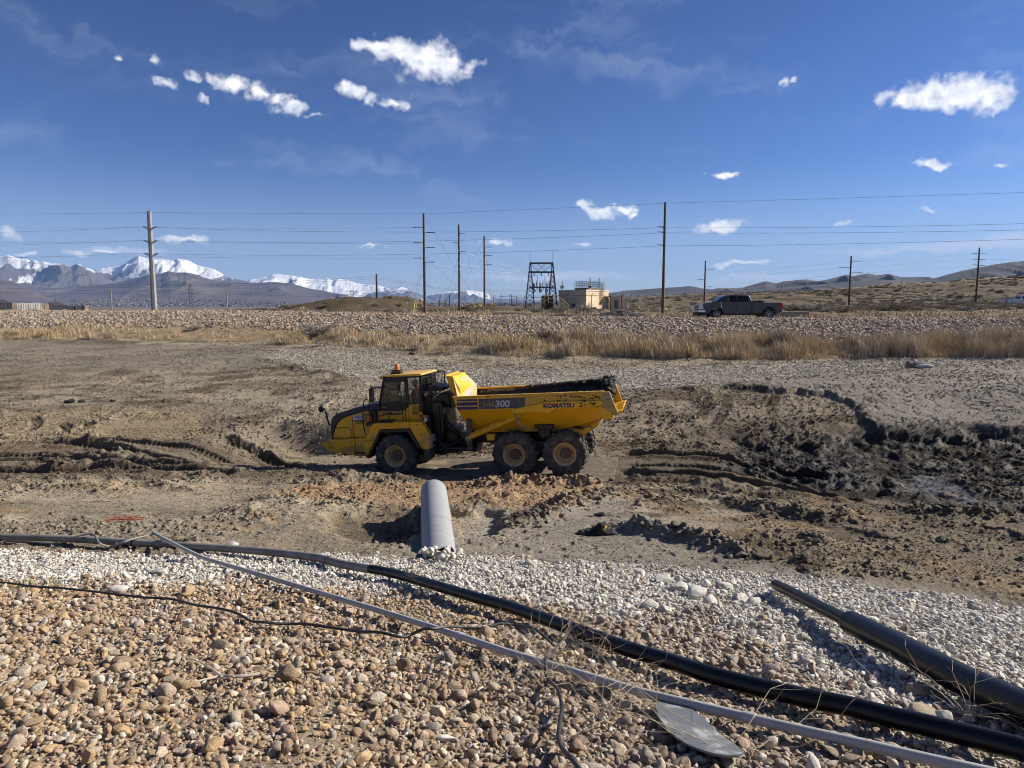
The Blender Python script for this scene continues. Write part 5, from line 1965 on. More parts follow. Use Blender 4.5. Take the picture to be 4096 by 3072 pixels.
for path in ([(-6.66, R0 + .25, 2.98), (-6.45, R0 + .1, 3.06), (-6.22, R0, 3.07), (-6.03, R0, 2.93), (-6.0, R0, 2.6), (-6.0, R0, 1.88)],
             [(-6.0, R0, 2.93), (-5.96, R0, 2.99), (-5.6, R0, 2.99), (-5.52, R0, 2.93), (-5.50, R0, 2.5), (-5.50, R0, 1.9)],
             [(-5.40, R0, 1.9), (-5.40, R0, 2.9), (-5.34, R0, 3.0), (-5.05, R0, 3.0), (-5.0, R0, 2.93), (-4.98, R0, 2.5)],
             [(-5.40, R0, 2.48), (-4.98, R0, 2.50)],
             [(-6.74, R0 + .1, 2.55), (-6.76, R0 + .1, 2.15), (-6.66, R0 + .02, 2.07), (-6.35, R0, 2.10), (-6.0, R0, 2.18)],
             [(-7.08, HW - .1, 2.12), (-6.75, R0 + .1, 2.12)], [(-5.98, R0, 2.15), (-5.55, R0, 2.15)]):
    hr.tube(catmull(path, 4) if len(path) > 2 else path, .018, 8)
hr.build('handrail', M_BLK, truck, 40)
MB().tube([(-6.80, .32, 1.90), (-6.80, .32, 2.10)], .06, 12).build('fire_extinguisher', M_REDX, truck, 40)
MB().prism([(-6.90, 1.80), (-6.62, 1.78), (-6.60, 2.2), (-6.70, 2.3), (-6.88, 2.25)], .36, .52).build('side_box', M_BLK, truck, bevel=.02)
# seat and steering wheel inside
st_ = MB()
st_.box(-5.72, -5.28, 1.20, 1.72, 2.12, 2.32)
st_.prism([(-5.36, 2.28), (-5.26, 3.0), (-5.16, 3.0), (-5.24, 2.28)], 1.20, 1.72)
st_.box(-5.62, -5.38, 1.3, 1.6, 1.9, 2.14)
st_.build('seat', M_BLK, truck, bevel=.03)
sw = MB()
pts = []
for k in range(17):
    a = 2 * math.pi * k / 16
    pts.append((-6.05 + .10 * math.sin(a), 1.46 + .2 * math.cos(a), 2.62 + .17 * math.sin(a)))
sw.tube(pts, .018, 6)
sw.tube([(-6.05, 1.46, 2.62), (-6.22, 1.46, 2.3)], .03, 8)
sw.box(-6.52, -6.2, .75, 2.15, 2.25, 2.48)
sw.build('steering_wheel', M_BLK, truck, 40)

# --- dump body
BW0, BW1 = .05, 2.85
RAILZ = 2.70


def belly(y_in):
    return lambda x, y, z: (x, (y + (y_in if y < 1.45 else -y_in) * max(0, min(1, (2.23 - z) / .85))), z)


# side walls: upper band and inward-sloping belly as one shell, open at the top
outer_prof = [(-3.68, 2.68), (1.37, 2.75), (1.34, 2.26), (1.24, 1.84), (.11, 1.49), (-1.1, 1.39), (-3.18, 1.37), (-3.37, 1.75), (-3.54, 2.23)]
bd = MB()
for side_, (ya, yb) in (('near', (BW0, BW0 + .09)), ('far', (BW1, BW1 - .09))):
    inw = .62
    sgn = 1 if side_ == 'near' else -1
    up_ = [(-3.68, 2.68), (1.37, 2.75), (1.34, 2.25), (-3.54, 2.23)]
    bd.prism(up_, min(ya, yb), max(ya, yb))
    # belly plate
    P1 = [(-3.54, 2.225), (1.34, 2.245), (1.24, 1.84), (.11, 1.49), (-1.1, 1.39), (-3.18, 1.37), (-3.37, 1.75)]
    n_ = len(P1)
    vs = []
    for th in (0, .07):
        for x, z in P1:
            k = max(0, min(1, (2.23 - z) / .85))
            vs.append((x, (BW0 + .02 + inw * k + th) if sgn > 0 else (BW1 - .02 - inw * k - th), z))
    fs = [tuple(range(n_)), tuple(range(2 * n_ - 1, n_ - 1, -1))] + [(i, i + n_, (i + 1) % n_ + n_, (i + 1) % n_) for i in range(n_)]
    if sgn < 0:
        fs = [tuple(reversed(f)) for f in fs]
    bd.add(vs, fs)
# floor and front wall
P2 = [(-3.18, 1.37), (-1.1, 1.39), (.11, 1.49), (1.24, 1.84), (1.95, 2.12)]
for (x0, z0), (x1, z1) in zip(P2, P2[1:]):
    bd.add([(x0, .66, z0), (x1, .66, z1), (x1, 2.24, z1), (x0, 2.24, z0), (x0, .66, z0 + .06), (x1, .66, z1 + .06), (x1, 2.24, z1 + .06), (x0, 2.24, z0 + .06)],
           [(0, 3, 2, 1), (4, 5, 6, 7), (0, 1, 5, 4), (2, 3, 7, 6), (1, 2, 6, 5), (3, 0, 4, 7)])
body = bd.build('dump_body', M_YEL, truck, bevel=.012)
fwall = MB()
fwall.add([(-3.18, .70, 1.37), (-3.18, 2.2, 1.37), (-3.55, 2.80, 2.23), (-3.68, 2.80, 2.70), (-3.68, .10, 2.70), (-3.55, .10, 2.23)], [(0, 1, 2, 3, 4, 5)])
fwall.add([(-3.12, .70, 1.37), (-3.12, 2.2, 1.37), (-3.48, 2.80, 2.23), (-3.60, 2.80, 2.70), (-3.60, .10, 2.70), (-3.48, .10, 2.23)], [(5, 4, 3, 2, 1, 0)])
fwall.build('front_wall', M_YEL, body)
# rails along the top edge
for y0, y1 in ((BW0 - .03, BW0 + .12), (BW1 - .12, BW1 + .03)):
    MB().prism([(-3.70, 2.66), (-3.70, 2.71), (1.38, 2.785), (1.38, 2.735)], y0, y1).build('top_rail', M_YELMUD if y0 < 1 else M_YEL, body, bevel=.01)
# muddy side plate towards the tail
MB().prism([(-1.20, 2.66), (1.365, 2.725), (1.34, 2.47), (-.40, 2.485), (-1.18, 2.345)], BW0 - .012, BW0 + .02).build('muddy_plate', M_YELMUD, body)
# spill guard (headboard)
G = MB()
gy0, gy1 = .70, 2.25
prof = [(-4.09, 3.36), (-3.85, 3.34), (-3.60, 2.90), (-3.60, 2.66), (-3.76, 2.62), (-3.93, 2.84)]
G.prism(prof, gy0, gy1)
G.build('spill_guard', M_YEL, body, bevel=.012)
G = MB()
G.add([(-3.845, gy0 + .02, 3.325), (-3.845, gy1 - .02, 3.325), (-3.56, BW1 - .12, 2.85), (-3.50, BW1 - .14, 2.35), (-3.50, BW0 + .14, 2.35), (-3.56, BW0 + .14, 2.68)], [(5, 4, 3, 2, 1, 0)])
G.add([(-3.885, gy0 + .02, 3.325), (-3.885, gy1 - .02, 3.325), (-3.60, BW1 - .12, 2.85), (-3.54, BW1 - .14, 2.35), (-3.54, BW0 + .14, 2.35), (-3.60, BW0 + .14, 2.68)], [(0, 1, 2, 3, 4, 5)])
G.build('headboard', mat('scraped_yellow', (.60, .36, .05), (.52, .42, .24), .6, 4.0, c3=(.40, .38, .33), s3=1.6, lo3=.5, hi3=.62), body)
MB().bar((-4.10, gy0, 3.37), (-4.10, gy1, 3.37), .05, .04).build('guard_lip', M_YEL, body)
# reinforcing arm with the maker's name, hoist cylinder
MB().prism([(-1.66, 2.25), (-1.66, 2.12), (-.90, 2.15), (-.56, 2.13), (-.48, 2.085), (-.36, 2.11), (-.24, 2.24), (1.15, 2.28), (1.345, 2.37), (1.35, 2.47), (-.40, 2.48), (-1.18, 2.34)], -.04, BW0 + .01).build('side_arm', M_YEL, body, bevel=.012)
MB().lathe([(0, -.01), (.075, -.01), (.085, .0), (.085, .02)], (-.46, -.04, 2.19), n=18).build('arm_pin', M_YEL, body)
cy = MB()
cy.tube([(-3.25, .32, 1.26), (-1.45, .30, 1.985)], .085, 14)
cy.tube([(-1.5, .30, 1.965), (-1.42, .30, 2.0)], .10, 14)
cy.tube([(-1.45, .30, 1.985), (-.95, .25, 2.14)], .05, 12)
cy.tube([(-3.2, .25, 1.39), (-1.62, .24, 2.02)], .022, 8)
cy.box(-2.47, -2.42, .2, .42, 1.50, 1.72)
cyl_o = cy.build('hoist_cylinder', M_YEL, truck, 40)
MB().lathe([(0, -.05), (.09, -.05), (.09, .12)], (-3.3, .3, 1.24), n=14).build('cylinder_pivot', M_STEEL, cyl_o)
sf = MB()
for k in range(11):
    t = k / 10
    x = -1.62 + .62 * t
    z = 2.1 - .60 * t ** .8 - .10 * math.sin(math.pi * t)
    sf.box(x - .02, x + .025, .12 + .05 * t, .15 + .05 * t, z - .035, z + .01)
sf.tube(catmull([(-1.64, .12, 2.12), (-1.52, .12, 1.85), (-1.40, .14, 1.66), (-1.2, .16, 1.60), (-.92, .18, 1.47)], 5), .018, 8)
sf.build('safety_chain', M_STEEL, truck, 40)
sb = MB()
sb.box(-1.0, -.35, .42, .70, 1.50, 1.66)
sb.prism([(-.92, 1.50), (-.42, 1.50), (-.50, 1.30), (-.78, 1.18)], .40, .62)
sb.build('bogie_bracket', M_BLK, truck, bevel=.015)
MB().prism([(-2.68, 1.36), (-2.38, 1.36), (-2.40, 1.14), (-2.66, 1.14)], .40, .52).build('body_bracket', M_YEL, truck, bevel=.01)
MB().prism([(-3.29, 2.10), (-3.13, 1.85), (-3.16, .86), (-3.33, .79), (-3.36, 1.2)], .28, .33).build('mud_flap', mat('muddy_flap', (.15, .12, .09), (.07, .06, .045), .9, 5, stretch=(4, 4, .7)), truck)
for q in (-2.50, -.2 + .6):
    MB().tube([(q, BW0 - .02, 2.21), (q, BW0 - .02, 2.09)], .016, 8).build('lifting_eye', M_YEL, body)
MB().prism([(.15, 1.50), (.55, 1.42), (.95, 1.62), (1.15, 1.70), (1.10, 1.55), (.62, 1.25), (.2, 1.30)], .60, .72).build('body_hinge', M_YEL, truck, bevel=.01)
MB().prism([(.15, 1.50), (.55, 1.42), (.95, 1.62), (1.15, 1.70), (1.10, 1.55), (.62, 1.25), (.2, 1.30)], TW - .72, TW - .60).build('body_hinge', M_YEL, truck, bevel=.01)
hs2 = MB()
hs2.tube(catmull([(.60, .56, 1.5), (.85, .5, 1.55), (.95, .5, 1.35), (.8, .5, 1.2), (.62, .55, 1.15)], 6), .02, 8)
hs2.build('brake_hose', M_STEEL, truck, 40)
# tail chute
for y0, y1, in ((BW0 - .03, BW0 + .05), (BW1 - .05, BW1 + .03)):
    MB().prism([(1.34, 2.755), (1.56, 2.755), (1.82, 2.03), (1.73, 1.955), (1.64, 2.02), (1.30, 2.30)], y0, y1).build('tail_plate', mat('worn_tail', (.42, .33, .17), (.52, .33, .06), .6, 2.5, c3=(.27, .25, .22), s3=3, lo3=.5, hi3=.7) if y0 < 1 else M_YEL, body, bevel=.01)
    MB().prism([(1.14, 2.27), (1.30, 2.275), (1.64, 2.04), (1.64, 1.89), (1.39, 1.82), (1.30, 1.92)], y0 + .02, y1 - .005).build('tail_cheek', M_YEL, body, bevel=.01)
for (x, z) in ((1.42, 2.68), (1.52, 2.70), (1.49, 2.50), (1.56, 2.50), (1.55, 2.28), (1.66, 2.28), (1.74, 2.10), (1.66, 2.02)):
    MB().lathe([(0, -.012), (.018, -.012), (.018, .01)], (x, BW0 - .03, z), n=8).build('bolt', M_BLK, body)
MB().add([(1.34, .10, 2.0), (1.95, .10, 2.14), (1.95, 2.8, 2.14), (1.34, 2.8, 2.0), (1.34, .10, 1.94), (1.93, .10, 2.07), (1.93, 2.8, 2.07), (1.34, 2.8, 1.94)],
         [(0, 1, 2, 3), (7, 6, 5, 4), (4, 5, 1, 0), (6, 7, 3, 2), (5, 6, 2, 1)]).build('tail_lip', M_YEL, body)
# decals
for z0, z1 in ((2.262, 2.36), (2.395, 2.51), (2.545, 2.61)):
    MB().box(-3.555, -2.83, BW0 - .006, BW0 + .01, z0, z1).build('blue_stripe', M_BLUE, body)
MB().prism([(-2.80, 2.265), (-2.80, 2.612), (-1.215, 2.634), (-1.215, 2.34), (-1.45, 2.30), (-1.55, 2.28)], BW0 - .006, BW0 + .01).build('name_panel', M_GREYDEC, body)
text('HM', -2.63, 2.335, .235, M_GOLD, body, BW0 - .008, 1.0, .004, .12)
text('300', -2.245, 2.335, .30, M_SILV, body, BW0 - .008, 1.12, .008, .12)
text('KOMATSU', -.60, 2.285, .196, M_BLUE, body, -.044, 1.12, .008)

# mud: coating inside the bed and caked on the edges
md = MB()
nu, nv = 60, 10
vs, fs = [], []
for i in range(nu + 1):
    x = -3.40 + 4.7 * i / nu
    for j in range(nv + 1):
        t = j / nv
        # from the near rail down, across the floor, and up the far wall
        if t < .3:
            y, z = BW0 + .12 + .55 * t / .3, 2.62 - 1.0 * t / .3
        elif t < .7:
            y, z = BW0 + .67 + 1.46 * (t - .3) / .4, 1.62
        else:
            k = (t - .7) / .3
            top = 2.50 + .26 * smoothstep(-3.0, .6, x) + .08 * float(vnoise(np.array([x * 2.1]), np.array([3.3]), 3)[0])
            y, z = BW1 - .67 + .55 * k, 1.62 + (min(top, 2.80) - 1.62) * k
        fl_z = 1.45 + max(0, .45 * (x - .1)) * .9
        z = max(z, fl_z + .1 + .15 * float(vnoise(np.array([x * 3.0]), np.array([t * 9]), 9)[0]))
        vs.append((x, y + .03 * rnd.random(), z + .03 * rnd.random()))
for i in range(nu):
    for j in range(nv):
        a = i * (nv + 1) + j
        fs.append((a, a + nv + 1, a + nv + 2, a + 1))
me_ = MB().add(vs, fs)
me_.build('mud_lining', M_MUD, body, 60)
MB().add([(-3.45, BW1 - .098, 2.0), (1.30, BW1 - .098, 2.0), (1.34, BW1 - .098, 2.735), (-3.58, BW1 - .098, 2.665)], [(0, 1, 2, 3)]).build('far_wall_liner', mat('dirty_bed_steel', (.30, .24, .16), (.20, .165, .12), .8, 3, c3=(.03, .028, .025), s3=3.5, lo3=.56, hi3=.62), body)
lump = MB()
rl = random.Random(5)


def blob(b, c, r, q):
    n1_, n2_ = 6, 4
    vs = []
    for i in range(n2_ + 1):
        ph = math.pi * i / n2_
        for k in range(n1_):
            th = 2 * math.pi * k / n1_
            rr_ = r * q.uniform(.7, 1.2)
            vs.append((c[0] + rr_ * 1.3 * math.sin(ph) * math.cos(th), c[1] + rr_ * math.sin(ph) * math.sin(th), c[2] + rr_ * .8 * math.cos(ph)))
    fs = [(i * n1_ + k, (i + 1) * n1_ + k, (i + 1) * n1_ + (k + 1) % n1_, i * n1_ + (k + 1) % n1_) for i in range(n2_) for k in range(n1_)]
    b.add(vs, fs)


for k in range(330):      # near rail
    x = -2.75 + 4.05 * rl.random()
    blob(lump, (x, BW0 + .08 + rl.uniform(-.05, .12), 2.72 + .015 * x + .012), rl.uniform(.02, .055), rl)
for k in range(300):      # far rail, thicker to the rear
    x = -1.8 + 3.1 * rl.random() ** .7
    g_ = smoothstep(-1.8, 1.2, x)
    blob(lump, (x, BW1 - .08 + rl.uniform(-.1, .08), 2.70 + .02 * x + .10 * g_ * rl.random() + .05), rl.uniform(.03, .05 + .06 * g_), rl)
for k in range(260):      # heap over the tail of the far side
    blob(lump, (1.22 + .25 * rl.random() + .05, BW1 - .15 - 1.6 * rl.random() ** 1.6, 2.30 + .68 * rl.random()), rl.uniform(.05, .11), rl)
tag(lump.build('caked_mud', M_MUD, body, 60), kind='stuff')
sp = MB()
for k in range(85):      # splashes on the near wall
    x = rl.choice([rl.uniform(.3, 1.33), rl.uniform(-.6, 1.33)])
    z = rl.uniform(2.28, 2.68)
    if z < 2.49 and x < .62:
        continue
    r0 = rl.uniform(.008, .035)
    yy = -.045 if z < 2.48 else BW0 - .014
    n_ = 7
    pts = [(x + r0 * rl.uniform(.8, 2.0) * math.cos(2 * math.pi * i / n_), yy - .006, z + r0 * rl.uniform(.5, 1.1) * math.sin(2 * math.pi * i / n_)) for i in range(n_)]
    pt2 = [(p[0], yy + .03, p[2]) for p in pts]
    sp.add(pts + pt2, [tuple(range(n_))] + [(i, i + n_, (i + 1) % n_ + n_, (i + 1) % n_) for i in range(n_)])
tag(sp.build('mud_splashes', M_MUD, body), kind='stuff')

# --- road plates under the wheels
M_PLATE = mat('muddy_steel_plate', (.165, .135, .095), (.085, .066, .044), .9, 2.6, c3=(.24, .20, .145), s3=3.2, lo3=.48, hi3=.66, bump=.8, bscale=7, bdist=.04)
for i, (x0, x1, y0, y1, zt, rz_, lab) in enumerate(((-4.75, -1.95, -.95, 2.9, -.012, .012, 'dusty ground plate between the front and middle wheels'), (-1.88, -.10, -1.0, 3.0, -.02, -.012, 'muddy ground plate under the middle wheels'),
                                                    (-.02, 1.60, -.80, 3.1, -.012, .02, 'muddy ground plate under the rear wheels'))):
    c = ((x0 + x1) / 2, (y0 + y1) / 2)
    p = TO + T_L * c[0] + T_W * c[1] + T_N * (zt - .02)
    o = MB().box(x0 - c[0], x1 - c[0], y0 - c[1], y1 - c[1], -.03, .02).build('ground_plate', M_PLATE, None, bevel=.006)
    o.matrix_world = Matrix(((T_L[0], T_W[0], T_N[0], p[0]), (T_L[1], T_W[1], T_N[1], p[1]), (T_L[2], T_W[2], T_N[2], p[2]), (0, 0, 0, 1))) @ Matrix.Rotation(rz_, 4, 'Z')
    tag(o, lab, 'road plate', 'plates laid under the dump truck')

# --- driver in the cab
def person_mesh(name, verts, edges, radii, root_i, m):
    me = bpy.data.meshes.new(name)
    me.from_pydata(verts, edges, [])
    o = bpy.data.objects.new(name, me)
    link(o)
    o.modifiers.new('skin', 'SKIN')
    s = o.modifiers.new('sub', 'SUBSURF')
    s.levels = 1
    s.render_levels = 2
    sv = me.skin_vertices[0].data
    for i, r_ in enumerate(radii):
        sv[i].radius = r_ if isinstance(r_, tuple) else (r_, r_)
        sv[i].use_root = (i == root_i)
    me.materials.append(m)
    return o


PV = [(-5.45, 1.46, 2.40), (-5.44, 1.46, 2.58), (-5.44, 1.46, 2.78), (-5.45, 1.46, 2.90), (-5.47, 1.46, 2.97), (-5.49, 1.46, 3.06), (-5.50, 1.46, 3.15),      # pelvis .. head
      (-5.45, 1.28, 2.84), (-5.60, 1.22, 2.62), (-5.82, 1.28, 2.60), (-5.96, 1.32, 2.64), (-5.45, 1.64, 2.84), (-5.60, 1.70, 2.62), (-5.82, 1.64, 2.60), (-5.96, 1.60, 2.64),
      (-5.50, 1.36, 2.38), (-5.90, 1.34, 2.42), (-5.98, 1.34, 2.05), (-5.50, 1.56, 2.38), (-5.90, 1.58, 2.42), (-5.98, 1.58, 2.05)]
PE = [(0, 1), (1, 2), (2, 3), (3, 4), (4, 5), (5, 6), (2, 7), (7, 8), (8, 9), (9, 10), (2, 11), (11, 12), (12, 13), (13, 14), (0, 15), (15, 16), (16, 17), (0, 18), (18, 19), (19, 20)]
PR = [.14, .145, .15, .07, .065, .095, .075, .075, .055, .045, .04, .075, .055, .045, .04, .09, .075, .055, .09, .075, .055]
driver = person_mesh('person', PV, PE, PR, 0, mat('orange_work_shirt', (.55, .10, .03), (.42, .08, .03), .85, 9))
driver.matrix_world = truck.matrix_world
tag(driver, 'driver in an orange work shirt and dark cap sitting in the truck cab', 'person')
hm = MB()
hm.lathe([(0, .10), (.05, .095), (.09, .06), (.108, 0), (.10, -.02)], (-5.495, 1.46, 3.11), 'z', 16)
hm.box(-5.68, -5.56, 1.39, 1.53, 3.10, 3.115)
hm.build('cap', M_BLK, driver, 50)
fc = MB()
fc.lathe([(0, -.10), (.05, -.09), (.08, -.05), (.092, .02), (.085, .08)], (-5.515, 1.46, 3.055), 'z', 16)
fc.box(-5.625, -5.59, 1.445, 1.475, 3.03, 3.07)
fc.build('face', mat('skin', (.36, .19, .12), (.32, .17, .11), .6, 6), driver, 60)

# ------------------------------------------------------------------ pickup trucks
M_CHROME = mat('chrome', (.62, .62, .62), (.5, .5, .5), .22, 5, metal=.9)
M_DARKGLASS = mat('dark_window', (.012, .014, .016), None, .08, spec=.25)
M_RED = mat('red_lens', (.5, .012, .012), (.4, .01, .01), .25, 8)
M_LAMP = mat('lamp_lens', (.72, .73, .74), (.55, .56, .58), .2, 12)
M_RUB = mat('rubber', (.03, .03, .03), (.06, .055, .05), .85, 6)
M_ALLOY = mat('alloy', (.42, .42, .42), (.30, .30, .30), .35, 5, metal=.6)


def arc_pts(cx, cz, r, a0, a1, n):
    return [(cx + r * math.cos(R(a0 + (a1 - a0) * i / n)), cz + r * math.sin(R(a0 + (a1 - a0) * i / n))) for i in range(n + 1)]


def make_pickup(name, label, paint, rack):
    root = empty(name)
    tag(root, label, 'pickup truck')
    W = 2.03
    FW, RW, WR = 1.46, 5.58, .41
    zf = .50
    low = [(.25, .62)] + [(.30, .50), (FW - .54, .46)] + arc_pts(FW, .44, .53, 178, 2, 10) + [(FW + .56, .44), (RW - .60, .46)] + arc_pts(RW, .46, .55, 178, 2, 10) + [(RW + .60, .52), (6.55, .56), (6.62, .80), (6.62, 1.33), (4.27, 1.37), (4.24, 1.40), (1.55, 1.40), (.9, 1.34), (.35, 1.24), (.16, 1.14), (.10, .98), (.12, .75)]

    def tuck(x, y, z):
        s = 1 if y > W / 2 else -1
        d = 0.0
        if z > 1.05:
            d += (z - 1.05) * .12
        if z < .7:
            d += (.7 - z) * .15
        if x < 1.0:
            d += (1.0 - x) ** 2 * .10
        if x > 6.2:
            d += (x - 6.2) ** 2 * .15
        return (x, y - s * d, z)
    # body with an open bed: front block solid, rear as two sides
    cutx = 4.24
    front = []
    fpoly = [(.25, .62), (.30, .50), (FW - .54, .46)] + arc_pts(FW, .44, .53, 178, 2, 10) + [(FW + .56, .44), (4.21, .46), (4.21, 1.38), (1.55, 1.40), (.9, 1.35), (.35, 1.25), (.16, 1.15), (.10, .98), (.12, .75)]
    b = MB().prism(fpoly, 0, W, tuck).build('body', paint, root, bevel=.04)
    rpoly = [(4.25, .46), (RW - .60, .46)] + arc_pts(RW, .46, .55, 178, 2, 10) + [(RW + .60, .52), (6.55, .58), (6.62, .80), (6.62, 1.33), (4.25, 1.37)]
    bed = MB().prism(rpoly, 0, .10, tuck).prism(rpoly, W - .10, W, tuck).box(4.26, 6.6, .1, W - .1, .78, .84).box(4.25, 4.31, .1, W - .1, .8, 1.36).box(6.55, 6.62, .1, W - .1, .62, 1.33).build('bed', paint, root, bevel=.025)
    cabp = [(1.45, 1.38), (2.02, 1.80), (2.20, 1.90), (2.55, 1.955), (3.6, 1.955), (3.98, 1.92), (4.10, 1.80), (4.21, 1.38)]

    def lean(x, y, z):
        s = 1 if y > W / 2 else -1
        return (x, y - s * (.05 + max(0, z - 1.38) * .32), z)
    MB().prism(cabp, 0, W, lean).build('cab', paint, root, bevel=.05, seg=3)
    off = lambda d: (lambda x, y, z: (x, lean(x, y, z)[1] + (-d if y < W / 2 else d), z))
    for near in (1, 0):
        y0, y1 = (0, .02) if near else (W - .02, W)
        MB().prism([(2.12, 1.42), (2.50, 1.83), (2.60, 1.86), (3.02, 1.86), (3.02, 1.42)], y0, y1, off(.012)).build('side_window', M_DARKGLASS, root)
        MB().prism([(3.12, 1.42), (3.12, 1.86), (3.80, 1.86), (3.90, 1.78), (3.95, 1.42)], y0, y1, off(.012)).build('side_window', M_DARKGLASS, root)
        yy = .012 if near else W - .012
        sgn = -1 if near else 1
        for q in (2.90, 3.78):
            MB().box(q - .13, q + .13, yy + sgn * .05 - .02, yy + sgn * .05 + .02, 1.20, 1.245).build('door_handle', M_RUB, root, bevel=.008)
        for q in (2.05, 3.08, 4.0):
            MB().box(q - .006, q + .006, yy - .004 if near else yy - .01, yy + .01 if near else yy + .004, .62, 1.38).build('door_seam', M_RUB, root)
        MB().box(2.0, 4.0, yy + sgn * .02 - .015, yy + sgn * .02 + .015, .76, .80).build('side_moulding', paint, root, bevel=.006)
        MB().box(1.98, 4.2, .03 if near else W - .15, .15 if near else W - .03, .34, .40).build('step_bar', M_RUB, root, bevel=.01)
        # wheel arch lips
        for cx, cz, rr in ((FW, .44, .53), (RW, .46, .55)):
            ar = arc_pts(cx, cz, rr + .05, 178, 2, 12) + arc_pts(cx, cz, rr - .01, 2, 178, 12)
            MB().prism(ar, (-.025 if near else W - .03), (.03 if near else W + .025)).build('wheel_arch_lip', paint, root, bevel=.008)
        m_ = MB().box(2.13, 2.33, -.30 if near else W + .08, -.08 if near else W + .30, 1.38, 1.68).build('mirror', M_RUB, root, bevel=.04)
        MB().bar((2.22, .05 if near else W - .05, 1.44), (2.22, -.12 if near else W + .12, 1.46), .06).build('mirror_arm', M_RUB, root)
        MB().prism([(1.74, 1.36), (1.80, 1.36), (1.88, .92), (1.82, .92)], -.004 if near else W - .01, .01 if near else W + .004, tuck).build('fender_vent', M_CHROME, root)
        MB().box(6.45, 6.65, -.008 if near else W - .10, .10 if near else W + .008, .86, 1.30).build('tail_lamp', M_RED, root, bevel=.015)
    MB().prism([(1.50, 1.42), (2.03, 1.80), (2.18, 1.875), (2.16, 1.885), (2.0, 1.82), (1.47, 1.43)], .16, W - .16, lambda x, y, z: (x - .01, y + (1 if y < W / 2 else -1) * max(0, z - 1.4) * .32, z + .012)).build('windscreen', M_DARKGLASS, root)
    MB().prism([(4.09, 1.82), (4.105, 1.82), (4.20, 1.45), (4.185, 1.45)], .35, W - .35, lambda x, y, z: (x + .015, y, z)).build('rear_window', M_DARKGLASS, root)
    # nose
    MB().box(.075, .16, .36, W - .36, .80, 1.15).build('grille', M_RUB, root, bevel=.02)
    for z in (.86, .98, 1.10):
        MB().box(.055, .10, .34, W - .34, z - .022, z + .022).build('grille_bar', M_CHROME, root, bevel=.008)
    MB().lathe([(0, 0), (.10, 0), (.10, .03)], (.045, W / 2, .98), 'x', 20).build('emblem', M_CHROME, root)
    for y0, y1 in ((.03, .36), (W - .36, W - .03)):
        MB().prism([(.08, .80), (.08, 1.16), (.34, 1.20), (.42, .82)], y0, y1).build('headlamp', M_LAMP, root, bevel=.02)
    MB().prism([(-.06, .56), (-.08, .74), (.10, .78), (.55, .76), (.55, .56)], -.0, W).build('front_bumper', M_CHROME, root, bevel=.03)
    MB().prism([(.02, .30), (.0, .56), (.6, .56), (.7, .32)], .1, W - .1).build('front_valance', M_RUB, root, bevel=.02)
    MB().box(-.10, -.08, .75, 1.28, .60, .73).build('licence_plate', M_WHITEST, root)
    MB().box(6.60, 6.80, .02, W - .02, .60, .76).build('rear_bumper', M_CHROME, root, bevel=.025)
    MB().box(.6, 6.3, .55, W - .55, .36, .62).build('underbody', M_RUB, root)
    for cx in (FW, RW):
        for y, rz_ in ((-.01, 0), (W + .01, math.pi)):
            we = empty('wheel', (cx, y, WR), 0, root)
            we.rotation_euler = (0, rnd.uniform(0, 1), rz_)
            MB().lathe([(.25, .03), (.30, .0), (.37, .01), (.405, .05), (.405, .23), (.37, .27), (.25, .27)], n=28).build('tyre', M_RUB, we, 40)
            al = MB()
            al.lathe([(.27, .10), (.262, .02), (.24, .015), (.232, .10)], n=28)
            al.lathe([(0, .03), (.07, .03), (.08, .06)], n=16)
            for k in range(6):
                a = 2 * math.pi * k / 6
                for d in (-.13, .13):
                    al.bar((.06 * math.cos(a + d), .05, .06 * math.sin(a + d)), (.245 * math.cos(a + d * .5), .04, .245 * math.sin(a + d * .5)), .035, .03)
            al.build('rim', M_ALLOY, we, 40)
            MB().lathe([(0, .11), (.24, .11), (.24, .13)], n=20).build('brake_disc', M_RUB, we)
    if rack:
        MB().box(4.36, 5.25, .25, W - .25, 1.36, 1.48).build('tool_box', M_BLK, root, bevel=.02)
        MB().box(4.85, 5.2, .5, 1.5, 1.48, 1.52).build('tool_tray', M_ALLOY, root)
        MB().tube([(5.1, .9, 1.36), (5.1, .9, 1.68)], .02, 8).build('whip_aerial', M_BLK, root)
    else:
        rk = MB()
        for x in (4.5, 5.1, 5.7, 6.3):
            for y in (.12, W - .12):
                rk.bar((x, y, 1.3), (x, y, 1.72), .04)
        for z in (1.45, 1.58, 1.72):
            for y in (.12, W - .12):
                rk.bar((4.5, y, z), (6.3, y, z), .035)
        for x in (4.5, 6.3):
            rk.bar((x, .12, 1.72), (x, W - .12, 1.72), .035)
        rk.build('bed_rack', M_STEEL, root)
    return root


M_GREYPAINT = mat('grey_metallic_paint', (.052, .051, .050), (.045, .044, .044), .35, 2.0, coat=.25, c3=(.20, .17, .13), s3=1.5, lo3=.62, hi3=.9, r3=.7)
pk = make_pickup('pickup_truck', 'grey crew-cab pickup parked on the embankment behind the rocks', M_GREYPAINT, True)
pl_ = at(2793, 1262, 54.5)
pr_ = at(3143, 1262, 54.2)
pkz = float(at(2860, 1277, 54.5)[2])
pk.location = (pl_[0], 54.5, pkz - .02)
sc_ = (pr_[0] - pl_[0]) / 6.85
pk.scale = (sc_, sc_, sc_)
pk.rotation_euler = (0, 0, R(-1.5))
M_WHITEPAINT = mat('white_car_paint', (.70, .70, .69), (.62, .61, .59), .35, 2.0, coat=.5)
wp = make_pickup('pickup_truck', 'white pickup with a rack in its bed, cut off by the right edge', M_WHITEPAINT, False)
q = at(4034, 1232, 118)
wp.location = (q[0] + 6.7, q[1] + 2.2, q[2] + .1)
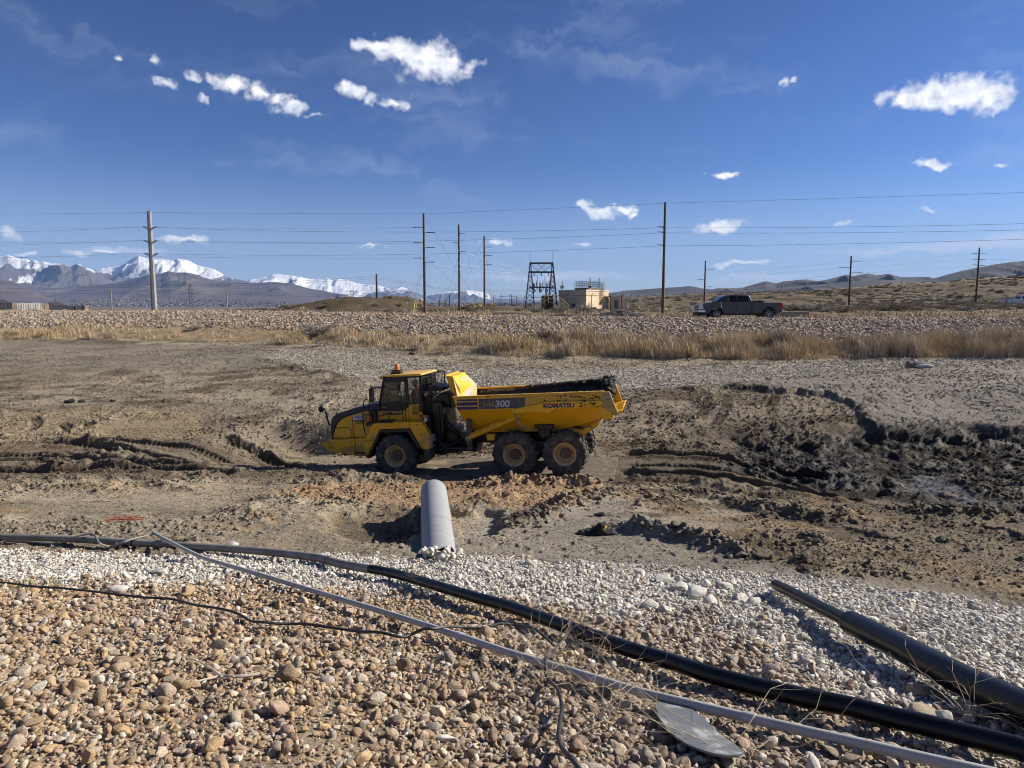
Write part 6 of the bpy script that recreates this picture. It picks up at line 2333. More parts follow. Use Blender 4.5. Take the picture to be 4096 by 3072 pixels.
wp.rotation_euler = (0, 0, math.pi - R(4))

# ------------------------------------------------------------------ poles, wires
M_WOOD = mat('weathered_pole_wood', (.16, .105, .068), (.10, .068, .047), .85, 3.0, stretch=(6, 6, .5), c3=(.22, .17, .13), s3=2, lo3=.55, hi3=.75)
M_GREYPOLE = mat('galvanised_pole', (.33, .33, .32), (.24, .235, .225), .6, 2.0, stretch=(2, 2, .4), c3=(.17, .15, .13), s3=1.2, lo3=.55, hi3=.7)
M_DKPOLE = mat('dark_pole_wood', (.055, .043, .036), (.08, .062, .05), .85, 3.0)
M_INS = mat('insulator', (.035, .03, .028), (.06, .05, .045), .4, 6)
M_WIRE = mat('wire_metal', (.07, .075, .085), None, .5, metal=.3)
M_PALEWIRE = mat('bright_wire_metal', (.62, .62, .62), None, .4, metal=.2)


def zg(x, y):
    return float(plain_z(np.array([x]), np.array([y]))[0])


def pole(name, label, sx_t, sy_t, Y, rad, m, arms=(), faces=12, group='utility poles'):
    """upright pole whose top shows at (sx_t, sy_t); arms: (photo row, side, length, kind)"""
    t = at(sx_t, sy_t, Y)
    z0 = zg(t[0], Y) - .3
    root = empty(name, (t[0], Y, z0))
    tag(root, label, 'pole', group)
    h = t[2] - z0
    MB().tube([(0, 0, 0), (0, 0, h * .5), (0, 0, h)], [rad, rad * .85, rad * .7], faces).build('shaft', m, root, 50 if faces > 8 else 20)
    if rad > .3:
        MB().tube([(0, 0, h - .02), (0, 0, h + .05)], rad * .75, faces).build('pole_cap', m, root)
    for sy, side, ln, kind in arms:
        z = float(at(sx_t, sy, Y)[2]) - z0
        a = MB()
        if kind == 'post':       # angled bracket both sides with insulators
            for s in (-1, 1):
                a.bar((0, 0, z - .25), (s * ln, 0, z + .18), .14)
        elif kind == 'line':
            a.bar((0, 0, z), (side * .25, 0, z), .10)
        else:
            a.bar((0, 0, z), (side * ln * .35, 0, z + .05), .06)
        a.build('arm', m if kind == 'post' else M_INS, root)
        i = MB()
        x0, x1 = (side * ln * .3, side * ln)
        if kind == 'post':
            continue
        n_ = 7
        rr_ = []
        pts = []
        for k in range(n_ * 2):
            pts.append((x0 + (x1 - x0) * k / (n_ * 2 - 1), 0, z + .05))
            rr_.append(.03 if k % 2 else .055)
        i.tube(pts, rr_, 8)
        i.build('insulator', M_INS, root)
    return root, (t[0], Y, z0, h)


V = lambda v: v * VS
p1, P1 = pole('steel_pole', 'stout pale grey steel power pole standing before the snowy peaks', V(322), V(457), 100, .42, M_GREYPOLE, ((V(492), 0, .95, 'post'), (V(522), 0, .95, 'post'), (V(550), 0, .95, 'post')), 8)
p3, P3 = pole('wood_pole', 'tallest brown wooden power pole, between the tan building and the grey pickup', V(1437), V(437), 80, .175, M_WOOD, ((V(491), -1, .8, 'line'), (V(502), -1, .8, 'line'), (V(530), -1, .8, 'line')))
p2, P2 = pole('wood_pole', 'tallest of the three guyed wooden poles left of the substation', V(915), V(461), 86, .175, M_WOOD,
              tuple((830 + y * .497, s, 1.3, 'ins') for y, s in ((162, -1), (287, -1), (410, -1), (205, 1), (325, 1), (443, 1))))
p4, P4 = pole('wood_pole', 'middle one of the three guyed wooden poles left of the substation', V(991), V(485), 98, .17, M_WOOD, tuple((830 + y * .497, s, .8, 'ins') for y, s in ((210, 1), (287, -1), (357, 1))))
p5, P5 = pole('wood_pole', 'shortest of the three guyed wooden poles, nearest the substation', V(1046), V(510), 108, .17, M_WOOD, tuple((830 + y * .497, s, 1.1, 'ins') for y, s in ((320, 1), (388, 1), (463, 1))))
p6, P6 = pole('short_pole', 'short dark pole standing on the brown dirt mound', V(813), V(592), 112, .17, M_DKPOLE)
p7, P7 = pole('wood_pole', 'wooden pole right behind the hood of the grey pickup', V(1524), V(563), 130, .17, M_WOOD, ((V(582), 1, 1.6, 'ins'), (V(604), -1, 1.4, 'ins'), (V(620), 1, 1.4, 'ins')))
p8, P8 = pole('wood_pole', 'wooden pole before the cut hillside, second from the right edge', V(1839), V(553), 120, .17, M_DKPOLE, ((960 + 190 * .452, 1, 2.0, 'ins'), (960 + 244 * .452, -1, 2.0, 'ins'), (960 + 292 * .452, 1, 2.0, 'ins')))
p9, P9 = pole('wood_pole', 'guyed wooden pole on the cut hillside nearest the right edge', V(2116), V(535), 128, .17, M_DKPOLE,
              tuple((960 + y * .452, s, 1.2, 'ins') for y, s in ((125, 1), (122, -1), (175, 1), (172, -1), (228, 1), (222, -1))))
p10, P10 = pole('far_pole', 'slim far pole left of the pale steel pole', 442, 980 + 380 * .452, 330, .32, M_GREYPOLE)
p11, P11 = pole('far_pole', 'slim far pole right of the lattice tower under the snowy ridge', 906, 980 + 398 * .452, 330, .30, M_GREYPOLE)
p12, P12 = pole('far_pole', 'slim far pole left of the second lattice tower by the gravel bench', 1000 + 707 * .497, 830 + 700 * .497, 330, .28, M_DKPOLE, ((830 + 712 * .497, 1, 1.2, 'ins'), (830 + 730 * .497, -1, 1.2, 'ins')))
p13, P13 = pole('far_pole', 'slim far pole between the middle and nearest guyed poles, left one', 1000 + 1605 * .497, 830 + 712 * .497, 320, .25, M_DKPOLE)
p14, P14 = pole('far_pole', 'slim far pole just left of the substation frame', 1000 + 2103 * .497, 830 + 702 * .497, 300, .22, M_DKPOLE)
p15, P15 = pole('far_pole', 'slim pale far pole on the ridge right of the grey pickup', 3096 + 82 * .452, 960 + 362 * .452, 226, .18, M_GREYPOLE)
p16, P16 = pole('far_pole', 'slim pale far pole on the ridge between the two hillside poles', 3096 + 1135 * .452, 960 + 328 * .452, 226, .18, M_GREYPOLE)


def lattice(name, label, sx, sy_top, Y, width):
    t = at(sx, sy_top, Y)
    z0 = 0.0
    h = t[2] - z0
    root = empty(name, (t[0], Y, z0))
    tag(root, label, 'transmission tower', 'lattice towers')
    s = MB()
    wd = lambda k: width * (1 - .72 * min(1, k / .62)) / 2
    L = [0, .2, .38, .52, .62, .72, .82, .92, 1.0]
    for sx_ in (-1, 1):
        for sy_ in (-1, 1):
            for a, b in zip(L, L[1:]):
                s.bar((sx_ * wd(a), sy_ * wd(a), a * h), (sx_ * wd(b), sy_ * wd(b), b * h), .15)
    s.build('leg_frame', M_DKPOLE, root)
    b_ = MB()
    for a, b in zip(L, L[1:]):
        for sy_ in (-1, 1):
            b_.bar((-wd(a), sy_ * wd(a), a * h), (wd(b), sy_ * wd(b), b * h), .09)
            b_.bar((wd(a), sy_ * wd(a), a * h), (-wd(b), sy_ * wd(b), b * h), .09)
    b_.build('bracing', M_DKPOLE, root)
    for k in (.66, .80, .94):
        MB().bar((-width * .55, 0, k * h), (width * .55, 0, k * h), .16).build('cross_arm', M_DKPOLE, root)
    return root, (t[0], Y, z0, h)


l1, L1 = lattice('lattice_tower', 'far steel lattice tower below the snow peak, right of the pale pole', 760, 980 + 340 * .452, 620, 8)
l2, L2 = lattice('lattice_tower', 'far steel lattice tower left of the short dark pole', 1000 + 820 * .497, 830 + 663 * .497, 560, 9)
l3, L3 = lattice('lattice_tower', 'tiny far lattice tower between the short dark pole and the guyed poles', 1000 + 1178 * .497, 830 + 735 * .497, 900, 8)


def hframe(name, label, sx, sy_top, Y):
    t = at(sx, sy_top, Y)
    root = empty(name, (t[0], Y, 0))
    tag(root, label, 'pole')
    for s in (-1, 1):
        MB().tube([(s * 2.2, 0, 0), (s * 2.2, 0, t[2])], .22, 8).build('post', M_DKPOLE, root)
    for k in (.72, .85):
        MB().bar((-3.4, 0, t[2] * k), (3.4, 0, t[2] * k), .3).build('cross_beam', M_DKPOLE, root)
    return root


hframe('double_pole', 'far two-legged pole frame between the guyed wooden poles', 1000 + 1550 * .497, 830 + 735 * .497, 520)

WN = 0


def wire(label, pts, sag, r=.014, m=None, group='overhead wires', name='power_line'):
    out = []
    for (a, b) in zip(pts, pts[1:]):
        a, b = Vector(a), Vector(b)
        L = (b - a).length
        n_ = 14
        for k in range(n_):
            t = k / n_
            out.append(a + (b - a) * t - Vector((0, 0, sag * (L / 80) ** 2 * 4 * t * (1 - t))))
    out.append(Vector(pts[-1]))
    o = MB().tube(out, r, 5).build(name, m or M_WIRE, None, 60)
    tag(o, label, 'wire', group)
    return o


A3 = lambda sx, sy, Y: tuple(at(sx, sy, Y))
wire('uppermost overhead wire running across the whole sky over the pole tops', [A3(-900, V(466), 112), A3(V(322), V(459), 100), A3(V(915), V(462), 90), A3(V(1437), V(439), 80), A3(V(2330), V(412), 66)], .12, .011)
for i, (y0, y1, y3, y4, nm) in enumerate(((500, 490, 492, 480, 'highest'), (527, 519, 503, 494, 'middle'), (553, 547, 531, 513, 'lowest'))):
    wire('%s of the three heavy conductors between the steel pole and the tallest wooden pole' % nm,
         [A3(-900, V(y0 + 5), 108), A3(V(322) - 25, V(y1), 100), A3(V(322) + 25, V(y1 + 1), 100), A3(V(1433), V(y3), 80), A3(V(2330), V(y4), 66)], .75, .013)
for i, (ya, yb, nm) in enumerate(((162, 162, 'upper'), (276, 287, 'middle'), (395, 408, 'lower'))):
    wire('%s thin wire running left from the tallest guyed pole' % nm, [A3(-900, 830 + (ya - 12) * .497, 108), A3(V(322), 830 + ya * .497, 100), A3(1000 + 1350 * .497, 830 + yb * .497, 86)], .3, .009)
for i, ((x0, y0), (x1, y1), nm) in enumerate((((1440, 205), (1690, 352), 'upper'), ((1440, 325), (1690, 455), 'middle'), ((1440, 443), (1690, 500), 'lower'))):
    wire('%s bright wire slanting from the tallest guyed pole to the substation frame' % nm, [A3(1000 + x0 * .497, 830 + y0 * .497, 87), A3(1000 + x1 * .497, 830 + y1 * .497, 98), A3(2120 + 12 * i, 1090 + 3 * i, 118)], .55, .012, M_PALEWIRE)
for i, (ya, yb, nm) in enumerate(((555, 548, 'upper'), (572, 566, 'lower'))):
    wire('%s wire strung left from the short dark pole' % nm, [A3(-200, V(600) + 6 * i, 190), A3(V(813), 830 + ya * .497, 112)], .5, .014)
    wire('%s wire strung right from the short dark pole past the guyed poles' % nm, [A3(V(813), 830 + ya * .497, 112), A3(1000 + 1640 * .497, 830 + (662 + 8 * i) * .497, 125), A3(2300, 830 + (664 + 8 * i) * .497, 128)], .6, .014)
for i, (a, b, nm) in enumerate(((470, 492, 'first'), (420, 470, 'second'))):
    wire('%s far thin wire crossing in front of the foothills' % nm, [A3(-300, 980 + (a - 60) * .452, 330), A3(442, 980 + (b - 60) * .452, 330), A3(906, 980 + (b - 60) * .452, 330), A3(1800, 980 + b * .452, 330)], .05, .03)
for i, dy in enumerate((0, 22, 48)):
    wire('far power wire at the hillside poles, %s' % ('topmost', 'middle', 'lowest')[i], [A3(2900, 1090 + dy, 150), A3(V(1839), 1046 + dy, 120), A3(3096 + 1815 * .452, 1015 + dy, 128), A3(4500, 1022 + dy, 135)], .4, .008)
# guy wires with yellow guards
M_YGUARD = mat('yellow_guard', (.55, .45, .12), None, .5)


def guy(label, top, foot):
    a, b = Vector(top), Vector(foot)
    root = empty('guy_wire', b)
    tag(root, label, 'guy wire', 'guy wires of the wooden poles')
    MB().tube([a - b, Vector((0, 0, 0))], .010, 5).build('strand', M_WIRE, root)
    d = (a - b).normalized()
    MB().tube([d * .1, d * 2.0], .045, 6).build('guard', M_YGUARD, root)


def gfoot(sx, Y):
    x = at(sx, 1240, Y)[0]
    return (x, Y, zg(x, Y))


for i, (pp, sx, Y, fr_) in enumerate(((P2, 1660, 84, .62), (P2, 1652, 80, .82), (P2, 1588, 92, .42), (P2, 1930, 104, .98), (P2, 1905, 100, .60), (P2, 1950, 108, .30), (P4, 1768, 112, .65), (P4, 1938, 104, .92),
                                      (P5, 1762, 118, .95), (P5, 1745, 116, .72), (P5, 1972, 110, .6), (P5, 1980, 112, .85))):
    who = {id(P2): 'tallest', id(P4): 'middle', id(P5): 'shortest'}[id(pp)]
    n_th = ('first', 'second', 'third', 'fourth', 'fifth', 'sixth')[sum(1 for q in ((P2,) * 6 + (P4,) * 2 + (P5,) * 4)[:i] if q is pp)]
    guy('%s guy wire with yellow guard from the %s guyed pole' % (n_th, who), (pp[0], pp[1], pp[2] + pp[3] * fr_), gfoot(sx, Y))
for i, (sx, fr_) in enumerate(((3840, .9), (3870, .75), (3955, .9))):
    guy('%s guy wire of the hillside pole nearest the right edge' % ('first', 'second', 'third')[i], (P9[0], P9[1], P9[2] + P9[3] * fr_), gfoot(sx, 131))

# ------------------------------------------------------------------ substation frame
M_GAL = mat('dark_galvanised_steel', (.075, .075, .078), (.11, .108, .105), .6, 3, metal=.3)
d4 = lambda x, y, Y: at(2100 + x * .1808, 1000 + y * .1808, Y)
GY = 116
gl_, gr_ = d4(112, 290, GY), d4(615, 280, GY)
gz0 = zg(gl_[0], GY) - .2
root = empty('substation_frame', ((gl_[0] + gr_[0]) / 2, GY, gz0))
tag(root, 'dark lattice steel substation frame with insulators and two lightning rods', 'substation frame')
GH = gl_[2] - gz0
half = (gr_[0] - gl_[0]) / 2
px4 = lambda x: d4(x, 900, GY)[0] - root.location.x
pz4 = lambda y: d4(400, y, GY)[2] - gz0
for s in (-1, 1):
    foot_o, foot_i, top = s * (half + px4(10) * 0 + 1.85), s * (half - 1.55), s * half
    leg = MB()
    for yy in (-.9, .9):
        leg.bar((s * (half + .85), yy * 1.0, 0), (s * half, yy * .3, GH), .16)
        leg.bar((s * (half - .78), yy * 1.0, 0), (s * (half - .1), yy * .3, GH), .14)
    leg.build('leg', M_GAL, root)
    br_ = MB()
    n_ = 9
    for k in range(n_):
        a, b = k / n_ * .86, (k + 1) / n_ * .86
        o_ = lambda t: s * (half + .85 * (1 - t))
        i_ = lambda t: s * (half - .1 - .68 * (1 - t))
        for yy in (-.85, .85):
            y_ = lambda t: yy * (1 - .7 * t)
            br_.bar((o_(a), y_(a), a * GH), (i_(b), y_(b), b * GH), .06)
            br_.bar((i_(a), y_(a), a * GH), (o_(b), y_(b), b * GH), .06)
        if k % 2:
            br_.bar((o_(a), -.85 * (1 - .7 * a), a * GH), (i_(a), -.85 * (1 - .7 * a), a * GH), .07)
    br_.build('bracing', M_GAL, root)
    MB().tube([(s * half, 0, GH), (s * half, 0, GH + pz4(30) - pz4(285))], .035, 6).build('lightning_rod', M_GAL, root)
for yb, ht in ((292, .26), (490, .26), (828, .26)):
    MB().box(-half - .1, half + .1, -.25, .25, pz4(yb) - ht / 2, pz4(yb) + ht / 2).build('beam', M_GAL, root)
tr_ = MB()
for x0, y0, x1, y1 in ((140, 320, 275, 470), (285, 310, 285, 470), (440, 310, 440, 470), (295, 470, 430, 310), (300, 315, 435, 465), (450, 465, 590, 310)):
    tr_.bar((px4(x0), 0, pz4(y0)), (px4(x1), 0, pz4(y1)), .07)
tr_.build('truss_bracing', M_GAL, root)


def stack(x, z0, z1, r=.1):
    i = MB()
    n_ = 8
    pts, rr_ = [], []
    for k in range(n_ * 2):
        pts.append((x, 0, z0 + (z1 - z0) * k / (n_ * 2 - 1)))
        rr_.append(r * .6 if k % 2 else r)
    i.tube(pts, rr_, 8)
    i.build('insulator', M_INS, root)


for x in (198, 360, 522):
    stack(px4(x), pz4(500), pz4(565))
for x in (190, 215, 255, 327, 350, 395, 465, 490, 535):
    stack(px4(x), pz4(815), pz4(735 if x not in (255, 395, 535) else 700), .09)
for x in (170, 310, 450):
    b_ = MB()
    for x0, y0, x1, y1 in ((x, 850, x + 25, 890), (x + 5, 845, x + 60, 895), (x + 60, 895, x + 20, 945), (x, 880, x + 22, 940)):
        b_.bar((px4(x0), 0, pz4(y0)), (px4(x1), 0, pz4(y1)), .16)
    b_.bar((px4(x + 60), 0, pz4(895)), (px4(x + 110), 0, pz4(845)), .06)
    b_.build('switch_arm', M_INS, root)
bus = MB()
for x in (180, 320, 460):
    bus.tube([(px4(x), 0, pz4(745)), (px4(x), 0, pz4(688)), (px4(x + 80), 0, pz4(685)), (px4(x + 85), 0, pz4(705))], .03, 6)
for x in (198, 360):
    bus.tube([(px4(x), 0, pz4(567)), (px4(x + 75), 0, pz4(575)), (px4(x + 80), 0, pz4(780))], .03, 6)
bus.build('bus_pipe', M_GAL, root)
# transformer box and yellow stair at its foot
tz = zg(*d4(490, 1250, 112)[:2])
o = empty('transformer', (d4(490, 1250, 113)[0], 113, tz))
tag(o, 'dark transformer box at the foot of the substation frame', 'transformer')
MB().box(-.9, .9, -.7, .7, 0, 2.2).build('tank', M_BLK, o, bevel=.04)
for k in range(4):
    MB().box(-.8 + k * .42, -.7 + k * .42, -.95, -.7, .3, 1.9).build('cooling_fin', M_BLK, o)
MB().tube([(-.2, 0, 2.2), (-.2, 0, 3.2)], .09, 8).build('bushing', M_INS, o)
M_YRAIL = mat('yellow_rail', (.50, .42, .10), (.42, .34, .10), .5, 3)
sx0 = d4(590, 1350, 92)
root2 = empty('stair_platform', (sx0[0], 92, zg(sx0[0], 92)))
tag(root2, 'small yellow-railed stair platform before the substation frame', 'stair')
hgt = 1.25
MB().box(-.45, .45, -.4, .4, hgt - .06, hgt).build('platform', M_STEEL, root2)
for s in (-1, 1):
    st2 = MB()
    for k in range(6):
        st2.box(min(s * (.45 + .28 * k), s * (.72 + .28 * k)), max(s * (.45 + .28 * k), s * (.72 + .28 * k)), -.4, .4, hgt - .21 * (k + 1) - .03, hgt - .21 * (k + 1))
    st2.build('steps', M_STEEL, root2)
    for yy in (-.4, .4):
        rl2 = MB()
        for up_ in (.5, 1.0):
            rl2.tube([(0, yy, hgt + up_), (s * .45, yy, hgt + up_), (s * 2.1, yy, up_ + .0)], .03, 6)
        for t in (0, .33, .66, 1):
            x = s * (.45 + 1.65 * t)
            rl2.tube([(x, yy, hgt * (1 - t)), (x, yy, hgt * (1 - t) + 1.0)], .03, 6)
        rl2.build('handrail', M_YRAIL, root2)

# ------------------------------------------------------------------ pump building
M_STUC = mat('tan_stucco', (.76, .59, .40), (.70, .53, .36), .9, 1.2)
M_TRIM = mat('pale_trim', (.62, .58, .52), (.55, .51, .45), .7, 2)
BY = 112
cl, cc_, cr_ = d4(745, 900, BY + 6), d4(1355, 905, BY), d4(1850, 915, BY + 6)
bz0 = zg(cc_[0], BY) - .4
bh = cc_[2] - bz0
root = empty('pump_building', (cc_[0], BY, bz0))
tag(root, 'flat-roofed tan utility building with railing on its roof', 'building')
e1 = Vector((cl[0] - cc_[0], 6, 0))     # along the shaded face
e2 = Vector((cr_[0] - cc_[0], 6, 0))    # along the sunlit face


def quadbox(b, o_, u, v, z0, z1):
    o_, u, v = Vector(o_), Vector(u), Vector(v)
    base = [o_, o_ + v, o_ + v + u, o_ + u]
    vs = [p + Vector((0, 0, z0)) for p in base] + [p + Vector((0, 0, z1)) for p in base]
    return b.add(vs, [(3, 2, 1, 0), (4, 5, 6, 7), (0, 1, 5, 4), (1, 2, 6, 5), (2, 3, 7, 6), (3, 0, 4, 7)])


quadbox(MB(), (0, 0, 0), e1, e2, 0, bh).build('wall', M_STUC, root)
quadbox(MB(), -(e1 + e2) * .012, e1 * 1.024, e2 * 1.024, bh + .003, bh + .22).build('parapet_trim', M_TRIM, root)
ro = quadbox(MB(), e1 * .12 + e2 * .25, e1 * .5, e2 * .70, bh + .22, bh + .55).build('roof_curb', mat('rusty_curb', (.10, .075, .05), (.16, .11, .07), .8, 4), root)
rail = MB()
A, B, Cc, Dd = e1 * .12 + e2 * .25, e1 * .62 + e2 * .25, e1 * .62 + e2 * .95, e1 * .12 + e2 * .95
for a, b in ((A, B), (B, Cc), (Cc, Dd), (Dd, A)):
    for z in (.95, 1.25, 1.6):
        rail.bar(a + Vector((0, 0, bh + z)), b + Vector((0, 0, bh + z)), .05)
    n_ = 7
    for k in range(n_ + 1):
        p = a + (b - a) * k / n_
        rail.bar(p + Vector((0, 0, bh + .5)), p + Vector((0, 0, bh + 1.6)), .05)
rail.build('roof_railing', M_GAL, root)
for t in (.35, .75):
    p = e1 * .15 + e2 * t
    MB().tube([p + Vector((0, 0, bh + .2)), p + Vector((0, 0, bh + 2.2))], .07, 6).build('roof_post', M_DKPOLE, root)
p = e1 * .9 + e2 * .05
MB().tube([p + Vector((0, 0, bh)), p + Vector((0, 0, bh + 1.7))], .05, 6).build('mast', M_STEEL, root)
MB().lathe([(0, .10), (.2, .07), (.34, 0), (.33, 0), (.2, .09)], p + Vector((-.1, -.1, bh + .75)), n=16).build('dish', M_WHITEST, root, 50)
MB().box(*(lambda q: (q.x - .22, q.x + .22, q.y - .2, q.y + .2, bh + .55, bh + .95))(e1 * .35 + e2 * .6)).build('roof_fan', M_DKPOLE, root)
# caged ladder on the sunlit face
en = Vector((e2.y, -e2.x, 0)).normalized()
eu = e2.normalized()
la = e2 * .66 + en * .12
ld = MB()
for s in (-.2, .2):
    ld.bar(la + eu * s, la + eu * s + Vector((0, 0, bh + 1.1)), .05)
for k in range(14):
    ld.bar(la - eu * .2 + Vector((0, 0, .25 + k * .3)), la + eu * .2 + Vector((0, 0, .25 + k * .3)), .03)
for k in range(5):
    z = 1.5 + k * .6
    ring_ = [la + eu * (.38 * math.cos(a)) + en * (.38 * math.sin(a)) + Vector((0, 0, z)) for a in [math.pi * i / 8 for i in range(9)]]
    ld.tube(ring_, .03, 5)
for k in range(5):
    a = math.pi * k / 4
    q = la + eu * (.38 * math.cos(a)) + en * (.38 * math.sin(a))
    ld.bar(q + Vector((0, 0, 1.5)), q + Vector((0, 0, bh + 1.0)), .03)
ld.build('caged_ladder', M_YRAIL, root)
dq = e2 * .80 + en * .02
quadbox(MB(), dq, eu * .9, en * .05, .1, 2.1).build('door', M_WHITEST, root)
quadbox(MB(), dq - eu * .25 + Vector((0, 0, 0)), eu * 1.6, en * 1.3, 2.35, 2.45).build('door_canopy', M_DKPOLE, root)
for s in (-.2, 1.3):
    q = dq + eu * s + en * 1.2
    MB().bar(q, q + Vector((0, 0, 2.35)), .07).build('canopy_post', M_DKPOLE, root)
for s in (.38, .45):
    q = e1 * s + Vector((e1.y, -e1.x, 0)).normalized() * -.03
    quadbox(MB(), q + Vector((0, 0, .8)), e1.normalized() * .4, Vector((e1.y, -e1.x, 0)).normalized() * .08, 0, .5).build('wall_vent', M_DKPOLE, root)
# annex beside it
o = empty('shed', (cr_[0] + .3, BY + 5, bz0))
tag(o, 'small tan shed beside the lit side of the utility building', 'shed')
MB().box(0, 2.6, 0, 2.5, 0, 2.35).build('wall', M_STUC, o)
MB().box(-.08, 2.68, -.08, 2.58, 2.353, 2.45).build('roof', M_TRIM, o)
MB().box(.5, 1.2, -.04, 0, .1, 1.9).build('door', mat('grey_door', (.12, .13, .14), None, .5), o)


# ------------------------------------------------------------------ chain-link fence
def fence(label, pts, h, step):
    a0 = Vector(pts[0])
    root = empty('chain_link_fence', a0)
    tag(root, label, 'fence', 'chain-link fences round the substation')
    wm_ = MB()
    for a, b in zip(pts, pts[1:]):
        a, b = Vector(a), Vector(b)
        L = (b - a).length
        n_ = max(1, round(L / step))
        for k in range(n_ + 1):
            p = a + (b - a) * k / n_ - a0
            pm = MB().tube([p, p + Vector((0, 0, h)), p + Vector((.18, -.1, h + .35))], .04, 6)
            pm.build('post', M_GAL, root)
        MB().tube([a - a0 + Vector((0, 0, h)), b - a0 + Vector((0, 0, h))], .028, 6).build('top_rail', M_GAL, root)
        d = (b - a).normalized()
        m_ = int(L / .28)
        for k in range(m_):
            for s in (1, -1):
                p = a - a0 + d * (k * .28)
                q = p + d * (s * h)
                if 0 <= (k * .28 + s * h) <= L:
                    wm_.bar(p, q + Vector((0, 0, h)), .008)
        for z in (h + .15, h + .3):
            wm_.bar(a - a0 + Vector((.1, 0, z)), b - a0 + Vector((.1, 0, z)), .012)
    wm_.build('wire_mesh', M_GAL, root)


def F(x4, Y, y4=1230):
    p = d4(x4, y4, Y)
    return (p[0], Y, zg(p[0], Y))


fence('chain-link fence in front of the tan building and substation', [F(-20, 104), F(380, 100), F(460, 97), F(940, 95), F(1470, 96), F(2130, 97)], 2.1, 4.4)
fence('chain-link fence running right from the tan building', [F(2140, 97), F(2500, 104), F(3000, 116)], 1.9, 5)
fence('chain-link fence running left of the substation', [F(-700, 118), F(-350, 112), F(-25, 104)], 2.1, 4)

# concrete block behind the pickup, marker post, logs, pipe stack, debris
M_CONC = mat('concrete', (.36, .31, .24), (.29, .25, .19), .9, 3)
q = at(2740 + 1940 * .208, 1120 + 640 * .208, 61)
b_ = MB().box(0, 2.7, 0, .9, 0, .62)
o = b_.build('concrete_block', M_CONC, None, bevel=.02)
o.location = (q[0] - .5, 61, zg(q[0], 61) - .02)
o.rotation_euler = (0, 0, R(8))
tag(o, 'low tan concrete block on the grass behind the grey pickup', 'block')
q = at(3096 + 1395 * .452, 960 + 628 * .452, 92)
root = empty('marker_post', (q[0], 92, zg(q[0], 92)))
tag(root, 'thin marker post with a small white sign on the grass plain', 'marker post')
MB().bar((0, 0, -.1), (0, 0, 2.1), .05).build('post', M_YRAIL, root)
MB().box(-.16, .16, -.045, -.028, 1.75, 2.15).build('sign', M_WHITEST, root)
M_LOG = mat('pale_timber', (.46, .37, .25), (.38, .30, .20), .85, 4)
for i, (x, y, ln, ang, lab) in enumerate(((2030, 1247, 2.6, .05, 'upper pale log in front of the substation fence'), (2036, 1251, 3.0, -.03, 'lower pale log in front of the substation fence'))):
    q = at(x, y, 74 - i)
    o = MB().tube([(-ln / 2, 0, 0), (ln / 2, 0, 0)], [.14, .11], 10).build('log', M_LOG, None, 40)
    o.location = (q[0], q[1], zg(q[0], q[1]) + .25)
    o.rotation_euler = (0, 0, ang)
    tag(o, lab, 'log', 'logs by the fence')
# black soil heap on the embankment crest
M_ASPH = mat('black_soil_heap', (.018, .017, .016), (.035, .032, .03), .8, 3, bump=.8, bscale=4, bdist=.1)
hx = np.linspace(-7.6, 3.2, 110)
hy = np.linspace(-1.3, 1.3, 26)
HX, HY = np.meshgrid(hx, hy)
hh_ = np.maximum(0, 1 - (HY / 1.25) ** 2) * (.50 * np.exp(-((HX - .2) / 1.9) ** 2) + .28 * np.exp(-((HX + 4) / 3.0) ** 2)) * (.6 + .8 * fbm(HX * 2.2, HY * 2.2, 4, 6)) - .06
c0 = at(2480, 1262, 53.6)
o = np_mesh('soil_heap', np.stack([HX, HY, hh_ + np.clip(fbm(HX * 6, HY * 6, 2, 3) - .5, -1, 1) * .12 * (hh_ > 0)], -1).reshape(-1, 3), grid_faces(*HX.shape), M_ASPH)
o.location = (c0[0], 53.4, float(zbase(np.array([c0[0]]), np.array([53.4]))[0]) + .12)
tag(o, 'low heap of black soil on the embankment crest left of the pickup', 'soil heap')

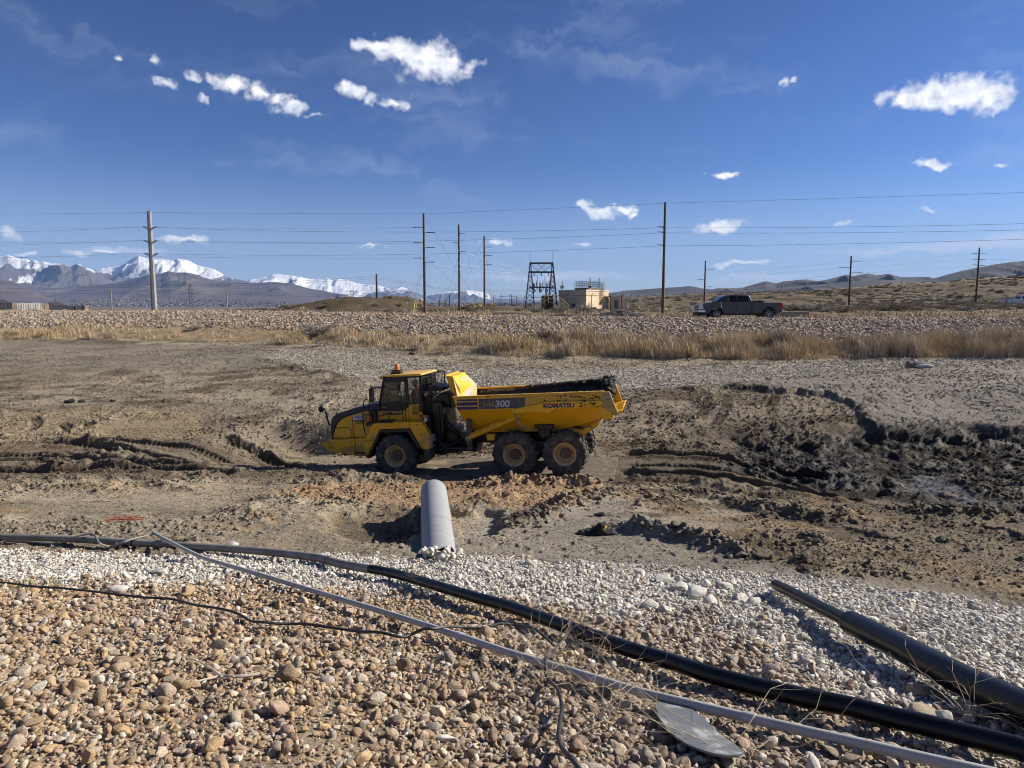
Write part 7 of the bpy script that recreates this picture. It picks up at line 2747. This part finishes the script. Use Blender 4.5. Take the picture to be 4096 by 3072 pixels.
# ------------------------------------------------------------------ apartment blocks, far left
def apartments(name, label, x0, x1, ytop, ybot, Y, wall, cols, rows, bays=(), pitched=False):
    ln = at(-60, 1210, 640)
    cs, sn = math.cos(R(46)), math.sin(R(46))
    Yl = lambda sx: (ln[0] * sn - 640 * cs) / (at(sx, 1210, 1)[0] * sn - cs)
    Y = Yl(x0)
    a, b = at(x0, ytop, Y), at(x1, ytop, Yl(x1))
    zb = 0.0
    root = empty(name, (a[0], Y, zb), R(46))
    tag(root, label, 'building', 'apartment blocks at the far left')
    W_, H_ = (b[0] - a[0]) / cs, a[2] - zb
    MB().box(0, W_, 0, 16, 0, H_).build('wall', wall, root)
    if pitched:
        MB().add([(0, -.4, H_ + .01), (W_, -.4, H_ + .01), (W_ * .75, 8, H_ + 3.2), (W_ * .25, 8, H_ + 3.2), (0, 16, H_ + .01), (W_, 16, H_ + .01)], [(0, 1, 2, 3), (3, 2, 5, 4), (0, 3, 4), (1, 5, 2)]).build('roof', M_DKROOF, root)
    else:
        MB().box(-.2, W_ + .2, -.25, 16.2, H_ + .003, H_ + .5).build('parapet', wall, root)
    zlo = at(x0, ybot, Y)[2]
    fh = (H_ - zlo) / rows
    bw, bh_ = W_ / cols * .17, fh * .27
    wmsh = MB().box(-bw, bw, -.06, .05, -bh_, bh_).mesh('window')
    wmsh.materials.append(M_DARKGLASS)
    bmsh = MB().box(-bw * 2, bw * 2, -.9, 0, -bh_ * 1.5, -bh_ * 1.3).box(-bw * 2, bw * 2, -.9, -.84, -bh_ * 1.3, -bh_ * .2).mesh('balcony')
    bmsh.materials.append(M_DKROOF)
    for r_ in range(rows):
        for k in range(cols):
            o = bpy.data.objects.new('window', wmsh)
            link(o, root)
            o.location = (W_ * (k + .5) / cols, 0, zlo + fh * (r_ + .5))
            if (k % 3 == 1) and (rows > 2):
                o2 = bpy.data.objects.new('balcony', bmsh)
                link(o2, root)
                o2.location = (W_ * (k + .5) / cols, 0, zlo + fh * (r_ + .5))
    for (f0, f1, m_) in bays:
        MB().box(W_ * f0, W_ * f1, -.7, 0, 0, H_ + .2).build('bay', m_, root)
    return root


M_DKROOF = mat('dark_roofing', (.035, .036, .042), (.05, .05, .055), .8, .3)
M_APW = mat('white_cladding', (.66, .63, .56), (.60, .57, .50), .8, .2)
M_APT = mat('tan_cladding', (.50, .36, .22), (.45, .32, .2), .8, .2)
M_APD = mat('charcoal_cladding', (.045, .048, .055), (.06, .062, .068), .7, .2)
s6 = lambda x, y: (x * .452, 980 + y * .452)
apartments('apartment_block', 'charcoal apartment block with a pale roof at the left edge', -60, s6(106, 0)[0], s6(0, 512)[1], s6(0, 572)[1], 640, M_APD, 8, 3, pitched=True)
apartments('apartment_block', 'long white apartment block between two tan end blocks', s6(152, 0)[0], s6(366, 0)[0], s6(0, 521)[1], s6(0, 574)[1], 660, M_APW, 10, 3)
apartments('apartment_block', 'tan end block left of the long white apartment block', s6(107, 0)[0], s6(151, 0)[0], s6(0, 522)[1], s6(0, 574)[1], 656, M_APT, 3, 3)
apartments('apartment_block', 'tan end block right of the long white apartment block', s6(367, 0)[0], s6(432, 0)[0], s6(0, 524)[1], s6(0, 574)[1], 656, M_APT, 4, 3)
apartments('apartment_block', 'dark gabled apartment block right of the tan end block', s6(434, 0)[0], s6(585, 0)[0], s6(0, 537)[1], s6(0, 574)[1], 700, M_APD, 9, 2, pitched=True)
apartments('apartment_block', 'black flat-roofed block in the far row, left of the last one', s6(587, 0)[0], s6(650, 0)[0], s6(0, 541)[1], s6(0, 574)[1], 690, M_APD, 4, 2)
apartments('apartment_block', 'black flat-roofed block with a white roof unit at the row end', s6(660, 0)[0], s6(722, 0)[0], s6(0, 540)[1], s6(0, 574)[1], 690, M_APD, 4, 2)
apartments('apartment_block', 'smallest tan block at the right end of the far row', s6(748, 0)[0], s6(776, 0)[0], s6(0, 541)[1], s6(0, 574)[1], 690, M_APT, 2, 2)

# valley town: thousands of roofs, one mass
n = 2600
rt = random.Random(3)
vs, fs, tn = [], [], []
for _ in range(n):
    sx = rt.uniform(-100, 2300) if rt.random() < .8 else rt.uniform(400, 1500)
    Y = 5200 + 3600 * rt.random() ** 1.2
    fx = (sx - 2048) / FPX
    x = fx * Y
    dens = float(fbm(np.array([x / 900]), np.array([Y / 900]), 3, 4)[0])
    if dens < .44 + .1 * rt.random():
        continue
    slope = max(0, (Y - 5000)) * .026
    if sx > 1150:
        slope *= .55
    w_, d_, h_ = rt.uniform(7, 16), rt.uniform(7, 12), rt.uniform(4, 6)
    k = len(vs)
    for zz_ in (slope - 3, slope + h_):
        vs += [(x - w_ / 2, Y - d_ / 2, zz_), (x + w_ / 2, Y - d_ / 2, zz_), (x + w_ / 2, Y + d_ / 2, zz_), (x - w_ / 2, Y + d_ / 2, zz_)]
    fs += [(k + 4, k + 5, k + 6, k + 7), (k, k + 1, k + 5, k + 4), (k + 1, k + 2, k + 6, k + 5), (k + 2, k + 3, k + 7, k + 6), (k + 3, k, k + 4, k + 7)]
    v = rt.choice([(.5, .48, .45), (.62, .61, .6), (.24, .21, .2), (.15, .13, .125), (.3, .26, .22), (.10, .10, .11), (.12, .11, .10)])
    tn += [(v[0] * .7, v[1] * .7, v[2] * .7, 1)] * 8
M_TOWN = mat('house_walls', (1, 1, 1), None, .8, attr='tone')
o = np_mesh('valley_town', np.array(vs), np.array(fs), M_TOWN, smooth=False, attrs={'tone': ('FLOAT_COLOR', np.array(tn))})
tag(o, 'scattered pale houses of the valley town below the foothills', 'town', kind='stuff')
# rising bench the town stands on
bx = np.linspace(-9500, 1500, 60)
byy = np.linspace(4900, 9200, 24)
BX, BYY = np.meshgrid(bx, byy)
BZ = np.maximum(0, BYY - 5000) * .026 * np.where(BX / BYY > -.31, .55, 1) - .8
o = np_mesh('town_bench', np.stack([BX, BYY, BZ], -1).reshape(-1, 3), grid_faces(*BX.shape), M_FOOT)
tag(o, kind='structure')

# ------------------------------------------------------------------ dry grass, sagebrush, weeds
M_GRASS = mat('dry_grass', (1, 1, 1), (.75, .72, .68), .9, .6, attr='tone', vec='Object')


def blades(cx, cy, cz, n, h, spread, lean, wd, colr, q):
    """n thin bent blades round a point: arrays of vertices"""
    a = q.uniform(0, 2 * np.pi, n)
    r = spread * np.sqrt(q.random(n))
    bx, by = cx + r * np.cos(a), cy + r * np.sin(a)
    hh = h * q.uniform(.45, 1.1, n)
    la = q.uniform(0, 2 * np.pi, n)
    ll = hh * lean * q.uniform(.2, 1, n)
    ox, oy = np.cos(la) * ll, np.sin(la) * ll
    wa = q.uniform(0, np.pi, n)
    wx, wy = np.cos(wa) * wd, np.sin(wa) * wd
    base = np.stack([bx - wx, by - wy, cz + 0 * bx], 1)
    base2 = np.stack([bx + wx, by + wy, cz + 0 * bx], 1)
    mid = np.stack([bx + ox * .35 - wx * .8, by + oy * .35 - wy * .8, cz + hh * .6], 1)
    mid2 = np.stack([bx + ox * .35 + wx * .8, by + oy * .35 + wy * .8, cz + hh * .6], 1)
    tip = np.stack([bx + ox, by + oy, cz + hh], 1)
    V = np.stack([base, base2, mid2, mid, tip], 1).reshape(-1, 3)
    k = np.arange(n)[:, None] * 5
    F_ = np.concatenate([k + np.array([[0, 1, 2]]), k + np.array([[0, 2, 3]]), k + np.array([[3, 2, 4]])], 0)
    C = np.repeat(colr * q.uniform(.7, 1.25, (n, 1)), 5, 0)
    return V, F_, C


GC = np.array([(.60, .46, .27), (.68, .54, .34), (.57, .44, .28), (.58, .50, .37), (.50, .385, .26)])
Vs, Fs, Cs = [], [], []
off_ = 0
qg = np.random.default_rng(5)


def add_blades(*a):
    global off_
    v, f, c = blades(*a, qg)
    Vs.append(v)
    Fs.append(f + off_)
    Cs.append(c)
    off_ += len(v)


def emb_z(x, y):
    x, y = np.array([x]), np.array([y])
    return float((zbase(x, y) + (fbm(x * .6, y * .6, 4, 8) - .5) * .25 + (fbm(x * 3, y * 3, 3, 18) - .5) * .12)[0])


def emb_zs(x, y):
    return zbase(x, y) + (fbm(x * .6, y * .6, 4, 8) - .5) * .25 + (fbm(x * 3, y * 3, 3, 18) - .5) * .12


u = qg.uniform(-.84, .84, 8500)
y5, y6 = key(5, u)[0], key(6, u)[0]
t = qg.random(len(u))
y = y5 - .35 + (y6 - y5 + .5) * t ** .9
x = u * y
lush = fbm(x * .16, y * .2, 3, 66)
right = smoothstep(-12, 6, x)
dens = (.95 + .05 * right) * smoothstep(.27, .48, lush) * (1 - .5 * t) + .12
h = (.36 + .44 * right) * (.1 + 1.7 * lush) * qg.uniform(.6, 1.25, len(u)) * (1 - .35 * t)
z = emb_zs(x, y)
clump = smoothstep(.3, .7, vnoise(x * .9, y * .9, 12))
cidx = np.clip((fbm(x * .35, y * .35, 2, 21) * 7 - 1 + qg.normal(0, .7, len(u))), 0, 4)
for k in np.nonzero(qg.random(len(u)) < dens)[0]:
    add_blades(x[k], y[k], z[k] - .05, int(qg.integers(10, 24)), h[k] * (.45 + 1.0 * clump[k]), .24, .7, .012, GC[int(cidx[k])])
# dry grass out on the plain, behind the crest
u = qg.uniform(-.84, .84, 3800)
y = key(8, u)[0] + 1 + 75 * qg.random(len(u)) ** 1.8
x = u * y
z = plain_z(x, y)
for k in np.nonzero((x > -8) | (qg.random(len(u)) < .45))[0]:
    add_blades(x[k], y[k], z[k] - .05, 7, qg.uniform(.2, .5), .3, .6, .02 + y[k] * .0002, GC[qg.integers(0, len(GC))] * np.array([1.05, 1.0, .92]))
V_ = np.concatenate(Vs)
F_ = np.concatenate(Fs)
C_ = np.concatenate(Cs)
o = np_mesh('dry_grass', V_, F_, M_GRASS, smooth=False, attrs={'tone': ('FLOAT_COLOR', np.concatenate([C_, np.ones((len(C_), 1))], 1))})
tag(o, 'tall straw-coloured dry grass along the foot of the rocky embankment', 'grass', kind='stuff')

# sagebrush: rounded twiggy crown on a short woody stem
M_SAGE = mat('sagebrush_twigs', (.33, .27, .19), (.20, .165, .115), .9, 6)
M_SAGE2 = mat('grey_sagebrush_twigs', (.40, .36, .29), (.26, .235, .19), .9, 6)


def shrub_mesh(seed, n, m):
    q = np.random.default_rng(seed)
    th = q.uniform(0, 2 * np.pi, n)
    ph = np.arccos(q.uniform(0.02, 1, n))
    lob = 1 + .22 * np.sin(th * 3 + seed) + .15 * np.sin(th * 5 + ph * 4 + seed)
    r1 = lob * q.uniform(.7, 1.05, n)
    d = np.stack([np.sin(ph) * np.cos(th), np.sin(ph) * np.sin(th), np.cos(ph) * .85], 1)
    a = d * (r1 * q.uniform(.2, .55, n))[:, None]
    b = d * r1[:, None] + q.normal(0, .05, (n, 3))
    wv = q.normal(0, 1, (n, 3))
    wv = wv / np.linalg.norm(wv, axis=1)[:, None] * .012
    V = np.stack([a - wv, a + wv, b + wv * 1.4, b - wv * 1.4], 1).reshape(-1, 3)
    # small leaves near the tips
    m_ = n * 2
    i = q.integers(0, n, m_)
    c = a[i] + (b - a)[i] * q.uniform(.45, 1.05, m_)[:, None] + q.normal(0, .035, (m_, 3))
    e1 = q.normal(0, 1, (m_, 3))
    e1 = e1 / np.linalg.norm(e1, axis=1)[:, None] * .035
    e2 = q.normal(0, 1, (m_, 3))
    e2 = e2 / np.linalg.norm(e2, axis=1)[:, None] * .022
    V2 = np.stack([c - e1, c + e2, c + e1, c - e2], 1).reshape(-1, 3)
    V = np.concatenate([V, V2])
    F = np.arange(len(V)).reshape(-1, 4)
    ob = np_mesh('crown', V, F, m, smooth=False)
    me = ob.data
    bpy.data.objects.remove(ob)
    return me


CR = [shrub_mesh(41 + i, 520, M_SAGE if i % 2 else M_SAGE2) for i in range(4)]
stem = MB()
for k in range(5):
    a = 2 * math.pi * k / 5
    stem.tube([(0, 0, -.05), (.12 * math.cos(a), .12 * math.sin(a), .25), (.3 * math.cos(a), .3 * math.sin(a), .5)], [.035, .025, .015], 5)
STEM = stem.mesh('stem')
STEM.materials.append(M_DKPOLE)
SHR = [(690, 712, 1.25, 'grey round sagebrush on the grassy verge, furthest left'), (1175, 722, .95, 'sagebrush on the verge below the tan building'), (1690, 733, 1.35, 'broad sagebrush on the verge below the tail of the pickup'),
       (2005, 738, 1.1, 'left one of the three sagebrushes on the verge near the right edge'), (2085, 742, 1.2, 'middle one of the three sagebrushes on the verge near the right edge'),
       (2165, 742, 1.0, 'right one of the three sagebrushes on the verge near the right edge'), (1330, 730, .75, 'small sagebrush on the verge below the tallest wooden pole'), (1600, 738, .7, 'small sagebrush on the verge under the pickup'),
       (420, 702, .6, 'tiny sagebrush on the thin grass of the left verge')]
for i, (vx, vy, s, lab) in enumerate(SHR):
    g = ground(V(vx), V(vy) + 16)
    r_ = empty('sagebrush', (g[0], g[1], emb_z(g[0], g[1]) - .03), rnd.uniform(0, 6))
    tag(r_, lab, 'shrub', 'sagebrush on the verge')
    r_.scale = (s * .95, s * .95, s * .72)
    for nm, me in (('crown', CR[i % 4]), ('stem', STEM)):
        link(bpy.data.objects.new(nm, me), r_)
for i, (cx, cy, Y, s, lab) in enumerate(((1060, 620, 88, 1.9, 'wide brown bush in the middle of the grass plain'), (340, 618, 84, 1.3, 'right bush of the pair behind the pickup tail'), (215, 615, 86, 1.5, 'left bush of the pair behind the pickup tail'),
                                        (500, 622, 82, 1.0, 'small bush left of the hillside pole'), (620, 630, 78, .9, 'small bush at the foot of the hillside pole'), (1690, 620, 86, 1.0, 'pale small bush on the plain right of the marker post'))):
    p = at(3096 + cx * .452, 960 + cy * .452, Y)
    r_ = empty('sagebrush', (p[0], Y, zg(p[0], Y) - .05), rnd.uniform(0, 6))
    tag(r_, lab, 'shrub', 'bushes on the plain')
    r_.scale = (s * 1.3, s * 1.1, s * .8)
    for nm, me in (('crown', CR[(i + 1) % 4]), ('stem', STEM)):
        link(bpy.data.objects.new(nm, me), r_)
for i, (x4, s, lab) in enumerate(((250, .9, 'pale bush left of the yellow stair'), (760, 1.2, 'pale bush right of the yellow stair'), (1290, 1.3, 'pale bush in front of the corner of the tan building'))):
    p = d4(x4, 1330, 86)
    r_ = empty('sagebrush', (p[0], 86, zg(p[0], 86) - .05), rnd.uniform(0, 6))
    tag(r_, lab, 'shrub', 'bushes on the plain')
    r_.scale = (s * 1.1, s, s)
    for nm, me in (('crown', CR[0 if i else 2]), ('stem', STEM)):
        link(bpy.data.objects.new(nm, me), r_)
# brush over the far hillside: one mass of instances
n = 9000
uu = rng.uniform(-.4, .84, n)
yy = rng.uniform(88, 232, n)
xx = uu * yy
zz = plain_z(xx, yy)
keep = (rng.random(n) < (.15 + .85 * smoothstep(.42, .62, fbm(xx * .04, yy * .04, 3, 73)))) & ((xx > 12) | (rng.random(n) < .25))
xx, yy, zz = xx[keep], yy[keep], zz[keep]
n = len(xx)
ss = .2 + .7 * rng.random(n) ** 2
SC = proto_collection('hill_shrub_shapes', CR)
o = scatter('hillside_brush', np.stack([xx, yy, zz - .05], 1), np.stack([0 * xx, 0 * xx, rng.uniform(0, 6.28, n)], 1), np.stack([ss * 1.1, ss * 1.1, ss * .75], 1), rng.integers(0, 4, n), np.ones((n, 4)), SC, M_SAGE)
tag(o, 'low grey-brown brush dotted over the plain and the cut hillside', 'brush', kind='stuff')

# dry weeds among the stones in front
M_WEED = mat('dry_weed_stalk', (.50, .42, .29), (.40, .32, .21), .85, 20)


def weed(label, sx, sy, h, n, seed, flat=0.35):
    q = random.Random(seed)
    g = ground(sx, sy)
    b = MB()
    for _ in range(n):
        az_ = q.uniform(0, 6.28)
        p = Vector((q.gauss(0, .05), q.gauss(0, .05), .02))
        d = Vector((math.cos(az_), math.sin(az_), q.uniform(flat, 1.4))).normalized()
        path = [p.copy()]
        for k in range(5):
            d = (d + Vector((q.gauss(0, .25), q.gauss(0, .25), q.gauss(-.05, .2)))).normalized()
            p = p + d * h * q.uniform(.12, .26)
            p.z = max(p.z, .03)
            path.append(p.copy())
            if k > 0 and q.random() < .75:
                e = (d + Vector((q.gauss(0, .8), q.gauss(0, .8), q.gauss(.1, .5)))).normalized()
                b.tube([path[-1], path[-1] + e * h * .16, path[-1] + e * h * .24 + Vector((q.gauss(0, .02), 0, q.gauss(0, .02)))], [.0016, .0012, .0008], 4)
        b.tube(path, [.0028, .0025, .0022, .0018, .0014, .001], 4)
    o = b.build('dry_weed', M_WEED, None)
    o.location = (g[0], g[1], g[2] + .02)
    tag(o, label, 'weed', 'dry weeds among the stones')


weed('tangled dry weed where the black cable meets the grey conduit', *cB([(1290, 900)])[0], .55, 16, 2)
weed('dry weed between the black cable and the conduit', *cB([(1500, 1060)])[0], .55, 12, 3)
weed('sprawling dry weed on the stones left of the grey lid', *cB([(1600, 1290)])[0], .55, 18, 4, .1)
weed('dry stalks lying over the right end of the grey lid', *cC([(330, 1500)])[0], .9, 9, 6, .15)
weed('dry weed tuft in the shade of the sleeved pipe', *cC([(1880, 1270)])[0], .45, 12, 8)
weed('thin dry stalks beside the black cable loop', *cB([(1190, 1100)])[0], .4, 10, 12)
weed('small dry tuft by the black pipe upper middle', *cB([(560, 470)])[0], .45, 10, 9)
# pale dead branch
def branch(label, pts, r, twigs):
    P = catmull([tuple(ground(a, b, .07) + np.array([0, 0, .07])) for a, b in pts], 5)
    b = MB().tube(P, [r * (1 - .6 * i / (len(P) - 1)) for i in range(len(P))], 7)
    for tw in twigs:
        Q = catmull([tuple(ground(a, c, .08) + np.array([0, 0, .08])) for a, c in tw], 4)
        b.tube(Q, [r * .5 * (1 - .6 * i / (len(Q) - 1)) for i in range(len(Q))], 5)
    o = b.build('dead_branch', mat('bleached_wood', (.56, .50, .40), (.45, .39, .30), .8, 12), None, 50)
    tag(o, label, 'branch')


branch('bleached dead branch lying on the tan stones', cA([(1640, 985), (1530, 1000), (1400, 1000), (1320, 1015), (1230, 1035)]), .014, [cA([(1400, 1000), (1330, 950), (1250, 905), (1150, 880)]), cA([(1480, 1000), (1380, 985), (1200, 965)])])
# green tufts at the left edge
def tuft(label, sx, sy, seed):
    g = ground(sx, sy)
    q = np.random.default_rng(seed)
    v, f, c = blades(0, 0, 0, 90, .10, .22, .8, .003, np.array([.10, .15, .03]), q)
    o = np_mesh('green_tuft', v, f, M_GRASS, smooth=False, attrs={'tone': ('FLOAT_COLOR', np.concatenate([c, np.ones((len(c), 1))], 1))})
    o.location = (g[0], g[1], g[2] + .02)
    tag(o, label, 'grass tuft', 'green tufts at the left edge')


tuft('larger green grass tuft under the black cable at the left edge', *cA([(90, 455)])[0], 1)
tuft('smaller green grass tuft right of the larger one by the cable', *cA([(270, 460)])[0], 2)

# ------------------------------------------------------------------ litter in the pit
def pit_z1(x, y):
    return float(pit_at(np.array([x]), np.array([y]))[0][0])


g = ground(2385, 2140)
M_CLOTH = mat('black_cloth', (.010, .010, .011), (.02, .02, .02), .85, 8, bump=.5, bscale=9)
q = random.Random(3)
NX, NY = 44, 26
cx_, cy_ = np.meshgrid(np.linspace(-.62, .62, NX), np.linspace(-.32, .32, NY))
env = np.clip(1 - (cx_ / .62) ** 2 * .95 - (cy_ / .32) ** 2 * .9, 0, 1)
fz = env ** .5 * (.05 + .22 * np.exp(-((cx_ - .12) / .14) ** 2) + .10 * np.exp(-((cx_ - .42) / .12) ** 2) + .16 * ridged(cx_ * 3.2, cy_ * 4, 3, 5)) - .03
cxw = cx_ + .05 * (fbm(cx_ * 5, cy_ * 5, 2, 3) - .5)
o = np_mesh('black_garment', np.stack([cxw, cy_ * (.5 + .5 * np.sqrt(env)), fz], -1).reshape(-1, 3), grid_faces(NY, NX), M_CLOTH)
o.location = (g[0], g[1], pit_z1(g[0], g[1]) + .03)
o.scale = (.75, .75, .75)
tag(o, 'crumpled black garment with a yellow stripe dropped on the grey silt', 'garment')
ys_ = MB().tube(catmull([(.10, -.14, .10), (.16, -.17, .14), (.22, -.14, .20), (.24, -.09, .25)], 5), [.012] + [.028] * 14 + [.012], 8)
ys_.build('yellow_stripe', mat('yellow_reflective', (.75, .45, .03), None, .5), o, 50)
g = ground(485, 2088)
M_ORNG = mat('orange_netting', (.48, .15, .07), (.36, .15, .09), .8, 14)
sb_ = MB()
for k in range(40):
    x, y = q.gauss(0, .2), q.gauss(0, .10)
    a = q.uniform(-.5, .5)
    sb_.bar((x - .12 * math.cos(a), y - .12 * math.sin(a), .03 + .05 * q.random()), (x + .12 * math.cos(a), y + .12 * math.sin(a), .03 + .05 * q.random()), .02, .008)
o = sb_.build('orange_netting', M_ORNG)
o.location = (g[0], g[1], pit_z1(g[0], g[1]) + .02)
tag(o, 'scrap of orange netting pressed into the soil beyond the pipe', 'netting')
g = ground(3651, 1478)
root = empty('concrete_drum', (g[0], g[1], pit_z1(g[0], g[1])))
tag(root, 'small grey concrete drum lying on its side on the pale gravel', 'drum')
MB().lathe([(0, -.30), (.20, -.30), (.25, -.27), (.25, .27), (.20, .30), (0, .30)], (0, 0, .22), 'x', 24).build('drum_body', mat('dirty_concrete', (.20, .185, .155), (.13, .12, .10), .9, 4), root, 40)
MB().lathe([(.252, -.03), (.262, -.02), (.262, .02), (.252, .03)], (0, 0, .22), 'x', 24).build('drum_band', M_DKPOLE, root, 40)
g2 = ground(3697, 1486)
o = MB().lathe([(0, -.42), (.06, -.38), (.10, -.2), (.11, .1), (.07, .36), (0, .42)], (0, 0, .08), 'x', 14).build('white_sack', mat('white_sack_cloth', (.58, .57, .53), (.45, .43, .39), .9, 6, bump=.4), None, 60)
o.location = (g2[0], g2[1], pit_z1(g2[0], g2[1]))
o.rotation_euler = (0, 0, R(-14))
tag(o, 'long white sack lying beside the concrete drum', 'sack')
for i, (sx, sy, s, lab) in enumerate(((279, 1612, .20, 'largest black mud lump on the left pit slope'), (328, 1609, .15, 'middle black mud lump on the left pit slope'), (450, 1614, .13, 'smallest black mud lump on the left pit slope'), (2400, 2065, .12, 'dark clod lying above the black garment'), (1648, 1418, .14, 'dark clod on the gravel behind the truck'))):
    g = ground(sx, sy)
    me = CLODS[i].copy()
    me.materials.clear()
    me.materials.append(M_MUD)
    o = bpy.data.objects.new('mud_lump', me)
    link(o)
    o.location = (g[0], g[1], pit_z1(g[0], g[1]) + s * .25)
    o.scale = (s * 1.5, s, s * .7)
    tag(o, lab, 'mud lump', 'dark lumps on the pit floor')

# ------------------------------------------------------------------ haze
hb = MB().box(-34500, 34500, -34300, 34300, -4.0, 2150)
o = hb.build('haze', None)
mh = bpy.data.materials.new('haze_air')
mh.use_nodes = True
t = mh.node_tree
t.nodes.clear()
ou = t.nodes.new('ShaderNodeOutputMaterial')
pv = t.nodes.new('ShaderNodeVolumePrincipled')
pv.inputs['Color'].default_value = (.33, .54, 1.0, 1)
pv.inputs['Density'].default_value = 2.3e-5
pv.inputs['Anisotropy'].default_value = 0.0
t.links.new(pv.outputs[0], ou.inputs['Volume'])
o.data.materials.append(mh)
tag(o, 'thin blue haze over the valley', 'haze', kind='stuff')
